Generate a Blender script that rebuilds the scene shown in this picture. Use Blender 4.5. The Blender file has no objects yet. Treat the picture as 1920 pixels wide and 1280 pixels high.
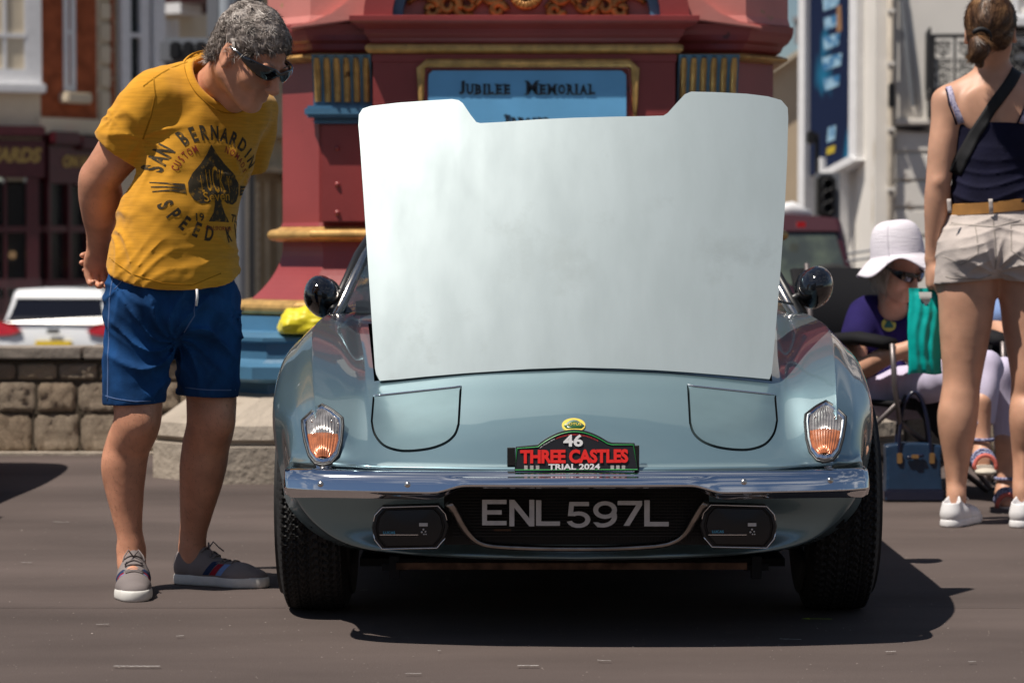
import bpy, bmesh, math, random
import numpy as np
from mathutils import Vector, Matrix, noise
from mathutils.bvhtree import BVHTree
from mathutils.geometry import tessellate_polygon
random.seed(7); np.random.seed(7)
scene = bpy.context.scene
COL = scene.collection
R = math.radians
# ------------------------------------------------------------------ camera, world, sun, exposure
FP = 4800.0; CZ = 0.95; PITCH = math.atan(170/FP)
cam_d = bpy.data.cameras.new('camera'); cam = bpy.data.objects.new('camera', cam_d); COL.objects.link(cam)
cam.location = (0, 0, CZ); cam.rotation_euler = (R(90)-PITCH, 0, 0)
cam_d.sensor_width = 36; cam_d.lens = 36*FP/1920; cam_d.clip_end = 2000; cam_d.clip_start = .1
cam_d.dof.use_dof = True; cam_d.dof.focus_distance = 6.45; cam_d.dof.aperture_fstop = 5.2
scene.camera = cam
SUN = Vector((-.58, -.35, 1.36)).normalized()
sun_d = bpy.data.lights.new('sun', 'SUN'); sun = bpy.data.objects.new('sun', sun_d); COL.objects.link(sun)
sun_d.energy = 5.0; sun_d.angle = R(.6); sun_d.color = (1, .925, .83)
sun.rotation_euler = (-SUN).to_track_quat('-Z', 'Y').to_euler(); sun.location = (-6, -3, 14)
world = bpy.data.worlds.new('World'); scene.world = world; world.use_nodes = True
wn = world.node_tree; wn.nodes.clear()
sky = wn.nodes.new('ShaderNodeTexSky'); sky.sky_type = 'NISHITA'; sky.sun_disc = False
sky.sun_elevation = math.asin(SUN.z); sky.sun_rotation = math.atan2(SUN.x, SUN.y)
sky.air_density = 1.0; sky.dust_density = .15; sky.ozone_density = 1.6
bgn = wn.nodes.new('ShaderNodeBackground'); bgn.inputs[1].default_value = .05
wo = wn.nodes.new('ShaderNodeOutputWorld')
tcw = wn.nodes.new('ShaderNodeTexCoord'); nzw = wn.nodes.new('ShaderNodeTexNoise'); mpw = wn.nodes.new('ShaderNodeMapping')
mpw.inputs['Scale'].default_value = (1, 1, 3.2); nzw.inputs['Scale'].default_value = 2.6; nzw.inputs['Detail'].default_value = 8; nzw.inputs['Roughness'].default_value = .6
rpw = wn.nodes.new('ShaderNodeValToRGB'); rpw.color_ramp.elements[0].position = .50; rpw.color_ramp.elements[1].position = .70
mxw = wn.nodes.new('ShaderNodeMix'); mxw.data_type = 'RGBA'; mxw.inputs[7].default_value = (9, 9.2, 9.6, 1)
wn.links.new(tcw.outputs['Generated'], mpw.inputs[0]); wn.links.new(mpw.outputs[0], nzw.inputs['Vector']); wn.links.new(nzw.outputs[0], rpw.inputs[0])
wn.links.new(rpw.outputs[0], mxw.inputs[0]); wn.links.new(sky.outputs[0], mxw.inputs[6]); wn.links.new(mxw.outputs[2], bgn.inputs[0]); wn.links.new(bgn.outputs[0], wo.inputs[0])
scene.view_settings.view_transform = 'Standard'; scene.view_settings.look = 'None'
scene.view_settings.exposure = 0.1; scene.view_settings.gamma = 1
scene.cycles.use_denoising = True
scene.cycles.max_bounces = 8
# ------------------------------------------------------------------ pixel ray helpers (a photo pixel and a distance give a real point)
def P(px, py, Y):
    x = (px-960)/FP; y = (640-py)/FP; c, s = math.cos(PITCH), math.sin(PITCH)
    d = (x, c+y*s, -s+y*c); t = Y/d[1]
    return Vector((d[0]*t, Y, CZ+d[2]*t))
def RAY(px, py):
    return (P(px, py, 10)-Vector((0, 0, CZ))).normalized()
# ------------------------------------------------------------------ objects
ORG = {}
def link(o, parent=None, world=None):
    COL.objects.link(o)
    if parent is not None: o.parent = parent
def thing(name, label, cat, loc=(0, 0, 0), group=None):
    o = bpy.data.objects.new(name, None); link(o); o.location = loc; o.empty_display_size = .1
    ORG[o.name] = Vector(loc); tag(o, label, cat, group); return o
def tag(o, label=None, cat=None, group=None, kind=None):
    if label: o['label'] = label
    if cat: o['category'] = cat
    if group: o['group'] = group
    if kind: o['kind'] = kind
    return o
def mk(name, vf, mats=None, parent=None, smooth=False, label=None, loc=None, angle=None):
    """vf = (verts, faces) in world coordinates -> one mesh object"""
    v, f = vf[0], vf[1]
    org = ORG[parent.name] if parent is not None else Vector(loc if loc is not None else (0, 0, 0))
    me = bpy.data.meshes.new(name)
    if isinstance(v, np.ndarray) and isinstance(f, np.ndarray):
        v = v-np.array(org); n = f.shape[1]
        me.vertices.add(len(v)); me.vertices.foreach_set('co', v.astype(np.float32).ravel())
        me.loops.add(f.size); me.loops.foreach_set('vertex_index', f.astype(np.int32).ravel())
        me.polygons.add(len(f)); me.polygons.foreach_set('loop_start', np.arange(0, f.size, n, dtype=np.int32))
        me.update(calc_edges=True); me.validate()
    else:
        me.from_pydata([tuple(Vector(p)-org) for p in v], [], f); me.update()
    if mats is not None:
        for m in (mats if isinstance(mats, (list, tuple)) else [mats]): me.materials.append(m)
    if len(vf) > 2 and vf[2] is not None:
        me.polygons.foreach_set('material_index', list(vf[2]))
    if smooth:
        me.polygons.foreach_set('use_smooth', [True]*len(me.polygons))
        if angle:
            me.set_sharp_from_angle(angle=R(angle))
    o = bpy.data.objects.new(name, me); link(o, parent)
    if parent is None: o.location = org
    ORG[o.name] = org
    if label: o['label'] = label
    return o
class MB:
    """collects shapes -> verts, faces, material indices"""
    def __init__(s): s.v = []; s.f = []; s.m = []; s.mi = 0
    def add(s, v, f):
        b = len(s.v); s.v += [tuple(p) for p in v]; s.f += [tuple(i+b for i in q) for q in f]; s.m += [s.mi]*len(f); return s
    def box(s, lo, hi, M=None):
        x0, y0, z0 = lo; x1, y1, z1 = hi
        v = [Vector(p) for p in ((x0,y0,z0),(x1,y0,z0),(x1,y1,z0),(x0,y1,z0),(x0,y0,z1),(x1,y0,z1),(x1,y1,z1),(x0,y1,z1))]
        if M: v = [M @ p for p in v]
        return s.add(v, [(0,3,2,1),(4,5,6,7),(0,1,5,4),(1,2,6,5),(2,3,7,6),(3,0,4,7)])
    def tube(s, pts, r, n=10, cap=True, closed=False, flat=None):
        pts = [Vector(p) for p in pts]; m = len(pts); rr = r if isinstance(r, (list, tuple)) else [r]*m
        t0 = (pts[1]-pts[0]).normalized(); up = Vector((0, 0, 1)) if abs(t0.z) < .9 else Vector((0, 1, 0)); rings = []
        for i, p in enumerate(pts):
            if closed: t = (pts[(i+1) % m]-pts[i-1])
            else: t = pts[min(i+1, m-1)]-pts[max(i-1, 0)]
            t.normalize(); a = t.cross(up).normalized(); b = a.cross(t)
            fa = flat or 1
            rings.append([p+a*rr[i]*math.cos(2*math.pi*k/n)+b*rr[i]*fa*math.sin(2*math.pi*k/n) for k in range(n)])
        v = [q for r_ in rings for q in r_]; f = []
        for i in range(m-1+(1 if closed else 0)):
            j = (i+1) % m
            for k in range(n): f.append((i*n+k, j*n+k, j*n+(k+1) % n, i*n+(k+1) % n))
        if cap and not closed: f.append(tuple(range(n))); f.append(tuple(range((m-1)*n+n-1, (m-1)*n-1, -1)))
        return s.add(v, f)
    def prism(s, poly, a, b):
        """poly: 3D points; extruded from +a to +b (vectors)"""
        a = Vector(a); b = Vector(b); n = len(poly); v = [Vector(p)+a for p in poly]+[Vector(p)+b for p in poly]
        tri = tessellate_polygon([[Vector(p) for p in poly]])
        f = [tuple(t) for t in tri]+[tuple(i+n for i in reversed(t)) for t in tri]+[(i, i+n, (i+1) % n+n, (i+1) % n) for i in range(n)]
        return s.add(v, f)
    def lathe(s, prof, c, axis='z', n=24, a0=0, a1=2*math.pi, close=True):
        c = Vector(c); v = []; f = []; m = len(prof); full = abs(a1-a0-2*math.pi) < 1e-6; nn = n if full else n+1
        for i in range(nn):
            a = a0+(a1-a0)*i/n; ca, sa = math.cos(a), math.sin(a)
            for r_, h in prof:
                v.append(c+(Vector((r_*ca, r_*sa, h)) if axis == 'z' else Vector((h, r_*ca, r_*sa)) if axis == 'x' else Vector((r_*ca, h, r_*sa))))
        for i in range(n):
            j = (i+1) % nn
            for k in range(m-1): f.append((i*m+k, j*m+k, j*m+k+1, i*m+k+1))
        return s.add(v, f)
    def grid(s, g):
        """g[i][j] points"""
        n, m = len(g), len(g[0]); return s.add([p for r_ in g for p in r_], [(i*m+j, i*m+j+1, (i+1)*m+j+1, (i+1)*m+j) for i in range(n-1) for j in range(m-1)])
    def out(s): return (s.v, s.f, s.m)
def fix(o, bevel=None, seg=2, normals=True, merge=None):
    bm = bmesh.new(); bm.from_mesh(o.data)
    if merge: bmesh.ops.remove_doubles(bm, verts=bm.verts, dist=merge)
    if bevel:
        es = [e for e in bm.edges if len(e.link_faces) == 2 and e.calc_face_angle(0) > .5]
        bmesh.ops.bevel(bm, geom=es, offset=bevel, segments=seg, affect='EDGES', clamp_overlap=True)
    if normals: bmesh.ops.recalc_face_normals(bm, faces=bm.faces)
    bm.to_mesh(o.data); bm.free(); o.data.update(); return o
def boxobj(name, lo, hi, m, parent=None, bevel=0, M=None, label=None):
    o = mk(name, MB().box(lo, hi, M).out(), m, parent, label=label)
    if bevel: fix(o, bevel)
    return o
def copytree(o, parent=None, dloc=None, matmap=None):
    c = o.copy(); COL.objects.link(c); c.parent = parent; ORG[c.name] = ORG[o.name]
    if dloc is not None: c.location = c.location+Vector(dloc)
    for ch in list(o.children): copytree(ch, c)
    return c
# ------------------------------------------------------------------ materials
MATS = {}
def mat(name, col, rough=.6, metal=0, var=0, vscale=8, bump=0, bscale=60, bdist=.01, coat=0, spec=.5, col2=None, lo=.35, hi=.65, detail=6, mapscale=(1,1,1), trans=0, emit=None, alpha=1, sheen=0, sss=0, stains=None, aniso=0, ior=None, crough=.03, rvar=0):
    if name in MATS: return MATS[name]
    if rough >= .8 and spec == .5: spec = .2
    m = bpy.data.materials.new(name); m.use_nodes = True; nt = m.node_tree; N = nt.nodes; L = nt.links
    b = N['Principled BSDF']; I = b.inputs
    c = (*col, 1); I['Base Color'].default_value = c; I['Roughness'].default_value = rough; I['Metallic'].default_value = metal
    I['Coat Weight'].default_value = coat; I['Coat Roughness'].default_value = crough; I['Specular IOR Level'].default_value = spec
    if ior: I['IOR'].default_value = ior
    I['Transmission Weight'].default_value = trans
    if sheen: I['Sheen Weight'].default_value = sheen
    if sss: I['Subsurface Weight'].default_value = sss; I['Subsurface Radius'].default_value = (.012, .004, .002); I['Subsurface Scale'].default_value = 1
    if aniso: I['Anisotropic'].default_value = aniso
    if emit: I['Emission Color'].default_value = (*emit[0], 1); I['Emission Strength'].default_value = emit[1]
    tc = N.new('ShaderNodeTexCoord'); mp = N.new('ShaderNodeMapping'); mp.inputs['Scale'].default_value = mapscale; L.new(tc.outputs['Object'], mp.inputs[0])
    last = None
    if var or col2:
        nz = N.new('ShaderNodeTexNoise'); nz.inputs['Scale'].default_value = vscale; nz.inputs['Detail'].default_value = detail; L.new(mp.outputs[0], nz.inputs['Vector'])
        mr = N.new('ShaderNodeMapRange'); mr.inputs[1].default_value = lo; mr.inputs[2].default_value = hi; L.new(nz.outputs[0], mr.inputs[0])
        mx = N.new('ShaderNodeMix'); mx.data_type = 'RGBA'
        if col2: mx.inputs[6].default_value = c; mx.inputs[7].default_value = (*col2, 1)
        else: mx.inputs[6].default_value = (*[k*(1-var) for k in col], 1); mx.inputs[7].default_value = (*[min(1, k*(1+var)) for k in col], 1)
        L.new(mr.outputs[0], mx.inputs[0]); last = mx.outputs[2]
        if rvar:
            m2 = N.new('ShaderNodeMapRange'); m2.inputs[3].default_value = rough-rvar; m2.inputs[4].default_value = rough+rvar; m2.inputs[1].default_value = lo; m2.inputs[2].default_value = hi
            L.new(nz.outputs[0], m2.inputs[0]); L.new(m2.outputs[0], I['Roughness'])
    if stains:
        sc, th, wd, colr = stains[:4]
        nz = N.new('ShaderNodeTexNoise'); nz.inputs['Scale'].default_value = sc; nz.inputs['Detail'].default_value = 10; nz.inputs['Roughness'].default_value = .65
        if len(stains) > 4:
            m3 = N.new('ShaderNodeMapping'); m3.inputs['Scale'].default_value = stains[4]; L.new(tc.outputs['Object'], m3.inputs[0]); L.new(m3.outputs[0], nz.inputs['Vector'])
        else: L.new(tc.outputs['Object'], nz.inputs['Vector'])
        mr = N.new('ShaderNodeMapRange'); mr.inputs[1].default_value = th; mr.inputs[2].default_value = th+wd; L.new(nz.outputs[0], mr.inputs[0])
        mx = N.new('ShaderNodeMix'); mx.data_type = 'RGBA'; mx.inputs[7].default_value = (*colr, 1)
        if last: L.new(last, mx.inputs[6])
        else: mx.inputs[6].default_value = c
        L.new(mr.outputs[0], mx.inputs[0]); last = mx.outputs[2]
    if last: L.new(last, I['Base Color'])
    if bump:
        nz = N.new('ShaderNodeTexNoise'); nz.inputs['Scale'].default_value = bscale; nz.inputs['Detail'].default_value = 6; L.new(mp.outputs[0], nz.inputs['Vector'])
        bp = N.new('ShaderNodeBump'); bp.inputs['Strength'].default_value = bump; bp.inputs['Distance'].default_value = bdist; L.new(nz.outputs[0], bp.inputs['Height']); L.new(bp.outputs[0], I['Normal'])
    MATS[name] = m; return m
def glassmat(name, col=(.9, .95, .95), rough=.02, alpha=.35, gcol=(.02,.025,.03)):
    """window glass: part clear, part reflective"""
    if name in MATS: return MATS[name]
    m = bpy.data.materials.new(name); m.use_nodes = True; N = m.node_tree.nodes; L = m.node_tree.links
    b = N['Principled BSDF']; b.inputs['Base Color'].default_value = (*gcol, 1); b.inputs['Roughness'].default_value = rough; b.inputs['Alpha'].default_value = alpha; b.inputs['Specular IOR Level'].default_value = .9
    MATS[name] = m; return m
def textmesh(body, size=1.0, offset=0.0, sx=1.0, align='CENTER', shear=0, res=3, spacing=1.0):
    """text outline as flat 2D triangles in XY"""
    cu = bpy.data.curves.new('t', 'FONT'); cu.body = body; cu.size = size; cu.offset = offset*size; cu.align_x = align; cu.align_y = 'CENTER'; cu.shear = shear
    cu.resolution_u = res; cu.fill_mode = 'FRONT'; cu.space_character = spacing
    ob = bpy.data.objects.new('t', cu); COL.objects.link(ob); bpy.context.view_layer.update()
    me = ob.evaluated_get(bpy.context.evaluated_depsgraph_get()).to_mesh()
    v = [(p.co.x*sx, p.co.y) for p in me.vertices]; f = [tuple(p.vertices) for p in me.polygons]
    ob.evaluated_get(bpy.context.evaluated_depsgraph_get()).to_mesh_clear()
    bpy.data.objects.remove(ob); bpy.data.curves.remove(cu); return v, f
def textobj(name, body, o, u, w, size, m, parent, depth=.002, fit=None, **k):
    """text standing at point o, reading along unit vector u, up w; fit=(width,height) stretches it"""
    v, f = textmesh(body, size, **k); o = Vector(o); u = Vector(u).normalized(); w = Vector(w).normalized(); n = u.cross(w)
    xs = [p[0] for p in v]; ys = [p[1] for p in v]; cx = (min(xs)+max(xs))/2; cy = (min(ys)+max(ys))/2
    fx = fit[0]/(max(xs)-min(xs)) if fit else 1; fy = fit[1]/(max(ys)-min(ys)) if fit else 1
    bm = bmesh.new(); vs = [bm.verts.new(o+u*((p[0]-cx)*fx)+w*((p[1]-cy)*fy)+n*depth) for p in v]
    for q in f:
        try: bm.faces.new([vs[i] for i in q])
        except ValueError: pass
    bmesh.ops.remove_doubles(bm, verts=bm.verts, dist=1e-6)
    r = bmesh.ops.extrude_face_region(bm, geom=bm.faces[:]); bmesh.ops.translate(bm, vec=-n*depth*.95, verts=[e for e in r['geom'] if isinstance(e, bmesh.types.BMVert)])
    bmesh.ops.recalc_face_normals(bm, faces=bm.faces)
    bm.verts.index_update(); vv = [p.co.copy() for p in bm.verts]; ff = [tuple(q.index for q in fa.verts) for fa in bm.faces]; bm.free()
    return mk(name, (vv, ff), m, parent)
# ------------------------------------------------------------------ distance-field sculpting (people, cloth, bags)
def smoothlimb(pts, rs):
    """a limb's joints and radii rounded off with a spline"""
    if len(pts) < 3: return [np.array(p, float) for p in pts], list(rs)
    A = [np.array([*p, r_], float) for p, r_ in zip(pts, rs)]; out = []
    for i in range(len(A)-1):
        p0 = A[max(i-1, 0)]; p3 = A[min(i+2, len(A)-1)]
        for k in range(7):
            t = k/7; a, b = A[i], A[i+1]; out.append(.5*((2*a)+(-p0+b)*t+(2*p0-5*a+4*b-p3)*t*t+(-p0+3*a-3*b+p3)*t**3))
    out.append(A[-1]); return [o[:3] for o in out], [max(.004, float(o[3])) for o in out]
class Vol:
    def __init__(s, lo, hi, h):
        s.lo = np.array(lo, float); s.h = h; s.n = np.ceil((np.array(hi)-s.lo)/h).astype(int)+1
        s.d = np.full(s.n, 1.0, np.float32)
    def _reg(s, lo, hi, pad):
        a = np.clip(np.floor((np.array(lo)-pad-s.lo)/s.h).astype(int), 0, s.n); b = np.clip(np.ceil((np.array(hi)+pad-s.lo)/s.h).astype(int)+1, 0, s.n)
        if (b <= a).any(): return None
        sl = tuple(slice(a[i], b[i]) for i in range(3))
        ax = [(s.lo[i]+s.h*np.arange(a[i], b[i])).astype(np.float32) for i in range(3)]
        return sl, np.meshgrid(*ax, indexing='ij', sparse=True)
    def put(s, fn, lo, hi, k=.02, op='+'):
        r = s._reg(lo, hi, k+3*s.h)
        if r is None: return
        sl, (X, Y, Z) = r; e = fn(X, Y, Z).astype(np.float32); d = s.d[sl]
        if op == '-': e = -e
        if k > 0:
            hh = np.maximum(k-np.abs(d-e), 0)/k
            s.d[sl] = (np.minimum(d, e)-hh*hh*k*.25) if op == '+' else (np.maximum(d, e)+hh*hh*k*.25)
        else: s.d[sl] = np.minimum(d, e) if op == '+' else np.maximum(d, e)
    def cone(s, a, b, ra, rb, k=.02, op='+', fl=None):
        a = np.array(a, np.float32); b = np.array(b, np.float32); ba = b-a; L2 = float(ba@ba)+1e-9
        def fn(X, Y, Z):
            px, py, pz = X-a[0], Y-a[1], Z-a[2]; t = np.clip((px*ba[0]+py*ba[1]+pz*ba[2])/L2, 0, 1)
            qx, qy, qz = px-t*ba[0], py-t*ba[1], pz-t*ba[2]
            if fl:
                w = np.array(fl[0], float); w /= np.linalg.norm(w); c = (qx*w[0]+qy*w[1]+qz*w[2])*(1/fl[1]-1); qx, qy, qz = qx+c*w[0], qy+c*w[1], qz+c*w[2]
            return (np.sqrt(qx*qx+qy*qy+qz*qz)-(ra+(rb-ra)*t))*(min(1, fl[1]) if fl else 1)
        rm = max(ra, rb)*(max(1, fl[1]) if fl else 1); s.put(fn, np.minimum(a, b)-rm, np.maximum(a, b)+rm, k, op)
    def chain(s, pts, rs, k=.02, op='+', fl=None):
        """one limb: tapered segments taken together, then blended once"""
        A = [np.array(p, np.float32) for p in smoothlimb(pts, rs)[0]]; rs = smoothlimb(pts, rs)[1]
        def fn(X, Y, Z):
            o = None
            for a, b, ra, rb in zip(A[:-1], A[1:], rs[:-1], rs[1:]):
                ba = b-a; L2 = float(ba@ba)+1e-9; px, py, pz = X-a[0], Y-a[1], Z-a[2]; t = np.clip((px*ba[0]+py*ba[1]+pz*ba[2])/L2, 0, 1)
                e = np.sqrt((px-t*ba[0])**2+(py-t*ba[1])**2+(pz-t*ba[2])**2)-(ra+(rb-ra)*t); o = e if o is None else np.minimum(o, e)
            return o
        rm = max(rs); s.put(fn, np.min(A, 0)-rm, np.max(A, 0)+rm, k, op)
    def ell(s, c, r, M=None, k=.02, op='+'):
        c = np.array(c, float); Mi = np.array(M.transposed() if M is not None else Matrix.Identity(3), float)
        def fn(X, Y, Z):
            x, y, z = X-c[0], Y-c[1], Z-c[2]
            u = (Mi[0,0]*x+Mi[0,1]*y+Mi[0,2]*z); v = (Mi[1,0]*x+Mi[1,1]*y+Mi[1,2]*z); w = (Mi[2,0]*x+Mi[2,1]*y+Mi[2,2]*z)
            k0 = np.sqrt((u/r[0])**2+(v/r[1])**2+(w/r[2])**2); k1 = np.sqrt((u/r[0]**2)**2+(v/r[1]**2)**2+(w/r[2]**2)**2)+1e-6
            return k0*(k0-1)/k1
        rm = max(r); s.put(fn, c-rm, c+rm, k, op)
    def box(s, c, r, M=None, rd=.01, k=.01, op='+'):
        c = np.array(c, float); Mi = np.array(M.transposed() if M is not None else Matrix.Identity(3), float)
        def fn(X, Y, Z):
            x, y, z = X-c[0], Y-c[1], Z-c[2]
            q = [np.abs(Mi[i,0]*x+Mi[i,1]*y+Mi[i,2]*z)-(r[i]-rd) for i in range(3)]
            return np.sqrt(sum(np.maximum(a, 0)**2 for a in q))+np.minimum(np.maximum(np.maximum(q[0], q[1]), q[2]), 0)-rd
        rm = float(np.linalg.norm(r)); s.put(fn, c-rm, c+rm, k, op)
    def plane(s, p, n, k=.004, lo=None, hi=None):
        """keep the side the normal points away from, inside the box lo..hi"""
        p = np.array(p, float); n = np.array(n, float); n /= np.linalg.norm(n)
        def fn(X, Y, Z): return -((X-p[0])*n[0]+(Y-p[1])*n[1]+(Z-p[2])*n[2])
        s.put(fn, s.lo if lo is None else lo, s.lo+s.h*s.n if hi is None else hi, k, '-')
    def warp(s, fn, band=.06):
        """d += fn at points near the surface"""
        idx = np.argwhere(np.abs(s.d) < band); p = s.lo+idx*s.h
        s.d[tuple(idx.T)] += fn(p[:, 0], p[:, 1], p[:, 2]).astype(np.float32)
    def mesh(s, relax=2, more=0, keep=None):
        d = s.d; d[0] = d[-1] = 1; d[:, 0] = d[:, -1] = 1; d[:, :, 0] = d[:, :, -1] = 1
        ins = d < 0; n = np.array(d.shape)
        cnt = np.zeros(n-1, np.uint8)
        for a in (0, 1):
            for b in (0, 1):
                for c in (0, 1): cnt += ins[a:n[0]-1+a, b:n[1]-1+b, c:n[2]-1+c]
        act = np.argwhere((cnt > 0) & (cnt < 8)); idm = np.full(n-1, -1, np.int32); idm[tuple(act.T)] = np.arange(len(act))
        cor = [(a, b, c) for a in (0, 1) for b in (0, 1) for c in (0, 1)]; val = {q: d[act[:, 0]+q[0], act[:, 1]+q[1], act[:, 2]+q[2]] for q in cor}
        acc = np.zeros((len(act), 3)); num = np.zeros(len(act))
        for q in cor:
            for ax in range(3):
                if q[ax] == 0:
                    w = list(q); w[ax] = 1; w = tuple(w); v0, v1 = val[q], val[w]; m = (v0 < 0) != (v1 < 0)
                    t = np.where(m, v0/np.where(m, v0-v1, 1), 0); p = np.array(q, float)[None, :].repeat(len(act), 0); p[:, ax] += t
                    acc += p*m[:, None]; num += m
        V = s.lo+(act+acc/num[:, None])*s.h; F = []
        for ax in range(3):
            o1, o2 = [(1, 2), (2, 0), (0, 1)][ax]
            a0 = [slice(None)]*3; a1 = [slice(None)]*3; a0[ax] = slice(0, -1); a1[ax] = slice(1, None)
            df = ins[tuple(a0)] != ins[tuple(a1)]; e = np.argwhere(df); e = e[(e[:, o1] > 0) & (e[:, o2] > 0)]
            def cell(da, db):
                c = e.copy(); c[:, o1] -= da; c[:, o2] -= db; return idm[tuple(c.T)]
            q = np.stack([cell(0, 0), cell(1, 0), cell(1, 1), cell(0, 1)], 1); fl = ins[tuple(e.T)]; q[~fl] = q[~fl][:, ::-1]
            F.append(q)
        F = np.concatenate(F); F = F[(F >= 0).all(1)]
        F = F[:, ::-1]
        msk = None
        for it in range(relax+more):
            if it == relax: msk = keep(V)[:, None] if keep is not None else None
            S = np.zeros_like(V); C = np.zeros(len(V))
            for i in range(4):
                a, b = F[:, i], F[:, (i+1) % 4]; 
                for j in range(3): S[:, j] += np.bincount(a, V[b, j], len(V)); S[:, j] += np.bincount(b, V[a, j], len(V))
                C += np.bincount(a, minlength=len(V)); C += np.bincount(b, minlength=len(V))
            V2 = V*.5+.5*S/np.maximum(C, 1)[:, None]; V = V2 if msk is None else np.where(msk, V, V2)
        return V, F
def fnoise(p, seed, scale):
    """cheap smooth noise from sums of sines, p (N,3) -> about -1..1"""
    rg = np.random.RandomState(seed); o = np.zeros(len(p))
    for i in range(7):
        k = rg.normal(size=3); k /= np.linalg.norm(k); o += np.sin(p@(k*scale*rg.uniform(.6, 1.7))*6.283+rg.uniform(0, 6.28)+1.3*np.sin(p@(rg.normal(size=3)*scale*2)))
    return o/4
# ------------------------------------------------------------------ materials of the car
M_paint = mat('car_paint', (.22, .335, .38), .34, .75, coat=1.0, crough=.025, var=.035, vscale=3, bump=.012, bscale=900, bdist=.001)
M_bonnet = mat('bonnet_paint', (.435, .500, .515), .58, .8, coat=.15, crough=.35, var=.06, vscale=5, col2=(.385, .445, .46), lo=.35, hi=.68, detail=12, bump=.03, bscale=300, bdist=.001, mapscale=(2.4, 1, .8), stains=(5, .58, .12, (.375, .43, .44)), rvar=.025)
M_cover = mat('cover_paint', (.235, .345, .375), .38, .8, coat=.5, crough=.12, var=.06, vscale=9, bump=.02, bscale=500, bdist=.001)
M_chrome = mat('chrome', (.86, .86, .88), .045, 1, var=.02, bump=.03, bscale=22, bdist=.002)
M_steel = mat('worn_steel', (.62, .58, .54), .22, 1, var=.1, vscale=30, bump=.05, bscale=200)
M_black = mat('black_plastic', (.012, .012, .013), .38, 0, bump=.05, bscale=400)
M_gloss = mat('black_gloss_paint', (.006, .006, .008), .07, 0, coat=1)
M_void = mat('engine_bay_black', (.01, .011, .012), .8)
M_rubber = mat('tyre_rubber', (.011, .011, .0115), .72, 0, var=.25, vscale=30, bump=.1, bscale=300)
M_alloy = mat('wheel_alloy', (.5, .5, .5), .35, .9)
M_reflector = mat('lamp_reflector', (.45, .36, .30), .5, .2)
M_amber = mat('amber_lens', (.46, .15, .06), .18, .25, coat=1, var=.25, vscale=60)
M_clear = mat('ribbed_clear_lens', (.34, .32, .31), .14, .55, coat=1, var=.35, vscale=45)
M_white = mat('print_white', (.75, .75, .76), .5)
M_plate = mat('plate_letter_grey', (.56, .54, .52), .5, var=.08, vscale=50)
M_red = mat('print_red', (.75, .02, .015), .45)
M_green = mat('print_green', (.02, .33, .07), .45)
M_pblack = mat('print_black', (.012, .012, .016), .42)
M_blueprint = mat('print_pale_blue', (.10, .42, .62), .5)
M_yellow = mat('badge_yellow', (.80, .60, .08), .3, coat=1)
M_bgreen = mat('badge_green', (.02, .09, .02), .3, coat=1)
M_glass = glassmat('car_glass', alpha=.45)
M_cabin = mat('cabin_trim', (.02, .02, .022), .7)
M_mesh = mat('grille_mesh', (.014, .013, .013), .6, .2)
M_mudrust = mat('rusty_chassis', (.10, .055, .035), .8, .3, var=.5, vscale=25)

CX = .156
def catmull(p0, p1, p2, p3, t):
    return .5*((2*p1)+(-p0+p2)*t+(2*p0-5*p1+4*p2-p3)*t*t+(-p0+3*p1-3*p2+p3)*t**3)
def dense(rows, nr, nc):
    A = np.array(rows, float)                       # rows x cols x 3
    def interp(A, n):
        m = len(A); out = []
        for i in range(m-1):
            p0 = A[i-1] if i > 0 else 2*A[0]-A[1]; p3 = A[i+2] if i+2 < m else 2*A[-1]-A[-2]
            for s in range(n): out.append(catmull(p0, A[i], A[i+1], p3, s/n))
        out.append(A[-1]); return np.array(out)
    A = interp(A, nr); A = interp(A.transpose(1, 0, 2), nc).transpose(1, 0, 2); return A
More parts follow.
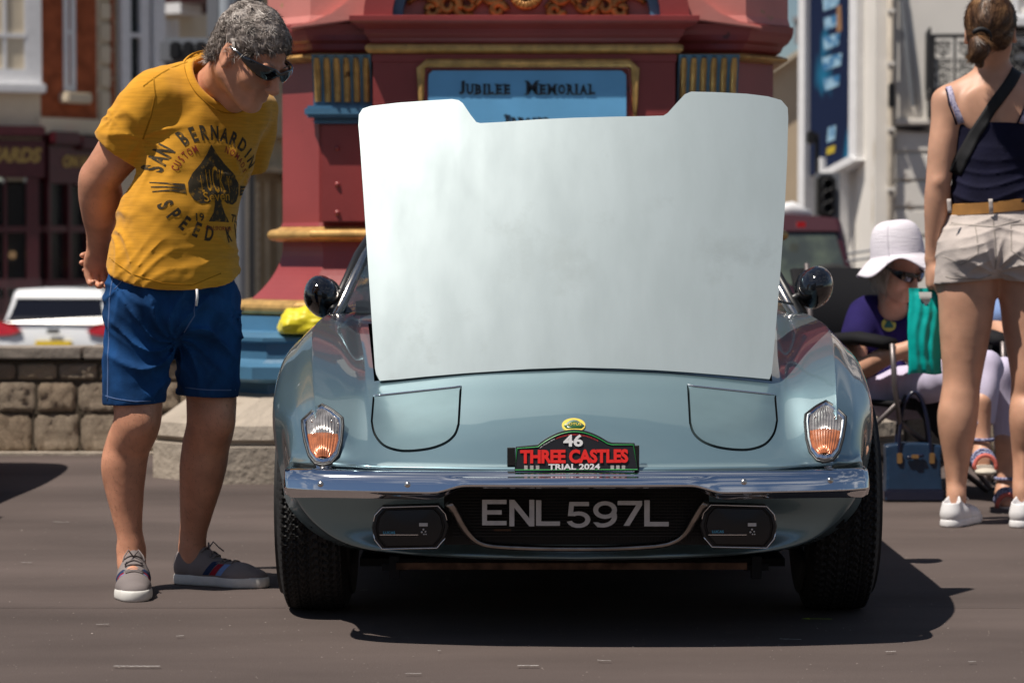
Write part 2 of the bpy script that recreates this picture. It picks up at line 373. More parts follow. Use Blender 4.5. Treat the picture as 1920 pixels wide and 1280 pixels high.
# columns: 0 centre .. 3 valley, 5 wing crest, 7 shoulder, 8 side, 9 sill, 12 bottom centre; (half width, Y, z)
ROW = [
 [(0,6.055,.435),(.25,6.06,.435),(.44,6.085,.435),(.52,6.10,.437),(.575,6.125,.437),(.615,6.145,.437),(.655,6.18,.434),(.685,6.22,.425),(.682,6.245,.36),(.625,6.285,.275),(.52,6.275,.222),(.3,6.235,.203),(0,6.215,.198)],
 [(0,6.085,.448),(.25,6.09,.447),(.44,6.115,.446),(.52,6.13,.448),(.575,6.15,.455),(.628,6.175,.463),(.675,6.225,.455),(.705,6.28,.445),(.692,6.30,.36),(.635,6.33,.27),(.525,6.32,.215),(.3,6.30,.193),(0,6.29,.188)],
 [(0,6.19,.510),(.25,6.20,.507),(.44,6.215,.497),(.52,6.225,.495),(.578,6.235,.522),(.638,6.255,.560),(.695,6.31,.540),(.738,6.39,.50),(.712,6.40,.36),(.66,6.42,.27),(.55,6.4,.205),(.3,6.4,.185),(0,6.4,.18)],
 [(0,6.34,.585),(.25,6.35,.578),(.46,6.36,.560),(.525,6.37,.556),(.583,6.38,.587),(.654,6.40,.632),(.715,6.45,.598),(.783,6.52,.54),(.775,6.53,.40),(.755,6.53,.29),(.58,6.53,.19),(.3,6.55,.175),(0,6.55,.17)],
 [(0,6.50,.653),(.25,6.51,.645),(.49,6.52,.622),(.538,6.53,.619),(.598,6.54,.652),(.668,6.56,.692),(.728,6.60,.648),(.797,6.66,.590),(.803,6.66,.42),(.795,6.66,.30),(.6,6.66,.175),(.3,6.66,.17),(0,6.66,.165)],
 [(0,6.78,.705),(.27,6.78,.70),(.52,6.78,.672),(.553,6.78,.670),(.605,6.79,.708),(.683,6.80,.745),(.738,6.83,.700),(.802,6.88,.635),(.812,6.88,.44),(.803,6.88,.30),(.6,6.88,.17),(.3,6.88,.165),(0,6.88,.16)],
 [(0,7.20,.765),(.28,7.20,.760),(.56,7.20,.742),(.585,7.20,.738),(.622,7.20,.757),(.672,7.20,.772),(.735,7.22,.725),(.800,7.25,.655),(.812,7.25,.45),(.80,7.25,.25),(.6,7.25,.165),(.3,7.25,.16),(0,7.25,.155)],
 [(0,7.55,.785),(.28,7.55,.782),(.56,7.55,.772),(.60,7.55,.770),(.63,7.55,.770),(.665,7.55,.766),(.73,7.57,.732),(.797,7.6,.66),(.812,7.6,.45),(.79,7.6,.20),(.6,7.6,.16),(.3,7.6,.155),(0,7.6,.155)],
 [(0,8.3,.79),(.28,8.3,.79),(.56,8.3,.785),(.60,8.3,.783),(.64,8.3,.78),(.69,8.3,.768),(.745,8.3,.735),(.80,8.3,.66),(.812,8.3,.45),(.79,8.3,.20),(.6,8.3,.16),(.3,8.3,.155),(0,8.3,.155)],
 [(0,9.0,.82),(.28,9.0,.82),(.56,9.0,.83),(.60,9.0,.835),(.64,9.0,.84),(.69,9.0,.83),(.75,9.0,.78),(.81,9.0,.68),(.82,9.0,.45),(.80,9.0,.24),(.6,9.0,.18),(.3,9.0,.17),(0,9.0,.17)],
 [(0,9.7,.79),(.28,9.7,.79),(.56,9.7,.79),(.60,9.7,.79),(.64,9.7,.785),(.68,9.7,.77),(.74,9.7,.73),(.79,9.65,.65),(.80,9.65,.45),(.76,9.65,.28),(.55,9.65,.22),(.3,9.65,.2),(0,9.65,.2)],
 [(0,10.02,.74),(.28,10.02,.74),(.52,10.01,.735),(.56,10.0,.73),(.60,9.99,.725),(.64,9.98,.71),(.69,9.96,.68),(.73,9.94,.6),(.73,9.94,.45),(.69,9.94,.32),(.5,9.96,.27),(.3,9.98,.26),(0,9.98,.26)],
]
for r_ in ROW:
    for i, p in enumerate(r_):
        a = abs(p[0]); 
        if a > .7: r_[i] = (.7+(a-.7)*.76, p[1], p[2])
    lp = lambda a, b, t: tuple(a[j]+(b[j]-a[j])*t for j in range(3))
    k4, k5, k6 = r_[4], r_[5], r_[6]; r_.insert(6, lp(k5, k6, .10)); r_.insert(5, lp(k5, k4, .10))
face_c = (0, 6.105, .32)
def shrink(row, c, k, dy=0): return [(c[0]+(p[0]-c[0])*k, p[1]+dy*(1-k), c[2]+(p[2]-c[2])*k) for p in row]
rows = [shrink(ROW[0], face_c, .02, -.0), shrink(ROW[0], face_c, .4, .0), shrink(ROW[0], face_c, .8, .0)]+ROW
tc_ = (0, 10.06, .5)
rows += [shrink(ROW[-1], tc_, .9, .1), shrink(ROW[-1], tc_, .5, .1), shrink(ROW[-1], tc_, .02, .08)]
G = dense(rows, 6, 6)                                # (i, k, 3), half
nI, nK = G.shape[0], G.shape[1]
L_ = G.copy(); L_[:, :, 0] *= -1
full = np.concatenate([G, L_[:, ::-1][:, 1:-1]], 1)  # ring, closed in k
full[:, :, 0] += CX
nR = full.shape[1]
V = full.reshape(-1, 3); F = []
for i in range(nI-1):
    for k in range(nR):
        k2 = (k+1) % nR; F.append((i*nR+k, (i+1)*nR+k, (i+1)*nR+k2, i*nR+k2))
F.append(tuple(range(nR))); F.append(tuple(range((nI-1)*nR+nR-1, (nI-1)*nR-1, -1)))
car = thing('sports_car', 'pale blue vintage sports car with raised bonnet and rally plate', 'car', (CX, 7.9, 0))
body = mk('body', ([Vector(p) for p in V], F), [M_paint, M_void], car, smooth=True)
fix(body)
solid = BVHTree.FromObject(body, bpy.context.evaluated_depsgraph_get())
bo = ORG['body']
CAMP = Vector((0, 0, CZ))
def hit(px, py, bvh=None, org=None):
    d = RAY(px, py); o = CAMP-(bo if org is None else org)
    r = (bvh or solid).ray_cast(o, d)
    if r[0] is None: return None, None
    return r[0]+(bo if org is None else org), (r[1] if r[1].dot(d) < 0 else -r[1])
def smoothpath(pts, n=6, closed=True):
    m = len(pts); out = []
    for i in range(m if closed else m-1):
        p = [np.array(pts[(i+j) % m] if closed else pts[min(max(i+j, 0), m-1)], float) for j in (-1, 0, 1, 2)]
        for s in range(n): out.append(catmull(*p, s/n))
    if not closed: out.append(np.array(pts[-1], float))
    return out
def poly_resample(pts, step):
    out = []
    for i in range(len(pts)):
        a = np.array(pts[i], float); b = np.array(pts[(i+1) % len(pts)], float); k = max(1, int(np.linalg.norm(b-a)/step))
        for s in range(k): out.append(a+(b-a)*s/k)
    return out
def cutter(px, up=.04, down=.014):
    """a solid whose outline is drawn on the bodywork"""
    hs = [hit(*p) for p in px]; c = sum((h[0] for h in hs), Vector())/len(hs); n = sum((h[1] for h in hs), Vector()).normalized()
    cp = [sum(p[0] for p in px)/len(px), sum(p[1] for p in px)/len(px)]; hc = hit(*cp)[0]
    m = len(px); v = []
    for sgn in (up, -down):
        v += [h[0]+n*sgn for h in hs]+[(h[0]*.5+hit(*((np.array(p)+cp)/2))[0]*.5)*0+hit(*((np.array(p)+cp)/2))[0]+n*sgn for h, p in zip(hs, px)]+[hc+n*sgn]
    f = []; B = 2*m+1
    for i in range(m):
        j = (i+1) % m
        f += [(i, j, m+j, m+i), (m+i, m+j, 2*m), (B+j, B+i, B+m+i, B+m+j), (B+m+j, B+m+i, B+2*m), (i, B+i, B+j, j)]
    return v, f, n
def boolean(target, vf, name='cut'):
    """cut a solid out of a solid; nudged and tried again where the solver loses the body"""
    n0 = len(target.data.polygons)
    for k in range(6):
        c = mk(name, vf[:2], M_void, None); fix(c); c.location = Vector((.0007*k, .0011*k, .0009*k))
        md = target.modifiers.new('b', 'BOOLEAN'); md.object = c; md.solver = 'EXACT' if k < 4 else 'FAST'; md.operation = 'DIFFERENCE'; md.use_self = k in (2, 3)
        md.material_mode = 'TRANSFER'
        ev = target.evaluated_get(bpy.context.evaluated_depsgraph_get()); me = bpy.data.meshes.new_from_object(ev)
        target.modifiers.clear(); ok = len(me.polygons) > n0*.7
        bpy.data.objects.remove(c)
        if ok: old = target.data; target.data = me; bpy.data.meshes.remove(old); return
        bpy.data.meshes.remove(me)
    print('BOOLEAN FAILED', name, n0)
def mir(pts): return [(2*1077-p[0]-.0, p[1]-2) for p in pts]
# headlight cover openings
HL = [(699, 741), (760, 735), (820, 728), (866, 723), (865, 760), (862, 795)]
HLc = smoothpath([(862, 795), (855, 815), (838, 831), (810, 842), (775, 847), (745, 846), (718, 836), (701, 815), (695, 790)], 4, False)
HLp = poly_resample(HL[:-1], 14)
HLp = [tuple(p) for p in poly_resample([HL[0], HL[3]], 12)[:13]]
HLp = [(699+(866-699)*t, 741+(723-741)*t) for t in np.linspace(0, 1, 12)]+[(866+(862-866)*t, 723+(795-723)*t) for t in np.linspace(.15, .85, 5)]+[tuple(p) for p in HLc]+[(695+(699-695)*t, 790+(741-790)*t) for t in np.linspace(.25, .85, 4)]
FL = [(716, 950), (822, 947), (836, 962), (842, 986), (836, 1008), (820, 1027), (716, 1029), (702, 1012), (697, 988), (702, 965)]
def offs(px, k):
    c = np.mean(np.array(px), 0); return [tuple(c+(np.array(p)-c)*k) for p in px]
def inset(px, d):
    px = [np.array(p, float) for p in px]; n = len(px); area = sum(px[i][0]*px[(i+1) % n][1]-px[(i+1) % n][0]*px[i][1] for i in range(n)); sg = 1 if area > 0 else -1; out = []
    for i in range(n):
        t = px[(i+1) % n]-px[i-1]; t = t/np.linalg.norm(t); out.append(tuple(px[i]+sg*d*np.array([-t[1], t[0]])))
    return out
for side in (0, 1):
    hl = HLp if not side else mir(HLp)
    boolean(body, cutter(hl, .03, .012)[:2])
    fl = inset(FL, -10) if not side else mir(inset(FL, -10))
    fl = [tuple(p) for p in poly_resample(fl, 14)]
    # fog lamp well: straight prism into the valance
    a = [P(x, y, 5.9) for x, y in fl]; b = [P(x, y, 5.9)+Vector((0, .33, 0)) for x, y in fl]
    m = len(a); boolean(body, (a+b, [tuple(range(m)), tuple(range(2*m-1, m-1, -1))]+[(i, m+i, m+(i+1) % m, (i+1) % m) for i in range(m)]))
GR = [(846, 905), (853, 935), (868, 965), (884, 992), (905, 1007), (940, 1013), (1010, 1017), (1080, 1018), (1150, 1017), (1222, 1012), (1258, 1005), (1281, 990), (1297, 962), (1312, 932), (1320, 905)]
a = [P(x, y, 5.95) for x, y in GR]; b = [p+Vector((0, .34, 0)) for p in a]; m = len(a)
boolean(body, (a+b, [tuple(range(m)), tuple(range(2*m-1, m-1, -1))]+[(i, m+i, m+(i+1) % m, (i+1) % m) for i in range(m)]))
for wy in (6.80, 9.14):                               # wheel arches
    for sx in (-1, 1):
        mb = MB(); mb.lathe([(0, .5*sx), (.316, .5*sx), (.318, .86*sx), (0, .86*sx)], (CX, wy, .30), 'x', 48); v, f, _ = mb.out()
        boolean(body, (v, f))
# bonnet opening in the deck
bonnet_edge = [P(705, 711, 6.5), P(1447, 709, 6.5)]
cx0 = [(-.507, 6.515), (-.25, 6.505), (0, 6.50), (.25, 6.505), (.507, 6.515), (.562, 7.22), (-.562, 7.22)]
v = [(CX+x, y, 1.0) for x, y in cx0]+[(CX+x, y, .30) for x, y in cx0]; n7 = 7
boolean(body, (v, [tuple(range(7)), tuple(range(13, 6, -1))]+[(i, 7+i, 7+(i+1) % 7, (i+1) % 7) for i in range(7)]))
body.data.polygons.foreach_set('use_smooth', [True]*len(body.data.polygons)); body.data.set_sharp_from_angle(angle=R(32))
# bay contents: dark battery, tray, radiator (seen past the bonnet's edges)
bay = MB(); bay.box((CX-.50, 6.62, .38), (CX+.50, 7.2, .40)); bay.box((CX-.42, 6.7, .40), (CX-.1, 7.1, .58)); bay.box((CX+.08, 6.7, .40), (CX+.4, 7.0, .55)); bay.tube([(CX-.1, 6.75, .5), (CX, 6.7, .56), (CX+.1, 6.75, .5)], .02)
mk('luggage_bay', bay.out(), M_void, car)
# headlight covers
def patch(px, rings=6, off=.0, thick=.006, bvh=None):
    cp = np.mean(np.array(px), 0); v = []; m = len(px); nn = hit(*cp)[1]
    for r_ in range(rings):
        k = 1-r_/rings
        for p in px: v.append(hit(*(cp+(np.array(p)-cp)*k))[0]+nn*off)
    v.append(hit(*cp)[0]+nn*off); f = []
    for r_ in range(rings-1):
        for i in range(m): j = (i+1) % m; f.append((r_*m+i, r_*m+j, (r_+1)*m+j, (r_+1)*m+i))
    for i in range(m): f.append(((rings-1)*m+i, (rings-1)*m+(i+1) % m, rings*m))
    B = len(v); v += [v[i]-nn*thick for i in range(m)]; f += [(i, B+i, B+(i+1) % m, (i+1) % m) for i in range(m)]
    return v, f
for side in (0, 1):
    hl = inset(HLp, 4.0); hl = hl if not side else mir(hl)
    o = mk('headlight_cover', patch(hl, 6, .0015, .012), M_cover, car, smooth=True, angle=30); fix(o)
    e = [hit(*p)[0]+hit(*p)[1]*.002 for p in (inset(HLp, 2.5) if not side else mir(inset(HLp, 2.5)))]
    mk('edge_trim', MB().tube(e[:12], .0028, 6).out(), M_chrome, o, smooth=True)
# ------------------------------------------------------------------ open bonnet
HBx = [705, 740, 800, 860, 930, 1000, 1075, 1150, 1220, 1290, 1350, 1410, 1447]
def bon(s, t):
    """s across 0..1, t up 0..1 -> point on the raised bonnet"""
    lx, rx = 705+(672-705)*t, 1447+(1478-1447)*t
    yb = 711-23*math.sin(math.pi*s)**.8-2*s; yt = 0
    return lx, rx, yb
top = [(672, 235), (673, 215), (680, 204), (695, 199), (745, 193), (800, 189), (848, 186), (860, 188), (868, 194), (882, 215), (893, 229), (900, 231), (940, 229), (1010, 224), (1075, 221), (1150, 219), (1210, 218), (1244, 217), (1252, 212), (1270, 192), (1284, 177), (1296, 172), (1340, 173), (1400, 176), (1440, 181), (1465, 188), (1477, 202), (1478, 222)]
left = [(705, 700), (703, 690), (697, 600), (689, 480), (681, 360), (675, 270)]
right = [(1476, 300), (1471, 400), (1464, 500), (1456, 600), (1449, 680), (1447, 699)]
botm = [(x_, y_+2.5) for x_, y_ in [(1443, 708), (1400, 704), (1340, 699), (1290, 695), (1230, 691), (1160, 688), (1075, 686), (990, 689), (930, 693), (870, 697), (800, 703), (750, 708), (712, 711)]]
outl = left+top+right+botm
def bonY(px, py):
    t = (705-py)/510.0; s = (px-1075)/400.0
    return 6.475+.31*t-.050*t*(1-t)+.050*s*s*(.5+.5*t)
def bpt(px, py, off=0):
    Y = bonY(px, py); p = P(px, py, Y); return p+Vector((0, -.92, .39))*off
def fillgrid(outline, step):
    """triangulated interior of a pixel outline: returns pts2d, faces"""
    ol = poly_resample(outline, step); pts = [Vector((p[0], p[1], 0)) for p in ol]
    bm = bmesh.new(); vs = [bm.verts.new(p) for p in pts]; es = [bm.edges.new((vs[i], vs[(i+1) % len(vs)])) for i in range(len(vs))]
    bmesh.ops.triangle_fill(bm, edges=es, use_beauty=True)
    xs = [p.x for p in pts]; ys = [p.y for p in pts]
    for ax, lo, hi in ((0, min(xs), max(xs)), (1, min(ys), max(ys))):
        c = lo+step
        while c < hi:
            n = Vector((1, 0, 0)) if ax == 0 else Vector((0, 1, 0))
            bmesh.ops.bisect_plane(bm, geom=bm.verts[:]+bm.edges[:]+bm.faces[:], plane_co=n*c, plane_no=n); c += step*2.5
    bm.verts.index_update(); P2 = [(v.co.x, v.co.y) for v in bm.verts]; FF = [tuple(v.index for v in f.verts) for f in bm.faces]; bm.free(); return P2, FF
P2, FF = fillgrid(outl, 9)
bv = [bpt(*p) for p in P2]; o = mk('bonnet', (bv, FF), M_bonnet, car, smooth=True); fix(o)
bm = bmesh.new(); bm.from_mesh(o.data)
if sum((f.normal.y*f.calc_area() for f in bm.faces)) > 0: bmesh.ops.reverse_faces(bm, faces=bm.faces)
ex = bmesh.ops.extrude_face_region(bm, geom=bm.faces[:]); nv = [e for e in ex['geom'] if isinstance(e, bmesh.types.BMVert)]
bmesh.ops.translate(bm, vec=Vector((0, .012, -.004)), verts=nv); bmesh.ops.recalc_face_normals(bm, faces=bm.faces); bm.to_mesh(o.data); bm.free()
o.data.polygons.foreach_set('use_smooth', [True]*len(o.data.polygons)); o.data.set_sharp_from_angle(angle=R(35))
mk('bonnet_stay', MB().tube([(CX+.50, 7.15, .70), (CX+.50, 6.74, 1.02)], .006, 8).out(), M_steel, car, smooth=True)
# ------------------------------------------------------------------ chrome bumper
bx = np.array([-.722, -.71, -.68, -.64, -.56, -.45, -.36, -.335, -.31, -.285, -.25, -.15, 0, .15, .25, .285, .31, .335, .36, .45, .56, .64, .68, .71, .722])
bx = bx*.968; secs = []
for x in bx:
    a = abs(x); e = max(0, (a-.60)/.122); yb = 6.020+.10*(a/.7)**2.2+.05*e**2.2
    k = min(1, max(0, (a-.262)/.085)); k = k*k*(3-2*k)
    zt = .4235+.002-.008*e**3+.004*(1-a); zb = .388-.028*k-.006*e; zc = .396-.018*k+.0015
    zt = zt-.012*max(0, (a-.69)/.032); zb = zb+.018*max(0, (a-.69)/.032)
    s = 1-.25*e**3
    prof = [(yb+.06, zt+.002), (yb+.032, zt+.001), (yb+.022, zt-.002), (yb+.014, zt-.007), (yb+.008, zt-.012), (yb+.000, (zt+zc)/2), (yb-.007, zc+.005), (yb-.008, zc-.001), (yb+.000, zc-.006), (yb+.014, zb+.003), (yb+.022, zb), (yb+.05, zb+.004)]
    secs.append([Vector((CX+x, q[0], q[1])) for q in prof])
# rounded ends turn back along the wing
for sgn, idx in ((-1, 0), (1, -1)):
    base = secs[idx]; tail = []
    for j, (dx, dy) in enumerate(((.008, .02), (.010, .06), (.008, .13))):
        row = [Vector((p.x+sgn*dx, p.y+dy, p.z)) for p in base]; tail.append(row)
    if idx == 0: secs = tail[::-1]+secs
    else: secs = secs+tail
A = dense(secs, 4, 3); bmp = mk('bumper', MB().grid([[Vector(p) for p in r_] for r_ in A]).out(), M_chrome, car, smooth=True); fix(bmp, normals=True)
sm = bmp.modifiers.new('thick', 'SOLIDIFY'); sm.thickness = .003
bmpbvh = BVHTree.FromObject(bmp, bpy.context.evaluated_depsgraph_get())
for px, py in ((601, 907), (764, 908), (1395, 903), (1557, 900)):
    h, n = hit(px, py, bmpbvh, ORG[bmp.name])
    q = n.to_track_quat('Z', 'Y').to_matrix()
    mb = MB(); mb.lathe([(.0075, -.001), (.0073, .0022), (.005, .0042), (0, .005)], (0, 0, 0), 'z', 16)
    v, f, m_ = mb.out(); mk('bumper_bolt', ([h+q @ Vector(p) for p in v], f), M_steel, car, smooth=True)
# chrome trim below the grille
gt = smoothpath([(842, 944), (852, 958), (865, 982), (878, 1001), (895, 1015), (925, 1023), (1000, 1027), (1080, 1028), (1160, 1027), (1235, 1022), (1268, 1013), (1288, 998), (1302, 975), (1316, 952), (1324, 943)], 4, False)
mk('grille_trim', MB().tube([P(x, y, 6.062+.10*(y-943)/85+.02*((x-1081)/240)**2) for x, y in gt], [.0105 if 3 < i < len(gt)-4 else .012 for i in range(len(gt))], 10, flat=.7).out(), mat('dull_trim', (.34, .31, .29), .28, 1, var=.2, vscale=30), car, smooth=True)
# grille mesh: woven bars, and the number letters fixed on it
gm = MB()
for i in range(18): gm.box((CX-.30, 6.148, .262+.0075*i), (CX+.30, 6.152, .2645+.0075*i))
for i in range(82): gm.box((CX-.30+.0074*i, 6.152, .25), (CX-.2985+.0074*i, 6.155, .40))
gm.box((CX-.32, 6.17, .24), (CX+.32, 6.175, .41))
gr = mk('grille', gm.out(), M_mesh, car)
LET = [('E', 903, 955, 935, 984, 903, 984), ]
def letter(ch, x0, x1, y0, y1, m, Y, parent, name='plate_letter'):
    p0 = P((x0+x1)/2, (y0+y1)/2, Y); w = (x1-x0)/FP*Y; h = (y1-y0)/FP*Y
    return textobj(name, ch, p0, (1, 0, 0), (0, -.06, 1), .08, m, parent, depth=.002, fit=(w, h), offset=.0, res=5)
def stroke_letter(parts_, x0, x1, y0, y1, Y, tilt=0):
    w = (x1-x0)/FP*Y; h = (y1-y0)/FP*Y; o = P(x0, y1, Y); mb = MB()
    for i_, poly in enumerate(parts_): mb.prism([(o.x+p[0]*w, Y-.00012*i_, o.z+p[1]*h+tilt*(p[0]*w)) for p in poly], (0, -.0015, 0), (0, .0015, 0))
    mk('plate_letter', mb.out(), M_plate, gr)
def arc(cx, cy, rx, ry, a0, a1, t, n=14):
    """thick arc polygon strip list"""
    out = []
    for i in range(n):
        q = [a0+(a1-a0)*(i+j)/n for j in (0, 1)]
        out.append([(cx+rx*math.cos(q[0]), cy+ry*math.sin(q[0])), (cx+rx*math.cos(q[1]), cy+ry*math.sin(q[1])), (cx+(rx-t[0])*math.cos(q[1]), cy+(ry-t[1])*math.sin(q[1])), (cx+(rx-t[0])*math.cos(q[0]), cy+(ry-t[1])*math.sin(q[0]))])
    return out
TH = .19
E_ = [[(0, 0), (.2, 0), (.2, 1), (0, 1)], [(.2, .83), (1, .83), (1, 1), (.2, 1)], [(.2, .42), (.8, .42), (.8, .59), (.2, .59)], [(.2, 0), (1, 0), (1, .17), (.2, .17)]]
N_ = [[(0, 0), (.2, 0), (.2, 1), (0, 1)], [(.8, 0), (1, 0), (1, 1), (.8, 1)], [(.2, 1), (.2, .70), (.8, 0), (.8, .30)]]
L__ = [[(0, 0), (.22, 0), (.22, 1), (0, 1)], [(.22, 0), (1, 0), (1, .17), (.22, .17)]]
S7 = [[(0, .83), (1, .83), (1, 1), (0, 1)], [(.76, .83), (1, .83), (.48, 0), (.24, 0)]]
S5 = [[(.10, .84), (.92, .84), (.92, 1), (.10, 1)], [(.10, 1), (.04, .46), (.25, .46), (.30, 1)]]+arc(.48, .32, .50, .32, R(-165), R(130), (.21, .155))
S9 = arc(.5, .67, .5, .34, 0, 2*math.pi, (.21, .155), 20)+arc(.38, .42, .62, .42, R(-110), R(28), (.21, .155), 10)+[[(.0, .20), (.2, .20), (.36, .14), (.20, .0)]]
for parts_, x0, x1, y0, y1 in ((E_, 904, 950, 936, 984), (N_, 955, 1002, 936, 986), (L__, 1005, 1050, 937, 985), (S5, 1063, 1108, 940, 989), (S9, 1112, 1157, 939, 988), (S7, 1158, 1204, 938, 985), (L__, 1208, 1254, 937, 986)):
    stroke_letter(parts_, x0, x1, y0, y1, 6.115)
mk('maker_strip', MB().box(P(926, 995, 6.12), P(958, 991, 6.125)).out(), M_mudrust, gr)
# fog lamps with covers
for side in (0, 1):
    fl = FL if not side else mir(FL); c = np.mean(np.array(fl), 0)
    rr = [tuple(p) for p in poly_resample(fl, 9)]
    k = P(c[0], c[1], 6.10); fo = thing('x', '', '', k) if False else None
    ctr = [(P(x, y, 6.115)) for x, y in rr]; m = len(ctr); v = []; fcs = []
    for k_, yy in ((1.0, .06), (1.0, 0), (.97, -.004), (.90, -.006), (.88, -.0015), (.85, -.0015), (.83, -.008), (.45, -.013)):
        cc = P(c[0], c[1], 6.115)
        v += [cc+(p-cc)*k_+Vector((0, yy, 0)) for p in ctr]
    v.append(P(c[0], c[1], 6.10))
    for r_ in range(7):
        for i in range(m): j = (i+1) % m; fcs.append((r_*m+i, r_*m+j, (r_+1)*m+j, (r_+1)*m+i))
    for i in range(m): fcs.append((7*m+i, 7*m+(i+1) % m, 8*m))
    lamp = mk('fog_lamp', (v, fcs), M_black, car, smooth=True, angle=25); fix(lamp)
    gi = [i for i, p in enumerate(rr)]
    cc = P(c[0], c[1], 6.115)
    for half in (0, 1):
        q = [ctr[i]*.985+cc*.015+Vector((0, -.004, 0)) for i in gi if (rr[i][1] < c[1]-8 if half == 0 else rr[i][1] > c[1]+12)]
        # order by angle
        q.sort(key=lambda p: math.atan2(p.x-cc.x, (p.z-cc.z)*(1 if half == 0 else -1)))
        mk('lamp_ring', MB().tube(q, .0016, 6).out(), M_chrome, lamp, smooth=True)
    dx = c[0]-770
    textobj('lettering', 'LUCAS', P(731+dx, 998-(2 if side else 0), 6.097), (1, 0, 0), (0, 0, 1), .01, M_blueprint, lamp, .001, fit=(.028, .0065), offset=.02)
    mk('cover_label', MB().box(P(787+dx, 986, 6.099), P(803+dx, 980, 6.096)).out(), M_plate, lamp)
    em = MB()
    for ex, ey, er in ((795, 992, .0025), (799, 996, .0022), (792, 997, .0025), (796, 1001, .002), (800, 1001, .0018)): em.lathe([(er, 0), (er*.6, -.001), (0, -.001)], P(ex+dx, ey, 6.096), 'y', 8)
    mk('cover_emblem', em.out(), M_plate, lamp)
    mk('cover_line', MB().box(P(713+dx, 1002.6, 6.100), P(785+dx, 1001.6, 6.097)).out(), M_chrome, lamp)
# indicator lamps
IN = [(604, 762), (622, 772), (640, 786), (641, 800), (638, 830), (632, 852), (620, 866), (606, 869), (592, 866), (581, 852), (574, 828), (570, 804), (569, 790), (586, 774)]
for side in (0, 1):
    px = [tuple(p) for p in poly_resample(IN, 7)]
    px = px if not side else mir([(p[0]+1.5, p[1]-4.5) for p in px])
    cpx = np.mean(np.array(px), 0); hc, nc_ = hit(*cpx)
    H = [hit(*p)[0] for p in px]; m = len(H); A_ = np.array([[1, h.x-hc.x, h.z-hc.z] for h in H]); cf = np.linalg.lstsq(A_, np.array([h.y for h in H]), rcond=None)[0]
    def lampP(x, y, off=0):
        """a pixel on the lamp's own mounting plane"""
        d = RAY(x, y); nn_ = Vector((-cf[1], 1, -cf[2])); p0 = Vector((hc.x, cf[0]-.014, hc.z)); t_ = (p0-CAMP).dot(nn_)/d.dot(nn_); return CAMP+d*t_
    Hm = [lampP(*p) for p in px]
    fwd = Vector((cf[1], -1, cf[2])).normalized()
    cc = sum(Hm, Vector())/m
    lamp_parts = MB(); v = []; f = []
    for k_, oo in ((1.03, -.03), (1.03, .0), (1.0, .006), (.93, .009), (.87, .007), (.86, .0)):
        v += [cc+(h-cc)*k_+fwd*oo for h in Hm]
    for r_ in range(5):
        for i in range(m): j = (i+1) % m; f.append((r_*m+i, r_*m+j, (r_+1)*m+j, (r_+1)*m+i))
    il = mk('indicator_lamp', (v, f), M_chrome, car, smooth=True, angle=40); fix(il)
    rf_ = [cc+(h-cc)*.875+fwd*.0005 for h in Hm]; mk('reflector', (rf_+[cc+fwd*.0005], [(i, (i+1) % m, m) for i in range(m)]), M_reflector, il)
    # lenses: ribbed, amber below, clear above, ridge in the middle
    def lens(ylo, yhi, k_, nm, mt, bulge):
        us = np.linspace(-1, 1, 57); vs = np.linspace(ylo, yhi, 14); g = []
        poly = [(p[0], p[1]) for p in px]
        for y in vs:
            xs = []
            for i in range(len(poly)):
                a, b = poly[i], poly[(i+1) % len(poly)]
                if (a[1]-y)*(b[1]-y) < 0 or a[1] == y: xs.append(a[0]+(b[0]-a[0])*(y-a[1])/(b[1]-a[1]+1e-9))
            if len(xs) < 2: continue
            x0, x1 = min(xs), max(xs); xm, hw = (x0+x1)/2, (x1-x0)/2*k_
            row = []
            for u in us:
                p = lampP(xm+u*hw, y)
                row.append(p+fwd*(.004+bulge*(1-abs(u)**1.6)*math.sin(math.pi*(.06+.88*(y-ylo)/(yhi-ylo)))**.45+.0012*math.cos(u*math.pi*11)))
            g.append(row)
        return mk(nm, MB().grid(g).out(), mt, il, smooth=True)
    y0 = min(p[1] for p in px); y1 = max(p[1] for p in px); ym = y0+(y1-y0)*.50
    lens(y0+9, ym, .84, 'clear_lens', M_clear, .010); lens(ym+.5, y1-8, .86, 'amber_lens', M_amber, .016)
    gsk = mk('lamp_gasket', MB().tube([cc+(h-cc)*1.07+fwd*.001 for h in Hm], .0035, 6, closed=True).out(), M_black, il, smooth=True)
    for sx in (-1, 1): mk('lens_screw', MB().lathe([(.003, 0), (.002, -.002), (0, -.002)], cc+fwd*.017+Vector((sx*.024, 0, .022)), 'y', 10).out(), M_steel, il, smooth=True)
# ------------------------------------------------------------------ rally plate and nose badge
rp = [(957, 884), (963, 885), (1196, 884), (1192, 832), (1157, 831), (1141, 830), (1128, 822), (1112, 813), (1095, 807), (1075, 805), (1055, 808), (1038, 814), (1022, 824), (1008, 834), (990, 836), (965, 838)]
rpo = [(957+8, 884), (1196, 883), (1190, 831), (1147, 830), (1140, 828)]+[(1140+(1008-1140)*t, 829+(834-829)*t-26*math.sin(math.pi*t)**.85) for t in np.linspace(.06, .94, 18)]+[(1008, 834), (967, 838)]
def tilt(x, y): return P(x, y, 6.042+.00024*(884-y))
pl = mk('rally_plate', MB().prism([tilt(x, y) for x, y in rpo], (0, 0, 0), (0, .003, .001)).out(), M_pblack, car)
def toward(p, d): return p+Vector((0, -d, 0))
gi = inset(rpo, 3.5); gp = [toward(tilt(*p), .0012) for p in gi]
mk('plate_border', MB().tube(gp, .0011, 4, closed=True).out(), M_green, pl)
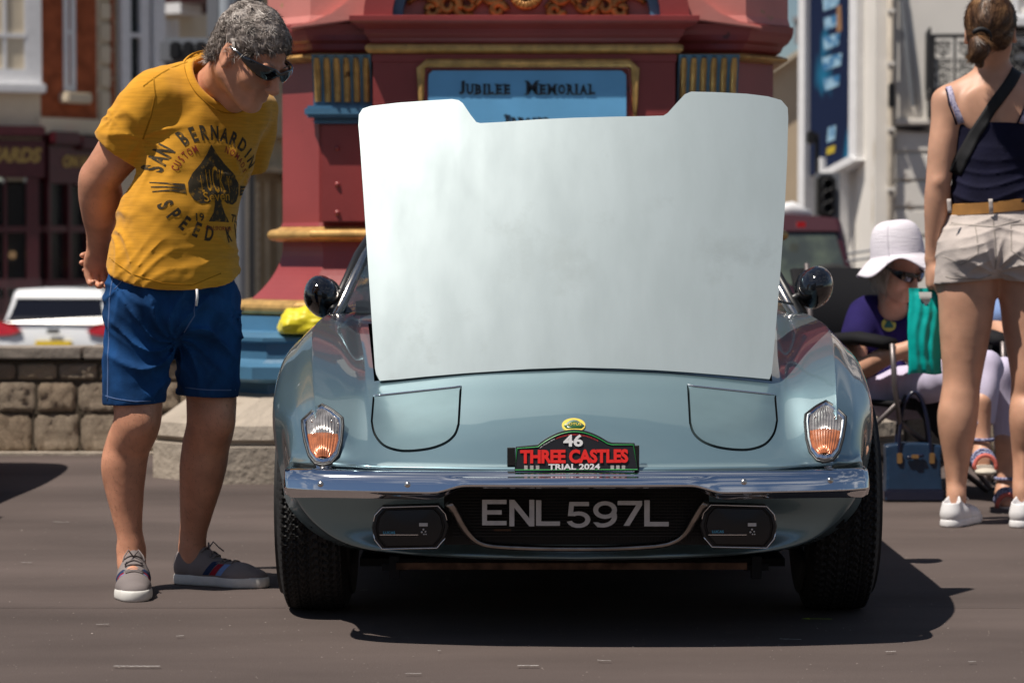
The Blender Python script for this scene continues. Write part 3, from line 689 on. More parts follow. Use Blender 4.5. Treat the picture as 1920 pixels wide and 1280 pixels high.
def ptxt(body_, x0, x1, y0, y1, m, name='lettering', off=.0, **k):
    sl = math.atan2(-1, 230)
    textobj(name, body_, toward(tilt((x0+x1)/2, (y0+y1)/2), .002), (1, 0, .008), (0, .19, 1), .03, m, pl, .0012, fit=((x1-x0)/FP*6.05, (y1-y0)/FP*6.05), offset=off, **k)
ptxt('46', 1056, 1093, 814, 837, M_white, off=.03); ptxt('THREE CASTLES', 975, 1178, 842, 868, M_red, off=.045, spacing=.95)
ptxt('TRIAL 2024', 1028, 1125, 869, 880, M_white, off=.03)
# small curved line of words under the arch
sv, sf = textmesh('ORGANISED BY THREE CASTLES MOTOR CLUB', .01, .0); xs = [p[0] for p in sv]; x0, x1 = min(xs), max(xs)
def arcpt(u, h): # u 0..1 along arch
    t = .74-.60*u; x = 1140+(1008-1140)*t; y = 829+5*t-26*math.sin(math.pi*t)**.85; return toward(tilt(x, y+9-h), .002)
mk('arch_lettering', ([arcpt((p[0]-x0)/(x1-x0), p[1]/.007*2.6) for p in sv], sf), M_red, pl)
sv, sf = textmesh('5th-7th June 2024', .01, .0); xs = [p[0] for p in sv]; x0, x1 = min(xs), max(xs)
def arcpt2(u, h):
    t = .97-.21*u; x = 1140+(1008-1140)*t; y = 829+5*t-26*math.sin(math.pi*t)**.85; return toward(tilt(x, y+9-h), .002)
mk('arch_lettering', ([arcpt2((p[0]-x0)/(x1-x0), p[1]/.007*2.6) for p in sv], sf), M_white, pl)
for x in (986, 997, 1008, 1148, 1158.5, 1169):
    mk('castle_print', MB().box(toward(tilt(x-3.2, 880), .0005), toward(tilt(x+3.2, 872), .002)).out(), M_blueprint if False else M_plate, pl)
mk('plate_bracket', MB().box(P(951, 872, 6.06), P(966, 838, 6.075)).out(), M_black, car)
mk('plate_bracket', MB().box(P(1190, 880, 6.05), P(1198, 834, 6.07)).out(), M_black, car)
bc = (1075.5, 803); be = [(bc[0]+22*math.cos(a), bc[1]-4+13*math.sin(a)) for a in np.linspace(0, 2*math.pi, 33)[:-1]]
bdg = mk('nose_badge', patch(be, 3, .004, .005), M_yellow, car, smooth=True, angle=40); fix(bdg)
tri = [(1057, 801), (1062, 796), (1070, 791), (1076, 790), (1082, 791), (1090, 796), (1096, 801), (1090, 806), (1062, 806)]
o = mk('badge_field', patch(tri, 2, .0055, .002), M_bgreen, bdg, smooth=True); fix(o)
hb, nb = hit(1076, 799); textobj('lettering', 'LOTUS', hb+nb*.0065, (1, 0, 0), (0, .7, .7), .01, M_yellow, bdg, .0008, fit=(.036, .008))
# ------------------------------------------------------------------ undertray, tow points
mk('front_crossmember', MB().box((CX-.44, 6.25, .170), (CX+.42, 6.28, .186)).out(), M_mudrust, car)
for s in (-1, 1): mk('suspension_bracket', MB().box((CX+s*.445-.012, 6.26, .145), (CX+s*.445+.012, 6.30, .20)).box((CX+s*.445-.03, 6.27, .165), (CX+s*.445+.03, 6.29, .18)).out(), M_void, car)
for s in (-1, 1): mk('sun_block_panel', MB().box((CX+.01+s*.63-.045, 6.455, .25), (CX+.01+s*.63+.045, 6.47, .45)).out(), M_void, car)  # added panels, keep sunlight from slipping between valance and tyre
mk('floor_pan', MB().box((CX-.55, 6.6, .135), (CX+.55, 9.8, .155)).out(), M_void, car)
# ------------------------------------------------------------------ cabin
cab = [[(.655, 7.50, .765), (.64, 7.48, .77), (.45, 7.38, .775), (0, 7.33, .78)],
       [(.60, 7.86, .925), (.585, 7.84, .93), (.40, 7.75, .935), (0, 7.71, .94)],
       [(.53, 8.16, 1.055), (.515, 8.14, 1.06), (.36, 8.05, 1.065), (0, 8.02, 1.07)]]
def symrow(r_): return [Vector((CX-p[0], p[1], p[2])) for p in r_]+[Vector((CX+p[0], p[1], p[2])) for p in r_[::-1][1:]]
ws = dense([symrow(r_) for r_ in cab], 4, 3)
mk('windscreen', MB().grid([[Vector(p) for p in r_] for r_ in ws]).out(), M_glass, car, smooth=True)
roof = dense([symrow(r_) for r_ in ([(.545, 8.14, 1.05), (.53, 8.12, 1.065), (.36, 8.05, 1.072), (0, 8.02, 1.077)], [(.56, 8.5, 1.06), (.53, 8.5, 1.082), (.36, 8.5, 1.09), (0, 8.5, 1.092)], [(.57, 8.85, 1.0), (.55, 8.85, 1.04), (.36, 8.85, 1.06), (0, 8.85, 1.062)])], 4, 4)
o = mk('roof', MB().grid([[Vector(p) for p in r_] for r_ in roof]).out(), M_paint, car, smooth=True); o.modifiers.new('t', 'SOLIDIFY').thickness = .02
for s in (-1, 1):
    mk('windscreen_pillar', MB().tube([(CX+s*.672, 7.50, .755), (CX+s*.61, 7.87, .93), (CX+s*.54, 8.17, 1.065)], .013, 10, flat=1.3).out(), M_steel, car, smooth=True)
    mk('door_frame', MB().tube([(CX+s*.69, 7.53, .76), (CX+s*.632, 7.90, .935), (CX+s*.56, 8.20, 1.07), (CX+s*.575, 8.5, 1.07), (CX+s*.60, 8.85, 1.02)], .014, 8).out(), M_black, car, smooth=True)
    mk('side_window', MB().grid([[Vector((CX+s*.675, 7.62, .77)), Vector((CX+s*.685, 8.2, .775)), Vector((CX+s*.68, 8.8, .80))], [Vector((CX+s*.62, 7.92, .93)), Vector((CX+s*.615, 8.25, .95)), Vector((CX+s*.62, 8.8, .93))], [Vector((CX+s*.565, 8.2, 1.055)), Vector((CX+s*.575, 8.5, 1.06)), Vector((CX+s*.595, 8.8, 1.02))]]).out(), M_glass, car, smooth=True)
    bt = MB(); g = [[Vector((CX+s*.70, 8.78, .80)), Vector((CX+s*.71, 9.3, .80)), Vector((CX+s*.68, 9.9, .75))], [Vector((CX+s*.64, 8.8, .95)), Vector((CX+s*.66, 9.3, .93)), Vector((CX+s*.64, 9.9, .80))], [Vector((CX+s*.57, 8.82, 1.05)), Vector((CX+s*.60, 9.3, .97)), Vector((CX+s*.60, 9.9, .80))], [Vector((CX+s*.53, 8.82, 1.04)), Vector((CX+s*.56, 9.3, .95)), Vector((CX+s*.57, 9.9, .77))]]
    D = dense(g, 4, 4); o = mk('rear_buttress', MB().grid([[Vector(p) for p in r_] for r_ in D]).out(), M_paint, car, smooth=True); fix(o)
    mk('seat', MB().box((CX+s*.30-.2, 8.35, .3), (CX+s*.30+.2, 8.5, .92)).out(), M_cabin, car)
mk('dashboard', MB().box((CX-.62, 7.60, .70), (CX+.62, 7.78, .80)).out(), M_cabin, car)
mk('bulkhead', MB().box((CX-.55, 8.84, .5), (CX+.55, 8.87, 1.04)).out(), M_cabin, car)
mk('wiper', MB().tube([(CX+.55, 7.44, .79), (CX+.20, 7.38, .86)], .005, 6).tube([(CX+.66, 7.42, .795), (CX+.42, 7.38, .84)], .004, 6).out(), M_black, car)
mk('tail_panel', MB().box((CX-.62, 10.06, .38), (CX+.62, 10.09, .62)).out(), M_black, car)
# ------------------------------------------------------------------ door mirrors
for s, (px, py) in ((-1, (604, 556)), (1, (1528, 539))):
    c = P(px, py, 7.62); vol = Vol(c-Vector((.12, .12, .12)), c+Vector((.12, .12, .12)), .004)
    tl = Matrix.Rotation(R(18*s), 3, 'Y')
    vol.ell(c, (.052, .075, .065), tl); vol.plane(c+Vector((0, .035, 0)), (0, 1, 0), .012)
    mm = mk('door_mirror', vol.mesh(1), M_gloss, car, smooth=True)
    foot = P(650 if s < 0 else 1495, 588, 7.62)
    mk('mirror_stalk', MB().tube([c+Vector((-s*.035, .0, -.025)), c+Vector((-s*.06, .01, -.03)), foot+Vector((s*.01, 0, .005)), foot+Vector((-s*.02, 0, -.02))], [.018, .02, .022, .02], 10).out(), M_black, mm, smooth=True)
    mk('mirror_glass', MB().lathe([(.058, .0), (0, .001)], c+Vector((0, .034, 0)), 'y', 24).out(), M_chrome, mm)
# ------------------------------------------------------------------ wheels
def tyre_mesh():
    nA, prof = 300, []
    W = .087; RO = .298
    ss = np.linspace(-1, 1, 41); out = []
    for s in ss:
        w = abs(s); x = s*W*1.02
        r_ = RO-.010*w**4-(.0 if w < .86 else (w-.86)/.14*.03)
        out.append((x, r_, w))
    shoulder = [(W*1.10, .255), (W*1.13, .225), (W*1.05, .19), (W*.9, .168)]
    pts = []
    v = []
    for i in range(nA):
        a = 2*math.pi*i/nA
        row = [(-p[0], p[1]) for p in shoulder[::-1]]
        for x, r_, w in out:
            dep = 0
            if w < .97:
                u = x/W*4.0; zz = .9*abs(((i/nA*75)) % 1*2-1)          # zigzag grooves round the tyre
                g1 = abs(((u+zz*.8)*.75) % 1-.5)
                g2 = abs(((i/nA*75)+.5*math.sin(u*2.5)+(.5 if int(u+10) % 2 else 0)) % 1-.5)
                if g1 < .10 or (g2 < .11): dep = .0065
            row.append((x, r_-dep))
        row += shoulder
        v.append([Vector((q[0], q[1]*math.cos(a), q[1]*math.sin(a))) for q in row])
    mb = MB(); n = nA; m = len(v[0]); mb.add([p for r_ in v for p in r_], [(i*m+k, ((i+1) % n)*m+k, ((i+1) % n)*m+k+1, i*m+k+1) for i in range(n) for k in range(m-1)]); return mb.out()
TY = tyre_mesh(); first = None
for wy in (6.80, 9.14):
    for s in (-1, 1):
        c = Vector((CX+.014+s*.685, wy, .296))
        if first is None:
            w = mk('wheel', MB().lathe([(.168, -.07), (.160, -.06), (.150, .0), (.12, .055), (.05, .05), (.03, .07), (0, .07)], (0, 0, 0), 'x', 32).out(), M_alloy, None, smooth=True, angle=35); fix(w)
            ty = mk('tyre', TY, M_rubber, w, smooth=True, angle=25); w.location = c-ORG[car.name]; w.parent = car; first = w
            if s < 0: w.rotation_euler.z = math.pi
        else:
            w2 = first.copy(); COL.objects.link(w2); w2.location = c-ORG[car.name]; w2.rotation_euler = (R(37*wy), 0, math.pi if s < 0 else 0)
            t2 = first.children[0].copy(); COL.objects.link(t2); t2.parent = w2

# ------------------------------------------------------------------ materials of the place
M_asph = mat('asphalt', (.106, .083, .076), .88, var=.28, vscale=1.1, bump=.6, bscale=330, bdist=.006, lo=.3, hi=.7, detail=14, mapscale=(.55, 1.6, 1), stains=(170, .60, .06, (.135, .118, .112)))
M_road = mat('road', (.07, .066, .064), .9, var=.15, vscale=1)
M_joint = mat('joint_dirt', (.045, .038, .036), .95)
M_chalk = mat('white_mark', (.42, .40, .38), .9, var=.3, vscale=60)
M_lime = mat('lime_chalk', (.42, .55, .03), .8)
M_mred = mat('memorial_red_paint', (.30, .050, .050), .38, coat=.3, crough=.3, var=.12, vscale=2.5, bump=.06, bscale=60, stains=(9, .67, .03, (.13, .03, .03)))
M_mpink = mat('memorial_faded_red', (.60, .22, .19), .5, coat=.1, var=.1, vscale=3, bump=.08, bscale=50, stains=(4.5, .66, .015, (.42, .25, .13)))
M_mgold = mat('memorial_gold_paint', (.60, .36, .12), .38, .35, var=.22, vscale=18, bump=.08, bscale=90, stains=(22, .62, .05, (.14, .06, .02)))
M_mblue = mat('memorial_blue_paint', (.07, .19, .315), .42, coat=.2, crough=.3, var=.12, vscale=4, bump=.08, bscale=60, stains=(10, .68, .03, (.03, .07, .11)))
M_panel = mat('memorial_panel_blue', (.16, .46, .78), .45, coat=.2, crough=.3, var=.06, vscale=5, bump=.04, bscale=60, stains=(14, .70, .03, (.22, .30, .38)))
M_letter = mat('memorial_letters', (.015, .02, .03), .5)
M_orn = mat('ornament_gold', (.50, .23, .06), .35, .4, var=.4, vscale=25, bump=.1, bscale=80)
M_plinth = mat('weathered_limestone', (.40, .345, .285), .9, var=.12, vscale=5, bump=.5, bscale=28, bdist=.02, stains=(7, .60, .10, (.24, .19, .14), (1, 1, .35)))
STONES = [mat('rough_stone_%s' % n, c, .95, var=.22, vscale=14, bump=.7, bscale=38, bdist=.02) for n, c in (('grey', (.38, .305, .23)), ('buff', (.47, .365, .255)), ('brown', (.35, .27, .195)))]
M_coping = mat('coping_stone', (.27, .235, .20), .9, var=.18, vscale=8, bump=.4, bscale=40)
M_mortar = mat('mortar', (.085, .068, .05), .95)
M_brick = mat('red_brick', (.33, .09, .038), .9, var=.25, vscale=5)
M_bmort = M_brick
M_cream = mat('cream_render', (.66, .57, .43), .85, var=.06, vscale=1.5)
M_beige = mat('beige_render', (.62, .49, .34), .85, var=.05, vscale=1.2, bump=.1, bscale=8, stains=(2.2, .62, .1, (.50, .39, .27)))
M_wpaint = mat('white_paint', (.76, .76, .77), .5, var=.04)
M_greyp = mat('grey_paint', (.20, .21, .23), .5)
M_wine = mat('shopfront_wine', (.075, .010, .016), .35, coat=.3, var=.1)
M_gl = mat('shop_gold', (.45, .30, .08), .4)
M_wall = mat('whitewash', (.80, .765, .71), .85, var=.06, vscale=1.1, bump=.15, bscale=6, stains=(1.6, .64, .07, (.45, .36, .24), (1, 1, .3)))
M_pane = glassmat('window_pane', alpha=.75, gcol=(.03, .032, .034), rough=.08); M_pane.node_tree.nodes['Principled BSDF'].inputs['Specular IOR Level'].default_value = .35
M_dark = mat('dark_interior', (.03, .028, .027), .9, var=.3, vscale=1)
M_curt = mat('interior_wall', (.20, .18, .155), .9, var=.4, vscale=.8)
M_iron = mat('black_iron', (.02, .02, .022), .5)
M_bstone = mat('buff_ashlar', (.50, .39, .26), .9, var=.15, vscale=1.5)
M_rooft = mat('roof_tile', (.30, .12, .07), .9, var=.2)
M_bulb = mat('lit_bulb', (1, .7, .4), .5, emit=((1, .6, .3), 2.5))
# ------------------------------------------------------------------ ground: one sheet, falling gently away behind the wall
ys = [-30, 0, 4, 12.6, 13, 16, 23, 36, 60, 120, 500]; zs = [0, 0, 0, 0, -.02, -.18, -.48, -1.30, -2.2, -3.0, -4]
g = [[Vector((x, y, z)) for x in (-300, -60, -20, -6, 0, 6, 20, 60, 300)] for y, z in zip(ys, zs)]
o = mk('ground', MB().grid(g).out(), M_asph, smooth=False); tag(o, kind='structure'); fix(o)
def gz(y): return float(np.interp(y, ys, zs))
# slab joints and scuffs in the paving
jl = []
def strip(name, x0, x1, yA, yB, m, w=.006, z=.004):
    n = 14; a = [Vector((x0+(x1-x0)*i/n, yA+(yB-yA)*i/n+random.uniform(-.002, .002), z)) for i in range(n+1)]
    mb = MB(); mb.grid([[p+Vector((0, -w*random.uniform(.6, 1.2), 0)) for p in a], [p+Vector((0, w*random.uniform(.6, 1.2), 0)) for p in a]])
    o = mk(name, mb.out(), m); tag(o, kind='structure'); return o
yj = P(500, 1143, 6.5); Yj = CZ*FP/(1143-470)
strip('paving_joint', -9, 9, 6.77, 6.80, M_joint, .0022)
def gp(px, py, z=.006):
    d = RAY(px, py); t = (z-CZ)/d.z; return Vector((d.x*t, d.y*t, z))
marks = [(213, 300, 1248), (1462, 1502, 1197), (676, 690, 1106), (655, 662, 1107), (100, 130, 978), (820, 826, 1219), (970, 1010, 1247), (1660, 1680, 1221), (40, 60, 1054), (1120, 1145, 1237), (180, 204, 1170), (330, 345, 1192), (1815, 1830, 1240), (760, 790, 1262)]
for a, b, y in marks:
    pa, pb = gp(a, y), gp(b, y+random.uniform(-1.5, 1.5)); o = strip('scuff_mark', pa.x, pb.x, pa.y, pb.y, M_chalk, .0035 if b-a > 30 else .0025, .0065); tag(o, kind='structure')
pa, pb = gp(1502, 1159), gp(1560, 1159.6); mb = MB(); w = .006
mb.add([pa+Vector((0, 0, 0)), pa+Vector((.022, .012, 0)), pa+Vector((.022, -.012, 0)), pa+Vector((.02, .003, 0)), pb+Vector((0, .003, 0)), pb+Vector((0, -.003, 0)), pa+Vector((.02, -.003, 0))], [(0, 1, 2), (3, 6, 5, 4)])
o = mk('paint_arrow', mb.out(), M_lime); tag(o, kind='structure')
mb = MB(); rg = random.Random(5)
for _ in range(1500):      # grit and pale specks lying on the paving
    y = 5.0+7*rg.random()**1.5; x = rg.uniform(-.22, .22)*y; r_ = rg.uniform(.0007, .0019)*(1 if rg.random() < .98 else 2); a_ = rg.random()*3
    v = [(x+r_*(1.6 if k % 2 else 1)*math.cos(a_+k*1.256), y+r_*math.sin(a_+k*1.256), .0012) for k in range(5)]+[(x, y, .0012+r_*.8)]
    mb.add(v, [(k, (k+1) % 5, 5) for k in range(5)])
tag(mk('grit', mb.out(), mat('grit_stone', (.26, .22, .20), .9, var=.4, vscale=3)), kind='stuff')
# ------------------------------------------------------------------ low stone walls
def rockmesh(seed):
    """a rough-hewn block face: square-edged, chipped and pitted"""
    rng = random.Random(seed); bm = bmesh.new(); bmesh.ops.create_grid(bm, x_segments=12, y_segments=8, size=.5)
    for v in bm.verts:
        e = min(.5-abs(v.co.x), .5-abs(v.co.y)); q = Vector((v.co.x*4+seed*7.3, v.co.y*3, seed))
        v.co.z = (1 if e > .02 else 0)*(.45+.55*noise.noise(q)+.40*abs(noise.noise(q*2.3))+.16*noise.noise(q*5.1))
        if e > .02: v.co.z *= min(1, e/.10)**.25
        if e < .001 and rng.random() < .5: v.co.x *= rng.uniform(.95, 1); v.co.y *= rng.uniform(.94, 1)
    vs = [(v.co.x, -v.co.z, v.co.y) for v in bm.verts]; fs = [tuple(v.index for v in f.verts) for f in bm.faces]; bm.free(); return vs, fs
rocks = []
for i in range(9):
    vs, fs = rockmesh(i); me = bpy.data.meshes.new('stone'); me.from_pydata(vs, [], fs); me.materials.append(STONES[i % 3]); me.polygons.foreach_set('use_smooth', [True]*len(fs)); me.update(); rocks.append(me)
def stone_wall(name, label, x0, x1, Y, sizes=((.188, .20, .27), (.148, .16, .25), (.085, .17, .27)), cop=.062, seed=1, ztop=.50):
    rng = random.Random(seed)
    t = thing(name, label, 'wall', ((x0+x1)/2, Y, 0)); zt = ztop-cop
    mk('wall_core', MB().box((x0, Y+.012, -.1), (x1, Y+.30, zt-.001)).out(), M_mortar, t)
    z = .004
    for hgt, wl, wh in sizes:
        x = x0-rng.uniform(0, .2)
        while x < x1:
            w = rng.uniform(wl, wh); a, b = max(x, x0), min(x+w, x1)
            if b-a > .06:
                o = bpy.data.objects.new('stone', rng.choice(rocks)); link(o, t); o.location = Vector(((a+b)/2, Y+.012, z+hgt/2))-ORG[t.name]; o.scale = (b-a-.014, rng.uniform(.012, .024), hgt-.012)
                ORG[o.name] = ORG[t.name]
            x += w
        z += hgt+.002
    x = x0-.3
    while x < x1:
        w = rng.uniform(.75, 1.0); a, b = max(x, x0), min(x+w, x1)
        if b-a > .05: o = boxobj('coping_stone', (a+.004, Y-.02, zt+.003+rng.uniform(0, .003)), (b-.004, Y+.34, ztop+rng.uniform(-.004, .004)), M_coping, t, bevel=.008)
        x += w
    mk('wall_footing', MB().box((x0, Y-.07, -.02), (x1, Y+.01, .012)).out(), M_plinth, t)
    return t
YW = 11.95
stone_wall('stone_wall', 'low rough stone wall with flat coping in front of the white car', -5.2, -1.47, YW, seed=3)
stone_wall('stone_wall', 'low rough stone wall behind the seated woman and blue handbag', 1.62, 6.5, YW, seed=8)
# ------------------------------------------------------------------ jubilee clock memorial
def octa(cx, cy, w, c):
    """square of half width w with corners cut by c, front first, counter-clockwise from front left"""
    return [(cx-w+c, cy-w), (cx+w-c, cy-w), (cx+w, cy-w+c), (cx+w, cy+w-c), (cx+w-c, cy+w), (cx-w+c, cy+w), (cx-w, cy+w-c), (cx-w, cy-w+c)]
MCX, MCY = .068, 11.98
def loft(name, prof, m, parent, bev=None, smooth=False, cap=True, ang=30):
    """prof: list of (half width, corner cut, z)"""
    mb = MB(); rings = [[Vector((x, y, z)) for x, y in octa(MCX, MCY, w, c)] for w, c, z in prof]
    n = 8; v = [p for r_ in rings for p in r_]; f = []
    for i in range(len(rings)-1):
        for k in range(n): f.append((i*n+k, i*n+(k+1) % n, (i+1)*n+(k+1) % n, (i+1)*n+k))
    if cap: f.append(tuple(range(n-1, -1, -1))); f.append(tuple(range((len(rings)-1)*n, len(rings)*n)))
    o = mk(name, (v, f), m, parent); fix(o); return o
mem = thing('clock_memorial', 'red cast iron jubilee memorial with gold mouldings and blue panel on a stone plinth', 'memorial', (MCX, MCY, 0))
s10 = FP/10.36
# stone plinth
CC = .62
def zz(y, Y): return P(960, y, Y).z
loft('plinth', [(1.575, .32, -.02), (1.575, .32, .150), (1.560, .32, .156), (1.562, .32, .17), (1.575, .32, .18), (1.565, .32, .235), (1.42, .32, .345), (1.38, .32, .36)], M_plinth, mem)
# blue stepped base
loft('blue_base', [(1.38, .3, .34), (1.38, .3, .40), (1.42, .3, .405), (1.44, .3, .42), (1.44, .3, .47), (1.40, .3, .485), (1.385, .3, .50), (1.385, .3, .565), (1.40, .3, .575), (1.40, .3, .59), (1.37, .3, .605), (1.26, .26, .612), (1.26, .26, .672)], M_mblue, mem)
def torusprof(w, c, z0, z1, out, n=8): return [(w+out*math.sin(math.pi*i/n), c+out*.55*math.sin(math.pi*i/n), z0+(z1-z0)*(1-math.cos(math.pi*i/n))/2) for i in range(n+1)]
o = loft('gold_moulding', torusprof(1.215, .25, .673, .742, .045), M_mgold, mem)
# flared red foot: concave curve
fl = []
for i in range(13):
    t = i/12; fl.append((1.19-.13*(1-(1-t)**2.1), .24-.06*t, .743+.245*t))
loft('flared_foot', fl, M_mred, mem)
loft('gold_band', [(1.08, .18, .9885)]+torusprof(1.09, .18, .992, 1.042, .035)[1:-1]+[(1.085, .18, 1.043), (1.07, .18, 1.052)], M_mgold, mem)
# shaft: corner faces plain, main faces with recessed panels
W0 = 1.06
loft('shaft', [(W0+.008, .175, 1.053), (W0, .17, 1.07), (W0, .17, 1.86)], M_mred, mem)
def zrow(y): return P(960, y, 11.05).z
# front pilaster (breaks forward) carrying the inscription panel
YF = MCY-W0
def fbox(name, px0, px1, py0, py1, y_out, y_in, m, parent=mem, bevel=0):
    a = P(px0, py1, YF-y_out); b = P(px1, py0, YF-y_out); return boxobj(name, (a.x, YF-y_out, a.z), (b.x, YF+y_in, b.z), m, parent, bevel)
fbox('front_pilaster', 700, 1266, 100, 600, .14, 0, M_mred)
# blue fluted brackets left and right on the angled faces
def bracket(px0, px1, flip):
    bk = None
    n = 14; prof = []
    for i in range(n+1):
        t = i/n; prof.append((.055+.10*t**1.8, t))
    z0, z1 = zrow(203), zrow(112)
    a = P(px0, 150, YF+.02); b = P(px1, 150, YF+.02)
    g = [[Vector((a.x, YF-d, z0+(z1-z0)*t)), Vector((b.x, YF-d, z0+(z1-z0)*t))] for d, t in prof]
    mb = MB(); mb.grid(g); mb.add([g[i][0] for i in range(n+1)]+[Vector((a.x, YF, z0)), Vector((a.x, YF, z1))], [tuple(list(range(n+1))+[n+2, n+1])]); mb.add([g[i][1] for i in range(n+1)]+[Vector((b.x, YF, z0)), Vector((b.x, YF, z1))], [tuple(list(range(n+1))+[n+2, n+1])])
    bk = mk('fluted_bracket', mb.out(), M_mblue, mem, smooth=True, angle=30); fix(bk)
    for k in range(6):
        u = (k+.5)/6; x = a.x+(b.x-a.x)*u; mbf = MB(); gg = []
        for d, t in prof[1:-1]:
            w = .0145*(1 if t < .8 else .6+.4*(1-t)/.2); gg.append([Vector((x+w*math.cos(q), YF-d-.001-.016*math.sin(q), z0+(z1-z0)*t)) for q in np.linspace(0, math.pi, 7)])
        mk('gold_flute', MB().grid(gg).out(), M_mgold, bk, smooth=True)
    lg = MB(); lg.box((a.x-.035, YF-.10, z0-.05), (b.x+.02, YF+.01, z0-.001)); lg.box((a.x-.01, YF-.07, z0-.075), (b.x, YF+.01, z0-.0505))
    lo_ = mk('bracket_ledge', lg.out(), M_mblue, mem); fix(lo_, .012)
    sh = boxobj('side_panel_raised', (a.x+.03, YF-.045, 1.07), (b.x+.0, YF+.001, z0-.076), M_mred, mem, .006)
    for py in (281, 348, 400):
        xx = a.x+.10 if not flip else b.x-.10
        mk('rivet', MB().lathe([(.012, .0), (.010, -.006), (.004, -.010), (0, -.010)], (xx, YF-.045, zrow(py)), 'y', 10).out(), M_mred, mem, smooth=True)
bracket(590, 699, False); bracket(1268, 1380, True)
# cornice, profile swept round the octagon and breaking forward over the pilaster
def cornice_front(prof, name, m, x0, x1):
    """prof (out, z): mitred returns at both ends"""
    mb = MB(); A = []
    for o_, z in prof:
        y = YF-.14-o_; A.append([Vector((x0-o_, YF+.2, z)), Vector((x0-o_, y, z)), Vector((x1+o_, y, z)), Vector((x1+o_, YF+.2, z))])
    mb.grid(A); v0 = A[-1]; mb.add(v0, [(0, 1, 2, 3)]); o = mk(name, mb.out(), m, mem); fix(o); return o
xa, xb = P(700, 100, YF-.14).x, P(1266, 100, YF-.14).x
zf = lambda y: P(960, y, YF-.2).z
gm_ = [(.0, zf(99)), (.018, zf(98)), (.03, zf(94)), (.034, zf(89)), (.03, zf(84)), (.018, zf(81)), (0, zf(80))]
cornice_front(gm_, 'gold_moulding', M_mgold, xa, xb)
cornice_front([(.0, zf(115)), (.006, zf(114)), (.006, zf(101)), (.0, zf(100))], 'fillet', M_mred, xa, xb)
cornice_front([(.01, zf(79.5)), (.02, zf(70)), (.035, zf(62)), (.038, zf(54)), (.06, zf(50)), (.085, zf(44)), (.095, zf(40)), (.096, zf(31)), (.09, zf(30))], 'cornice', M_mred, xa, xb)
zb_ = lambda y: P(960, y, YF+.05).z
loft('gold_moulding', [(W0, .17, zb_(118))]+[(W0+.03+.03*math.sin(math.pi*i/6), .18+.01*math.sin(math.pi*i/6), zb_(117)+(zb_(103)-zb_(117))*i/6) for i in range(7)]+[(W0, .17, zb_(102))], M_mgold, mem)
loft('cornice_ring', [(W0-.01, .17, 1.861), (W0+.01, .17, zb_(101.5)), (W0+.03, .18, zb_(96)), (W0+.04, .18, zb_(86)), (W0+.06, .19, zb_(80)), (W0+.075, .20, zb_(70)), (W0+.080, .20, zb_(62)), (W0+.082, .20, zb_(50)), (W0+.07, .20, zb_(48))], M_mred, mem)
# roof skirt: concave faded-red slopes rising from the cornice
z0_ = zb_(47)
loft('roof_skirt', [(W0+.068, .2, z0_), (W0+.060, .2, z0_+.03), (W0+.055, .195, z0_+.62)], M_mpink, mem)
for s_k in (-1, 1):
    q = [(1258, 30), (1258, -60), (1285, -60), (1300, -22), (1322, 4), (1350, 25), (1385, 41), (1428, 50), (1428, 57), (1306, 40)]
    q = q if s_k > 0 else [(1972-x, y) for x, y in q]
    o = mk('roof_swoop', MB().prism([P(x, y, YF-.075) for x, y in q], (0, -.035, 0), (0, .06, 0)).out(), M_mpink if s_k < 0 else M_mpink, mem); fix(o, .006)
# arch with gilded scrollwork above the front cornice
ac = P(985, -60, YF-.12); 
def arch(name, r0, r1, y0, y1, m):
    cx_, cz_ = P(987, 22, YF-.14).x, zf(29); n = 30; mb = MB()
    for i in range(n):
        a0, a1 = math.pi*i/n, math.pi*(i+1)/n
        q = [(r0, a0), (r1, a0), (r1, a1), (r0, a1)]
        pts = [Vector((cx_+r_*math.cos(a), y0, cz_+r_*.62*math.sin(a))) for r_, a in q]; mb.prism(pts, (0, 0, 0), (0, y1-y0, 0))
    o = mk(name, mb.out(), m, mem); fix(o, merge=1e-5); return o
arch('arch_rim', .56, .68, YF-.20, YF+.1, M_mred); arch('arch_inner_rim', .52, .562, YF-.15, YF+.1, M_mblue)
boxobj('arch_back', (MCX-.62, YF-.02, zf(29)), (MCX+.62, YF+.05, zf(29)+.36), M_letter, mem)
cxo, czo = P(987, 22, YF-.14).x, zf(29)
def scroll(x, z, r0, turns, a0, sgn, name='gilded_scroll', rt=.016):
    pts = []; n = 26
    for i in range(n):
        t = i/(n-1); a = a0+sgn*turns*2*math.pi*t; r_ = r0*(1-.82*t); pts.append((cxo+x+r_*math.cos(a), YF-.09, czo+z+r_*math.sin(a)))
    mk(name, MB().tube(pts, [rt*(1-.4*i/n)+.004 for i in range(n)], 8).out(), M_orn, mem, smooth=True)
for s in (-1, 1):
    scroll(s*.15, .10, .055, 1.2, R(90), s); scroll(s*.25, .055, .06, 1.3, R(-60), s); scroll(s*.33, .05, .05, 1.2, R(200 if s > 0 else -20), -s)
    scroll(s*.40, .035, .04, 1.2, R(90), s); scroll(s*.12, .03, .035, 1.1, R(0), -s); scroll(s*.21, .15, .05, 1.2, R(120), -s)
    pts = [(cxo+s*(.08+.42*t), YF-.08, czo+.02+.05*math.sin(t*9)+.02) for t in np.linspace(0, 1, 24)]; mk('gilded_vine', MB().tube(pts, .012, 8).out(), M_orn, mem, smooth=True)
for k in range(9):
    a = R(200+140*k/8); mk('shell_lobe', MB().tube([(cxo+.01*math.cos(a), YF-.11, czo+.09+.01*math.sin(a)), (cxo+.07*math.cos(a), YF-.13, czo+.10+.07*math.sin(a))], [.008, .016], 8).out(), M_orn, mem, smooth=True)
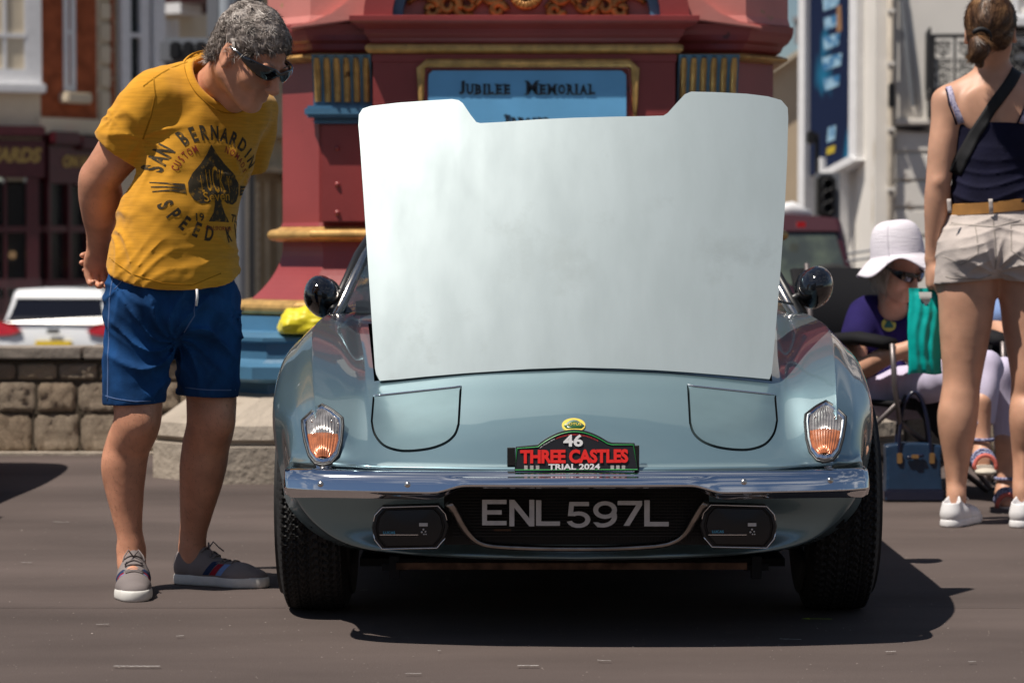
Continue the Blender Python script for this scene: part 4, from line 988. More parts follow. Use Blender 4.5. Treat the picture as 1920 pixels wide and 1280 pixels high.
# tower continuing above the frame
loft('upper_shaft', [(.60, .2, 2.40), (.55, .18, 3.4), (.62, .2, 3.45), (.62, .2, 3.6)], M_mred, mem)
# inscription panel
YP = YF-.142
def pp(px, py, d=0): return P(px, py, YP-d)
fr = [(789, 128), (800, 119), (1180, 119), (1191, 129), (1191, 330), (789, 330)]
pth = [pp(x, y, .012) for x, y in fr]; mk('panel_frame', MB().tube(pth, .019, 10, closed=True).out(), M_mgold, mem, smooth=True, angle=40)
fr2 = [(797, 134), (805, 126), (1174, 126), (1183, 134), (1183, 322), (797, 322)]
mk('panel_inner_bead', MB().tube([pp(x, y, .006) for x, y in fr2], .009, 8, closed=True).out(), M_mred, mem, smooth=True)  # thin red bead between the gold frame and the blue panel
mk('inscription_panel', MB().prism([pp(x, y) for x, y in ((803, 150), (804, 140), (812, 133), (1165, 133), (1173, 140), (1174, 150), (1174, 316), (803, 316))], (0, -.012, 0), (0, 0, 0)).out(), M_panel, mem)
def ins(txt, x0, x1, y0, y1):
    a = pp(x0, y1, .012); b = pp(x1, y0, .012); textobj('lettering', txt, (a+b)/2, (1, 0, 0), (0, 0, 1), .1, M_letter, mem, .005, fit=(b.x-a.x, b.z-a.z), offset=.035)
    return a, b
SER = []
def serifword(x, y1, caps, small, chars, adv):
    """capital then small capitals with little serifs"""
    for i, ch in enumerate(chars):
        h = caps if i == 0 else small; w = adv[i]
        ins(ch, x, x+w, y1-h, y1)
        a = pp(x, y1, .012); sx = w/FP*YP; sh = h/FP*YP
        if ch in 'JUBILEEMEMORIALERECTD' and ch not in 'OC':
            mb = MB(); n_ = 0
            ends = {'U': ((0, 1), (1, 1)), 'B': ((0, 0), (0, 1)), 'I': ((.5, 0), (.5, 1)), 'L': ((0, 0), (0, 1)), 'E': ((0, 0), (0, 1)), 'M': ((0, 0), (1, 0), (0, 1), (1, 1)), 'R': ((0, 0), (0, 1), (1, 0)), 'A': ((0, 0), (1, 0)), 'J': ((.8, 1),), 'C': (), 'T': ((.5, 0),), 'D': ((0, 0), (0, 1))}.get(ch, ())
            for u, v_ in ends: mb.box((a.x+sx*u-.007, YP-.016, a.z+sh*v_-.002), (a.x+sx*u+.007, YP-.0121, a.z+sh*v_+.002)); n_ += 1
            if n_: SER.append(mb)
        x += w+(4.2 if ch != 'I' else 4.5)
serifword(861, 177, 24, 18, 'JUBILEE', [10, 12, 11, 4, 11, 11, 11]); serifword(987, 177, 24, 18, 'MEMORIAL', [21, 11, 15, 13, 11, 4, 13, 11])
serifword(948, 231, 15, 10, 'ERECTED', [9, 8, 8, 8, 8, 8, 8])
mb = MB()
for q in SER: mb.add(q.v, q.f)
tag(mk('lettering_serifs', mb.out(), M_letter, mem), kind='stuff')
# ------------------------------------------------------------------ yellow bag on the memorial's blue step
M_yel = mat('yellow_nylon', (.72, .60, .01), .5, var=.08, vscale=20, bump=.25, bscale=22, bdist=.02, sheen=.2)
bc_ = P(577, 608, 10.62)
vol = Vol(bc_-Vector((.2, .16, .16)), bc_+Vector((.2, .16, .16)), .008)
vol.ell(bc_+Vector((-.03, 0, -.01)), (.10, .08, .075), k=.03); vol.ell(bc_+Vector((.05, 0, .01)), (.10, .08, .075), k=.04); vol.cone(bc_+Vector((-.04, -.06, -.03)), bc_+Vector((-.05, -.07, -.09)), .02, .012)
vol.warp(lambda x, y, z: .012*fnoise(np.stack([x, y, z], 1), 4, 9)+.006*fnoise(np.stack([x, y, z], 1), 5, 22))
vol.plane((0, 0, .607), (0, 0, -1), 0)
o = mk('yellow_bag', vol.mesh(1), M_yel, None, smooth=True, loc=(bc_.x, bc_.y, .607)); tag(o, 'crumpled bright yellow bag lying on the blue step of the memorial', 'bag')
# ------------------------------------------------------------------ facades: a wall plane between two plan points; pieces placed in it
class Facade:
    def __init__(s, pa, Ya, pb, Yb, parent=None):
        A = P(pa, 470, Ya); B = P(pb, 470, Yb); s.a = Vector((A.x, Ya, 0)); s.b = Vector((B.x, Yb, 0)); s.u = (s.b-s.a).normalized(); s.L = (s.b-s.a).length
        s.n = Vector((s.u.y, -s.u.x, 0)); s.par = parent
        if s.n.y > 0: s.n = -s.n
    def uz(s, px, py):
        d = RAY(px, py); t = (s.a-CAMP).dot(s.n)/d.dot(s.n); p = CAMP+d*t; return (p-s.a).dot(s.u), p.z
    def pt(s, u, z, o=0): p = s.a+s.u*u+s.n*o; return Vector((p.x, p.y, z))
    def box(s, name, px0, py0, px1, py1, o0, o1, m, parent=None, bevel=0, label=None):
        u0, z1 = s.uz(px0, py0); u1, z0 = s.uz(px1, py1); return s.boxuz(name, u0, u1, z0, z1, o0, o1, m, parent, bevel, label)
    def boxuz(s, name, u0, u1, z0, z1, o0, o1, m, parent=None, bevel=0, label=None):
        v = [s.pt(u, z, o) for z in (z0, z1) for o in (o0, o1) for u in (u0, u1)]
        f = [(0, 1, 3, 2), (4, 6, 7, 5), (0, 4, 5, 1), (2, 3, 7, 6), (0, 2, 6, 4), (1, 5, 7, 3)]
        o = mk(name, (v, f), m, parent or s.par, label=label); fix(o, bevel if bevel else None); return o
    def poly(s, name, px, o0, o1, m, parent=None):
        q = [s.pt(*s.uz(*p)) for p in px]; o = mk(name, MB().prism(q, s.n*o0, s.n*o1).out(), m, parent or s.par); fix(o); return o
    def sash(s, px0, py0, px1, py1, bars=(.5,), mull=(), fw=.09, m=None, o=.03, curtain=True):
        """a sash window: frame, glass, bars, dark room behind"""
        u0, z1 = s.uz(px0, py0); u1, z0 = s.uz(px1, py1); m = m or M_wpaint; mb = MB()
        w = s.boxuz('window', u0, u1, z0, z1, -.05, -.04, M_dark if not curtain else M_curt)
        for a, b, c, d in ((u0, u0+fw, z0, z1), (u1-fw, u1, z0, z1), (u0+fw, u1-fw, z0, z0+fw), (u0+fw, u1-fw, z1-fw, z1)):
            v = [s.pt(u, z, q) for z in (c, d) for q in (-.03, o) for u in (a, b)]; mb.add(v, [(0, 1, 3, 2), (4, 6, 7, 5), (0, 4, 5, 1), (2, 3, 7, 6), (0, 2, 6, 4), (1, 5, 7, 3)])
        mk('frame', mb.out(), m, w)
        for t in bars: zc = z0+(z1-z0)*t; s.boxuz('glazing_bar', u0+fw, u1-fw, zc-.035, zc+.035, -.03, o+.004, m, w)
        for t in mull: uc = u0+(u1-u0)*t; s.boxuz('glazing_bar', uc-.03, uc+.03, z0+fw, z1-fw, -.03, o-.004, m, w)
        s.boxuz('pane', u0+fw, u1-fw, z0+fw, z1-fw, -.012, -.006, M_pane, w)
        return w
def wallblock(fc, name, px0, px1, z0, z1, depth, m, parent, o=0.0):
    u0, _ = fc.uz(px0, 470); u1, _ = fc.uz(px1, 470); return fc.boxuz(name, u0, u1, z0, z1, -depth, o, m, parent)
# ------------------------------------------------------------------ left: brick corner building with a wine-red shopfront
BL = thing('corner_building', 'red brick corner building with white sash windows over a wine-red curved shopfront', 'building', (P(60, 470, 44).x, 44, gz(44)))
fa = Facade(-340, 41.9, 78, 43.0, BL); fb = Facade(78, 43.0, 184, 43.8, BL); fc = Facade(184, 43.8, 262, 44.4, BL); zg = -2.2
wallblock(fa, 'wall', -340, 78, fa.uz(0, 265)[1], 14, 3, M_cream, BL)
wallblock(fb, 'wall', 78, 183, fb.uz(120, 222)[1], 14, 3, M_brick, BL)
wallblock(fb, 'string_course', 70, 186, fb.uz(78, 250)[1], fb.uz(110, 222)[1], .5, M_cream, BL, .12)
wallblock(fc, 'wall', 184, 212, -2.2, 14, 3, M_cream, BL, -.02)
# quoins
for i, (y0, y1) in enumerate(((-60, -28), (-24, 2), (5, 38), (44, 80), (85, 121), (127, 165), (172, 232), (238, 300))): fc.box('quoin', 186, y0, 206, y1, -.02, .05, M_cream, BL, .02)
for k in range(7): fc.boxuz('brick_strip', fc.uz(207, 100)[0], fc.uz(214, 100)[0], fc.uz(0, 300-55*k)[1], fc.uz(0, 247-55*k)[1]-.002*k, -.02, .02, M_brick, BL)
# big window in the cream wall
w = fa.sash(-62, -60, 78, 158, bars=(.42,), mull=(.2, .5, .79), fw=.24); fa.box('sill', -70, 156, 84, 176, -.02, .22, M_wpaint, BL, .02)
# narrow window in the brick
w = fb.sash(117, -60, 141, 172, bars=(.48,), fw=.10); fb.box('sill', 110, 173, 158, 196, -.02, .26, M_cream, BL, .03)
fb.sash(20+150, -500, 181, -300, bars=(.5,))
# projecting bay with tall sashes on the far side
fd = Facade(212, 44.0, 300, 44.5, BL); wallblock(fd, 'bay_wall', 213, 300, -2, 14, 2.5, M_cream, BL, -.06)
fd.sash(222, -60, 276, 215, bars=(.54,), mull=(), fw=.17, o=.12, curtain=False); fd.box('bay_pilaster', 279, -60, 300, 300, -.05, .22, M_wpaint, BL)
fd.box('string_course', 212, 216, 300, 262, -.05, .25, M_cream, BL)
# shopfront: stepped fascia with gold lettering, stallriser, mullions, glass
def shop(fc_, px0, px1, ytop, ysign, ybot, name='fascia'):
    fc_.box('cornice_moulding', px0, ytop, px1, ytop+26, -.4, .30, M_wine, BL, .03)
    return fc_.box(name, px0, ytop+26.5, px1, ysign, -.4, .14, M_wine, BL)
fs = shop(fa, -340, 82, 232, 333, 0); fs2 = shop(fb, 83, 134, 247, 345, 0); fs3 = shop(fb, 134, 186, 256, 350, 0)
def sign(fc_, txt, px0, px1, py0, py1, par):
    u0, z1 = fc_.uz(px0, py0); u1, z0 = fc_.uz(px1, py1); textobj('sign_lettering', txt, fc_.pt((u0+u1)/2, (z0+z1)/2, .145), fc_.u, (0, 0, 1), .4, M_gl, par, .02, fit=(u1-u0, z1-z0), offset=.04, shear=.25)
sign(fa, 'EDWARDS', -78, 76, 276, 306, fs); sign(fb, 'ON HO', 108, 170, 291, 316, fs2)
for f_, xs in ((fa, (-300, -180, -90, 6, 48)), (fb, (84, 122, 160))):
    for i, x in enumerate(xs):
        wd = 26 if x in (48,) else 8
        f_.box('shopfront_pillar', x, 334, x+wd, 760, -.3, .10, M_wine, BL)
for f_, a, b in ((fa, -340, 78), (fb, 79, 186)):
    f_.box('transom', a, 423, b, 436, -.1, .07, M_wine, BL); f_.box('stall_rail', a, 524, b, 540, -.1, .09, M_wine, BL); f_.box('shop_pane', a, 340, b, 700, -.08, -.07, M_pane, BL)
    f_.box('shop_interior', a, 335, b, 760, -1.6, -1.5, M_curt, BL)
fa.box('stall_riser', -340, 560, 78, 780, -.3, .04, M_wine, BL)
for px, py in ((30, 478), (85, 494), (-20, 480)):
    u, z = (fa if px < 78 else fb).uz(px, py); c = (fa if px < 78 else fb).pt(u, z, -.5); mk('lit_bulb', MB().lathe([(0, .07), (.05, .05), (.07, 0), (.05, -.05), (0, -.07)], c, 'z', 12).out(), M_bulb, BL, smooth=True)
fa.box('hanging_menu', 12, 440, 40, 500, -.9, -.85, M_greyp, BL); fb.box('shop_curtain', 92, 350, 112, 700, -.7, -.6, M_cream, BL)
fb.box('shop_display', 128, 545, 142, 600, -.5, -.4, M_wpaint, BL)
# ------------------------------------------------------------------ further buildings on the left
BC = thing('hotel_building', 'cream street building with a small wine canopy seen over the stooping shoulder', 'building', (P(350, 470, 58).x, 58, gz(58)))
fe = Facade(296, 56, 470, 59, BC); wallblock(fe, 'wall', 298, 470, -3, 15, 3, M_cream, BC)
fe.sash(307, 36, 322, 120, bars=(), fw=.16); fe.sash(324, 36, 334, 120, bars=(), fw=.08)
fe.poly('canopy', [(302, -8), (345, -8), (362, 28), (352, 14), (304, 6)], .0, 1.2, M_wine, BC); fe.box('canopy_wall', 304, 7, 344, 32, .0, .5, M_wpaint, BC)
BB = thing('stone_building', 'distant buff stone building between the man and the red memorial', 'building', (P(490, 470, 62).x, 62, gz(62)))
ff = Facade(440, 60, 560, 64, BB); wallblock(ff, 'wall', 440, 800, -3.2, 12, 3, M_bstone, BB)
for x in range(575, 780, 34): ff.sash(x, 378, x+14, 548, bars=(.5,), fw=.07, m=M_greyp); ff.sash(x, 180, x+14, 300, bars=(.5,), fw=.07, m=M_greyp)
for x in (460, 482, 505, 530):
    ff.box('pilaster', x, 340, x+7, 566, 0, .22, M_bstone, BB)
for x in (470, 492, 516):
    w = ff.sash(x, 378, x+9, 548, bars=(.5,), fw=.05, m=M_greyp, curtain=False)
for k in range(12): ff.box('stone_block', 475, 340+k*18.5, 481, 340+k*18.5+15, .0, .08, M_cream, BB)
ff.box('cornice', 440, 310, 560, 330, 0, .6, M_bstone, BB); ff.box('ledge', 440, 568, 560, 582, 0, .35, M_bstone, BB); ff.box('ledge', 440, 250, 560, 258, 0, .35, M_bstone, BB)
ff.poly('sloping_roof', [(512, 312), (545, 345), (545, 362), (512, 328)], .3, 1.3, M_greyp, BB)
# ------------------------------------------------------------------ street furniture behind the man
def post(name, label, cat, px, Y, r, ptop, m, group=None):
    c = P(px, 470, Y); zt = P(px, ptop, Y).z; o = mk(name, MB().lathe([(r*1.6, 0), (r*1.6, .5), (r*1.1, .6), (r, 1), (r*.9, zt-gz(Y))], (0, 0, 0), 'z', 16).out(), m, None, smooth=True, angle=30); o.location = (c.x, Y, gz(Y)); tag(o, label, cat, group); return o
post('lamp_post', 'pale grey steel lamp post rising behind the grey-haired head', 'post', 428, 26, .09, -300, mat('galvanised', (.42, .46, .50), .5, .3))
post('grey_post', 'dark grey post standing behind the man in the yellow shirt', 'post', 449, 30, .075, -200, M_greyp)
tb = P(352, 95, 24); t = thing('signal_box', 'dark grey signal housing with hooded lamps behind the bent back', 'traffic signal', (tb.x, 24, gz(24)))
def pbox(name, px0, py0, px1, py1, Y, d, m, parent, bevel=0):
    a = P(px0, py1, Y); b = P(px1, py0, Y); return boxobj(name, (a.x, Y, a.z), (b.x, Y+d, b.z), m, parent, bevel)
pbox('housing', 298, 70, 402, 122, 24, .25, M_greyp, t, .04); pbox('upright', 388, -60, 407, 69, 24, .18, M_greyp, t)
for x in (318, 342, 366): pbox('hood', x, 78, x+20, 112, 23.86, .13, M_black, t, .02)
pbox('post', 345, 123, 352, 740, 24.05, .08, M_greyp, t)
pbox('black_board', 455, -40, 492, 60, 25, .1, M_black, t) if False else None
t2 = pbox('black_sign_board', 440, -60, 491, 40, 27, .08, M_iron, None); tag(t2, 'black board high up between the lamp post and red memorial', 'sign board')
o = mk('sign_post', MB().box((P(470, 0, 27).x-.03, 27.02, gz(27)), (P(470, 0, 27).x+.03, 27.08, P(470, 40, 27).z-.001)).out(), M_iron, None); o.parent = None; tag(o, 'thin black post carrying the high black board', 'post')
# ------------------------------------------------------------------ white hatchback-like car beyond the left wall
M_cw = mat('white_car_paint', (.74, .76, .78), .25, coat=1); M_cglass = mat('dark_tinted_glass', (.010, .011, .018), .12, spec=.3); M_tl = mat('tail_lamp_red', (.42, .01, .015), .15, coat=1); M_np = mat('number_plate_yellow', (.72, .50, .02), .5); M_trim = M_black
def suv(name, label, c, rot, Wd, H, L, paint, roofz, glass, up=0):
    """boxy car seen from behind; local x across, y forward, z up"""
    t = thing(name, label, 'car', c); t.rotation_euler.z = rot
    O = Vector(c)
    def sec(y, pts): return [Vector((x, y, z))+O for x, z in pts]
    w = Wd/2
    def ring(y, zb, zs, zt, wt, ws=1.0):  # bottom, shoulder, top
        return sec(y, [(-w*ws*.93, zb), (-w*ws*.99, zb+.18), (-w*ws, (zb+zs)/2), (-w*ws*.97, zs), (-wt*1.02, (zs+zt)/2+.02), (-wt*.93, zt-.05), (-wt*.75, zt), (0, zt+.03), (wt*.75, zt), (wt*.93, zt-.05), (wt*1.02, (zs+zt)/2+.02), (w*ws*.97, zs), (w*ws, (zb+zs)/2), (w*ws*.99, zb+.18), (w*ws*.93, zb), (0, zb)])
    R_ = [ring(0.02, .40, .60, .62, w*.85, .93), ring(0, .32, .72, .80, w*.88, .96), ring(.04, .26, 1.0, 1.08, w*.88, .985), ring(.28, .24, 1.02, H-.06, w*.80), ring(.5, .24, 1.02, H, w*.80), ring(L*.5, .22, 1.0, H, w*.80), ring(L*.62, .22, .98, H-.05, w*.78), ring(L*.80, .22, .95, 1.05, w*.75), ring(L*.97, .25, .85, .88, w*.8, .93), ring(L, .35, .7, .72, w*.75, .85)]
    D = dense([[tuple(p) for p in r_] for r_ in R_], 4, 3); n = D.shape[1]
    g = [[Vector(p) for p in r_]+[Vector(r_[0])] for r_ in D]; mb = MB(); mb.grid(g); c0 = sum((Vector(p) for p in D[0]), Vector())/n; b = len(mb.v); mb.v.append(tuple(c0)); 
    for k in range(n): mb.f.append((b, (k+1) % (n+1), k)); mb.m.append(0)
    o = mk('body', mb.out(), paint, t, smooth=True, angle=40); fix(o, merge=1e-4)
    def lb(nm, pts, m, dep=.02, y=None, par=None):
        q = [Vector(p)+O for p in pts]; oo = mk(nm, MB().prism(q, (0, -.012, 0), (0, dep, 0)).out(), m, par or t); fix(oo); return oo
    sl = lambda z: .045+.24*max(0, (z-1.06))/(H-.06-1.06) if z > 1.06 else (.0+.04*(z-.80)/.26 if z > .8 else 0)
    zr = H-.14
    rw = lb('rear_window', [(-w*.80, sl(1.12)-.02, 1.12+up), (w*.80, sl(1.12)-.02, 1.12+up*.8), (w*.74, sl(1.3)-.02, 1.32), (w*.66, sl(zr)-.03, zr), (-w*.66, sl(zr)-.03, zr), (-w*.74, sl(1.3)-.02, 1.32)], glass, .05)
    lb('roof_spoiler', [(-w*.70, sl(zr)-.05, zr+.02), (w*.70, sl(zr)-.05, zr+.02), (w*.66, sl(zr)+.02, H), (-w*.66, sl(zr)+.02, H)], paint, .2)
    for s in (-1, 1):
        lb('tail_lamp', [(s*w*.95, .04+up*.2, 1.14+up), (s*w*.66, -.01+up*.1, 1.10+up), (s*w*.52, -.02, 1.00+up), (s*w*.66, -.02, .95+up), (s*w*.93, .0+up*.1, .93+up)][::s], M_tl, .12)
        for yy in (.85, L-.85):
            wl = mk('wheel', MB().lathe([(.0, .0), (.2, .0), (.23, -.02), (.33, -.02), (.35, .03), (.35, .2), (.2, .21)], Vector((s*(w-.02), yy, .35))+O if s < 0 else Vector((s*(w-.02)-.19, yy, .35))+O, 'x', 28).out(), M_rubber, t, smooth=True, angle=35)
        mk('side_window', MB().add([Vector(p)+O for p in ((s*w*.93, .55, 1.06), (s*w*.93, L*.66, 1.02), (s*w*.84, L*.58, H-.14), (s*w*.84, .7, H-.14))], [(0, 1, 2, 3)]).out(), glass, t)
    pl_ = lb('number_plate', [(-.26, -.03, .78+up*.8), (.26, -.03, .78+up*.8), (.26, -.02, .89+up*.8), (-.26, -.02, .89+up*.8)], M_np, .02)
    lb('bumper', [(-w*.93, -.05, .34), (w*.93, -.05, .34), (w*.95, -.04, .56), (-w*.95, -.04, .56)], M_trim, .2)
    lb('badge', [(-.09, -.03, .97+up), (.09, -.03, .97+up), (.09, -.02, 1.03+up), (-.09, -.02, 1.03+up)], M_black, .01, par=pl_)
    return t, O
kc = P(100, 470, 36.0)
suv('parked_car', 'white parked car seen from behind over the stone wall', (kc.x, 36.0, gz(36)), R(-9), 1.86, 1.70, 4.4, M_cw, 1.7, M_cglass, up=.12)
# ------------------------------------------------------------------ dark red four-wheel drive on the right
M_cr = mat('dark_red_car_paint', (.05, .009, .013), .3, coat=1); M_g2 = glassmat('suv_glass', alpha=.5)
sc = P(1458, 470, 23.2); st, SO = suv('parked_car', 'dark red four-wheel drive with spare wheel on its tailgate', (sc.x, 23.2, gz(23)), R(0), 1.66, 1.73, 3.9, M_cr, 1.7, mat('dim_car_window', (.05, .06, .055), .12, coat=1, var=.8, vscale=3, col2=(.11, .135, .10), lo=.42, hi=.6))
spc = P(1562, 566, 23.0)
sw = mk('spare_wheel', MB().lathe([(.30, .16), (.345, .10), (.345, .0), (.32, -.05), (.27, -.06), (.25, -.045)], (spc.x, 23.02, spc.z), 'y', 32).out(), M_rubber, st, smooth=True, angle=30)
mk('wheel_cover', MB().lathe([(.262, -.04), (.25, -.065), (.12, -.075), (0, -.078)], (spc.x, 23.02, spc.z), 'y', 32).out(), M_cr, sw, smooth=True)
textobj('lettering', 'SUZUKI', P(1584, 561, 22.93), (1, 0, 0), (0, 0, 1), .05, M_white, sw, .004, fit=(.21, .042), offset=.04)
a = P(1500, 421, 23.1); mk('high_brake_lamp', MB().box((a.x-.03, 23.1, a.z-.025), (a.x+.05, 23.16, a.z+.025)).out(), M_tl, st)
mk('roof_load', MB().tube([P(1440, 396, 23.7), P(1485, 393, 23.7), P(1520, 402, 23.7)], [.05, .08, .03], 10).out(), M_wpaint, st, smooth=True)
# ------------------------------------------------------------------ right: beige gable, poster on the flank of the white building
BG = thing('gable_building', 'plain beige gable end with sloping parapet under the blue sky', 'building', (P(1480, 470, 50).x, 50, gz(50)))
fg = Facade(1400, 50, 1560, 50, BG)
fg.poly('wall', [(1400, 700), (1400, 172), (1437, 137), (1525, 78), (1580, 78), (1580, 700)], -3, 0, M_beige, BG)
fg.poly('parapet_coping', [(1396, 172), (1437, 135), (1530, 70), (1530, 80), (1437, 144), (1400, 178)], -.3, .25, M_cream, BG)
ch = P(1500, 60, 51); mk('flue', MB().lathe([(.11, 0), (.11, .42), (.15, .43), (.15, .52), (0, .56)], (ch.x, 51, P(1500, 82, 51).z), 'z', 16).out(), M_greyp, BG, smooth=True, angle=30)
fg.poly('roof_edge', [(1420, 135), (1460, 95), (1478, 110), (1440, 137)], -1.2, -.8, M_rooft, BG)
BW = thing('white_building', 'whitewashed painted stone building with iron balcony and downpipe', 'building', (P(1760, 470, 29).x, 29, gz(29)))
fh = Facade(1644, 27.6, 2150, 27.3, BW); fi = Facade(1556, 30.2, 1643, 27.7, BW)
wallblock(fh, 'wall', 1644, 2150, -1.5, 12, 6, M_wall, BW)
fi.box('flank_wall', 1556, -700, 1643, 640, -.4, 0, M_wall, BW)
fh.box('corner_pilaster', 1644, -400, 1664, 640, 0, .07, M_wall, BW)
for i, (y0, y1) in enumerate(((238, 284), (290, 337), (342, 388), (393, 441), (446, 494), (499, 560))):
    xs = [1676, 1790+(i % 2)*30, 1990]
    for a, b in zip(xs[:-1], xs[1:]): fh.box('stone_block', a+1.5, y0, b-1.5, y1, 0, .045, M_wall, BW, .012)
fh.box('ledge', 1676, 222, 2100, 234, 0, .12, M_wall, BW, .02)
pipe = MB(); pipe.tube([fh.pt(*fh.uz(1668, -200), .12), fh.pt(*fh.uz(1669, 330), .12), fh.pt(*fh.uz(1671, 640), .12)], .035, 10); dp = mk('downpipe', pipe.out(), mat('pipe_paint', (.50, .44, .36), .6, var=.2, vscale=6), BW, smooth=True)
for py in (20, 118, 240, 352, 470): fh.box('pipe_bracket', 1663, py, 1677, py+6, .06, .17, M_wall, dp)
fh.box('loudspeaker', 1664, 158, 1676, 206, .17, .35, M_black, BW, .02)
mk('cable', MB().tube([fh.pt(*fh.uz(1686, -30), .06), fh.pt(*fh.uz(1700, 90), .07), fh.pt(*fh.uz(1712, 200), .06)], .03, 6).out(), M_greyp, BW)
for k, (a, b, s_) in enumerate(((228, 232, 12), (236, 236, 10), (240, 246, 3))):
    mk('cable', MB().tube([fh.pt(*fh.uz(1674+(1745-1674)*t, a+(b-a)*t+s_*math.sin(math.pi*t)*.8), .08) for t in np.linspace(0, 1, 9)], .012, 6).out(), M_iron, BW)
for px, py in ((1699, 333), (1705, 385)): mk('wall_hook', MB().lathe([(.0, .03), (.03, .02), (.035, 0)], fh.pt(*fh.uz(px, py), .05), 'y', 10).out(), mat('rust', (.25, .14, .05), .9), BW)
w = fh.sash(1898, -60, 2000, 36, bars=(.5,), mull=(.5,), fw=.06); fh.box('sill', 1890, 37, 2010, 50, 0, .22, M_wpaint, BW)
w = fh.sash(1890, 52, 2000, 150, bars=(.3, .6), mull=(.5,), fw=.05, m=M_iron, curtain=False)
# iron balcony: each panel of cast scrollwork in front of whitewash
bal = mk('balcony', MB().box(fh.pt(fh.uz(1736, 0)[0], fh.uz(0, 196)[1], .0), fh.pt(fh.uz(1960, 0)[0], fh.uz(0, 184)[1], 0)-Vector((0, .75, 0))).out(), M_iron, BW)
by = .72
for px in (1737, 1742, 1780, 1824, 1868, 1912): fh.box('railing_post', px, 78, px+4, 185, by-.03, by, M_iron, bal)
fh.box('handrail', 1736, 75, 1960, 80, by-.04, by+.01, M_iron, bal); fh.box('bottom_rail', 1736, 176, 1960, 181, by-.03, by, M_iron, bal)
side = MB()
for k in range(9): q = fh.pt(fh.uz(1737, 0)[0], 0, k*.09); side.box((q.x-.01, q.y-.01, fh.uz(0, 184)[1]), (q.x+.01, q.y+.01, fh.uz(0, 78)[1]))
tag(mk('side_railing', side.out(), M_iron, bal), kind='stuff')
for i, px in enumerate((1761, 1803, 1847, 1890)):
    pn = MB()
    for kk, (dx, dy, r_) in enumerate(((0, 0, 9), (0, 0, 4), (-7, -26, 5), (7, -26, 5), (0, -38, 4), (-8, 26, 5), (8, 26, 5), (0, 36, 4), (-11, -6, 4), (11, -6, 4), (-11, 10, 4), (11, 10, 4), (-10, -38, 3), (10, -38, 3), (0, 18, 3), (0, -17, 3), (-5, 42, 3), (6, 42, 3))):
        c = fh.pt(*fh.uz(px+dx, 130+dy), by-.015); rr = r_/FP*28*1.0; pts = [c+Vector((rr*math.cos(a), 0, rr*math.sin(a))) for a in np.linspace(0, 2*math.pi*.92, 12)]; pn.tube(pts, .010, 4)
    tag(mk('scroll_panel', pn.out(), M_iron, bal), kind='stuff')
fh.box('balcony_bracket', 1738, 196, 1752, 222, 0, .6, M_iron, bal)
fh.poly('balcony_underside', [(1740, 197), (1800, 197), (1760, 215)], .1, .6, M_iron, bal)
# poster in its frame on the flank
M_poster = mat('poster_print', (.007, .015, .05), .7, spec=.2, var=0, col2=(.02, .35, .62), vscale=1.3, lo=.50, hi=.68, mapscale=(1, 1, .45), detail=3)
ps = thing('poster_board', 'tall blue advertising poster in a white frame on the flank of the white building', 'billboard', fi.pt(fi.L*.5, 1.5, .1))
def pq(px, py, o): return fi.pt(*fi.uz(px, py), o)
def fpoly(name, px, o0, o1, m, parent): q = [fi.pt(*fi.uz(*p)) for p in px]; o = mk(name, MB().prism(q, fi.n*o0, fi.n*o1).out(), m, parent); fix(o); return o
# the board stands out on the corner, its own plane
fj = Facade(1524, 29.3, 1616, 28.4, ps)
psheet = fj.poly('poster_sheet', [(1526, -500), (1611, -560), (1611, 291), (1566, 312), (1545, 322), (1526, 330)], .02, .05, M_poster, ps)
fj.box('frame_side', 1516, -560, 1524, 460, -.05, .12, M_wpaint, ps); fj.box('frame_side', 1612, -560, 1622, 296, -.05, .12, M_wpaint, ps); fj.box('frame_side', 1627, -560, 1636, 306, -.3, .0, M_wpaint, ps)
fj.poly('frame_bottom', [(1558, 322), (1614, 292), (1626, 300), (1560, 335)], -.05, .14, M_wpaint, ps)
fj.box('frame_leg', 1548, 296, 1556, 330, .0, .1, M_wpaint, ps); fj.box('frame_leg', 1574, 322, 1582, 620, -.05, .1, M_wpaint, ps); fj.box('painted_shade_board', 1583, 312, 1640, 380, -.35, -.2, M_greyp, ps)  # the grey board stands in for shade low on the building
M_pp = mat('poster_pale_print', (.03, .16, .34), .7, col2=(.30, .48, .62), vscale=9, lo=.40, hi=.55); M_pd = mat('poster_mid_blue', (.03, .20, .42), .5, var=.5, vscale=3)
def word(txt, px0, px1, py0, py1, m, sl=0):
    u0, z1 = fj.uz(px0, py0); u1, z0 = fj.uz(px1, py1); uu = (fj.u+Vector((0, 0, .22))).normalized(); textobj('poster_lettering', txt, fj.pt((u0+u1)/2, (z0+z1)/2, .052), uu, (0, 0, 1), .2, m, psheet, .003, fit=(u1-u0, z1-z0), offset=.03)
# the words on the poster are out of focus: pale slanting blocks of letters
for t_, a, b, c, d in (('SEA', 1550, 1582, -10, 22), ('LIFE', 1552, 1584, 26, 58), ('COME', 1551, 1582, 62, 96), ('AND', 1549, 1586, 100, 134), ('SEE', 1552, 1582, 140, 172)):
    fj.poly('poster_print_block', [(a, c+9), (b, c), (b-2, d-11), (a+2, d)], .051, .054, M_pp, psheet)
fj.poly('poster_figure', [(1577, 12), (1584, 10), (1586, 58), (1576, 62)], .051, .055, mat('poster_tan', (.30, .16, .08), .6), psheet)
fj.poly('poster_print_block', [(1560, 240), (1575, 235), (1573, 262), (1558, 268)], .051, .054, M_pp, psheet)
fj.poly('poster_logo', [(1558, 278), (1574, 272), (1572, 286), (1557, 291)], .051, .054, mat('poster_yellow', (.5, .38, .03), .6), psheet)
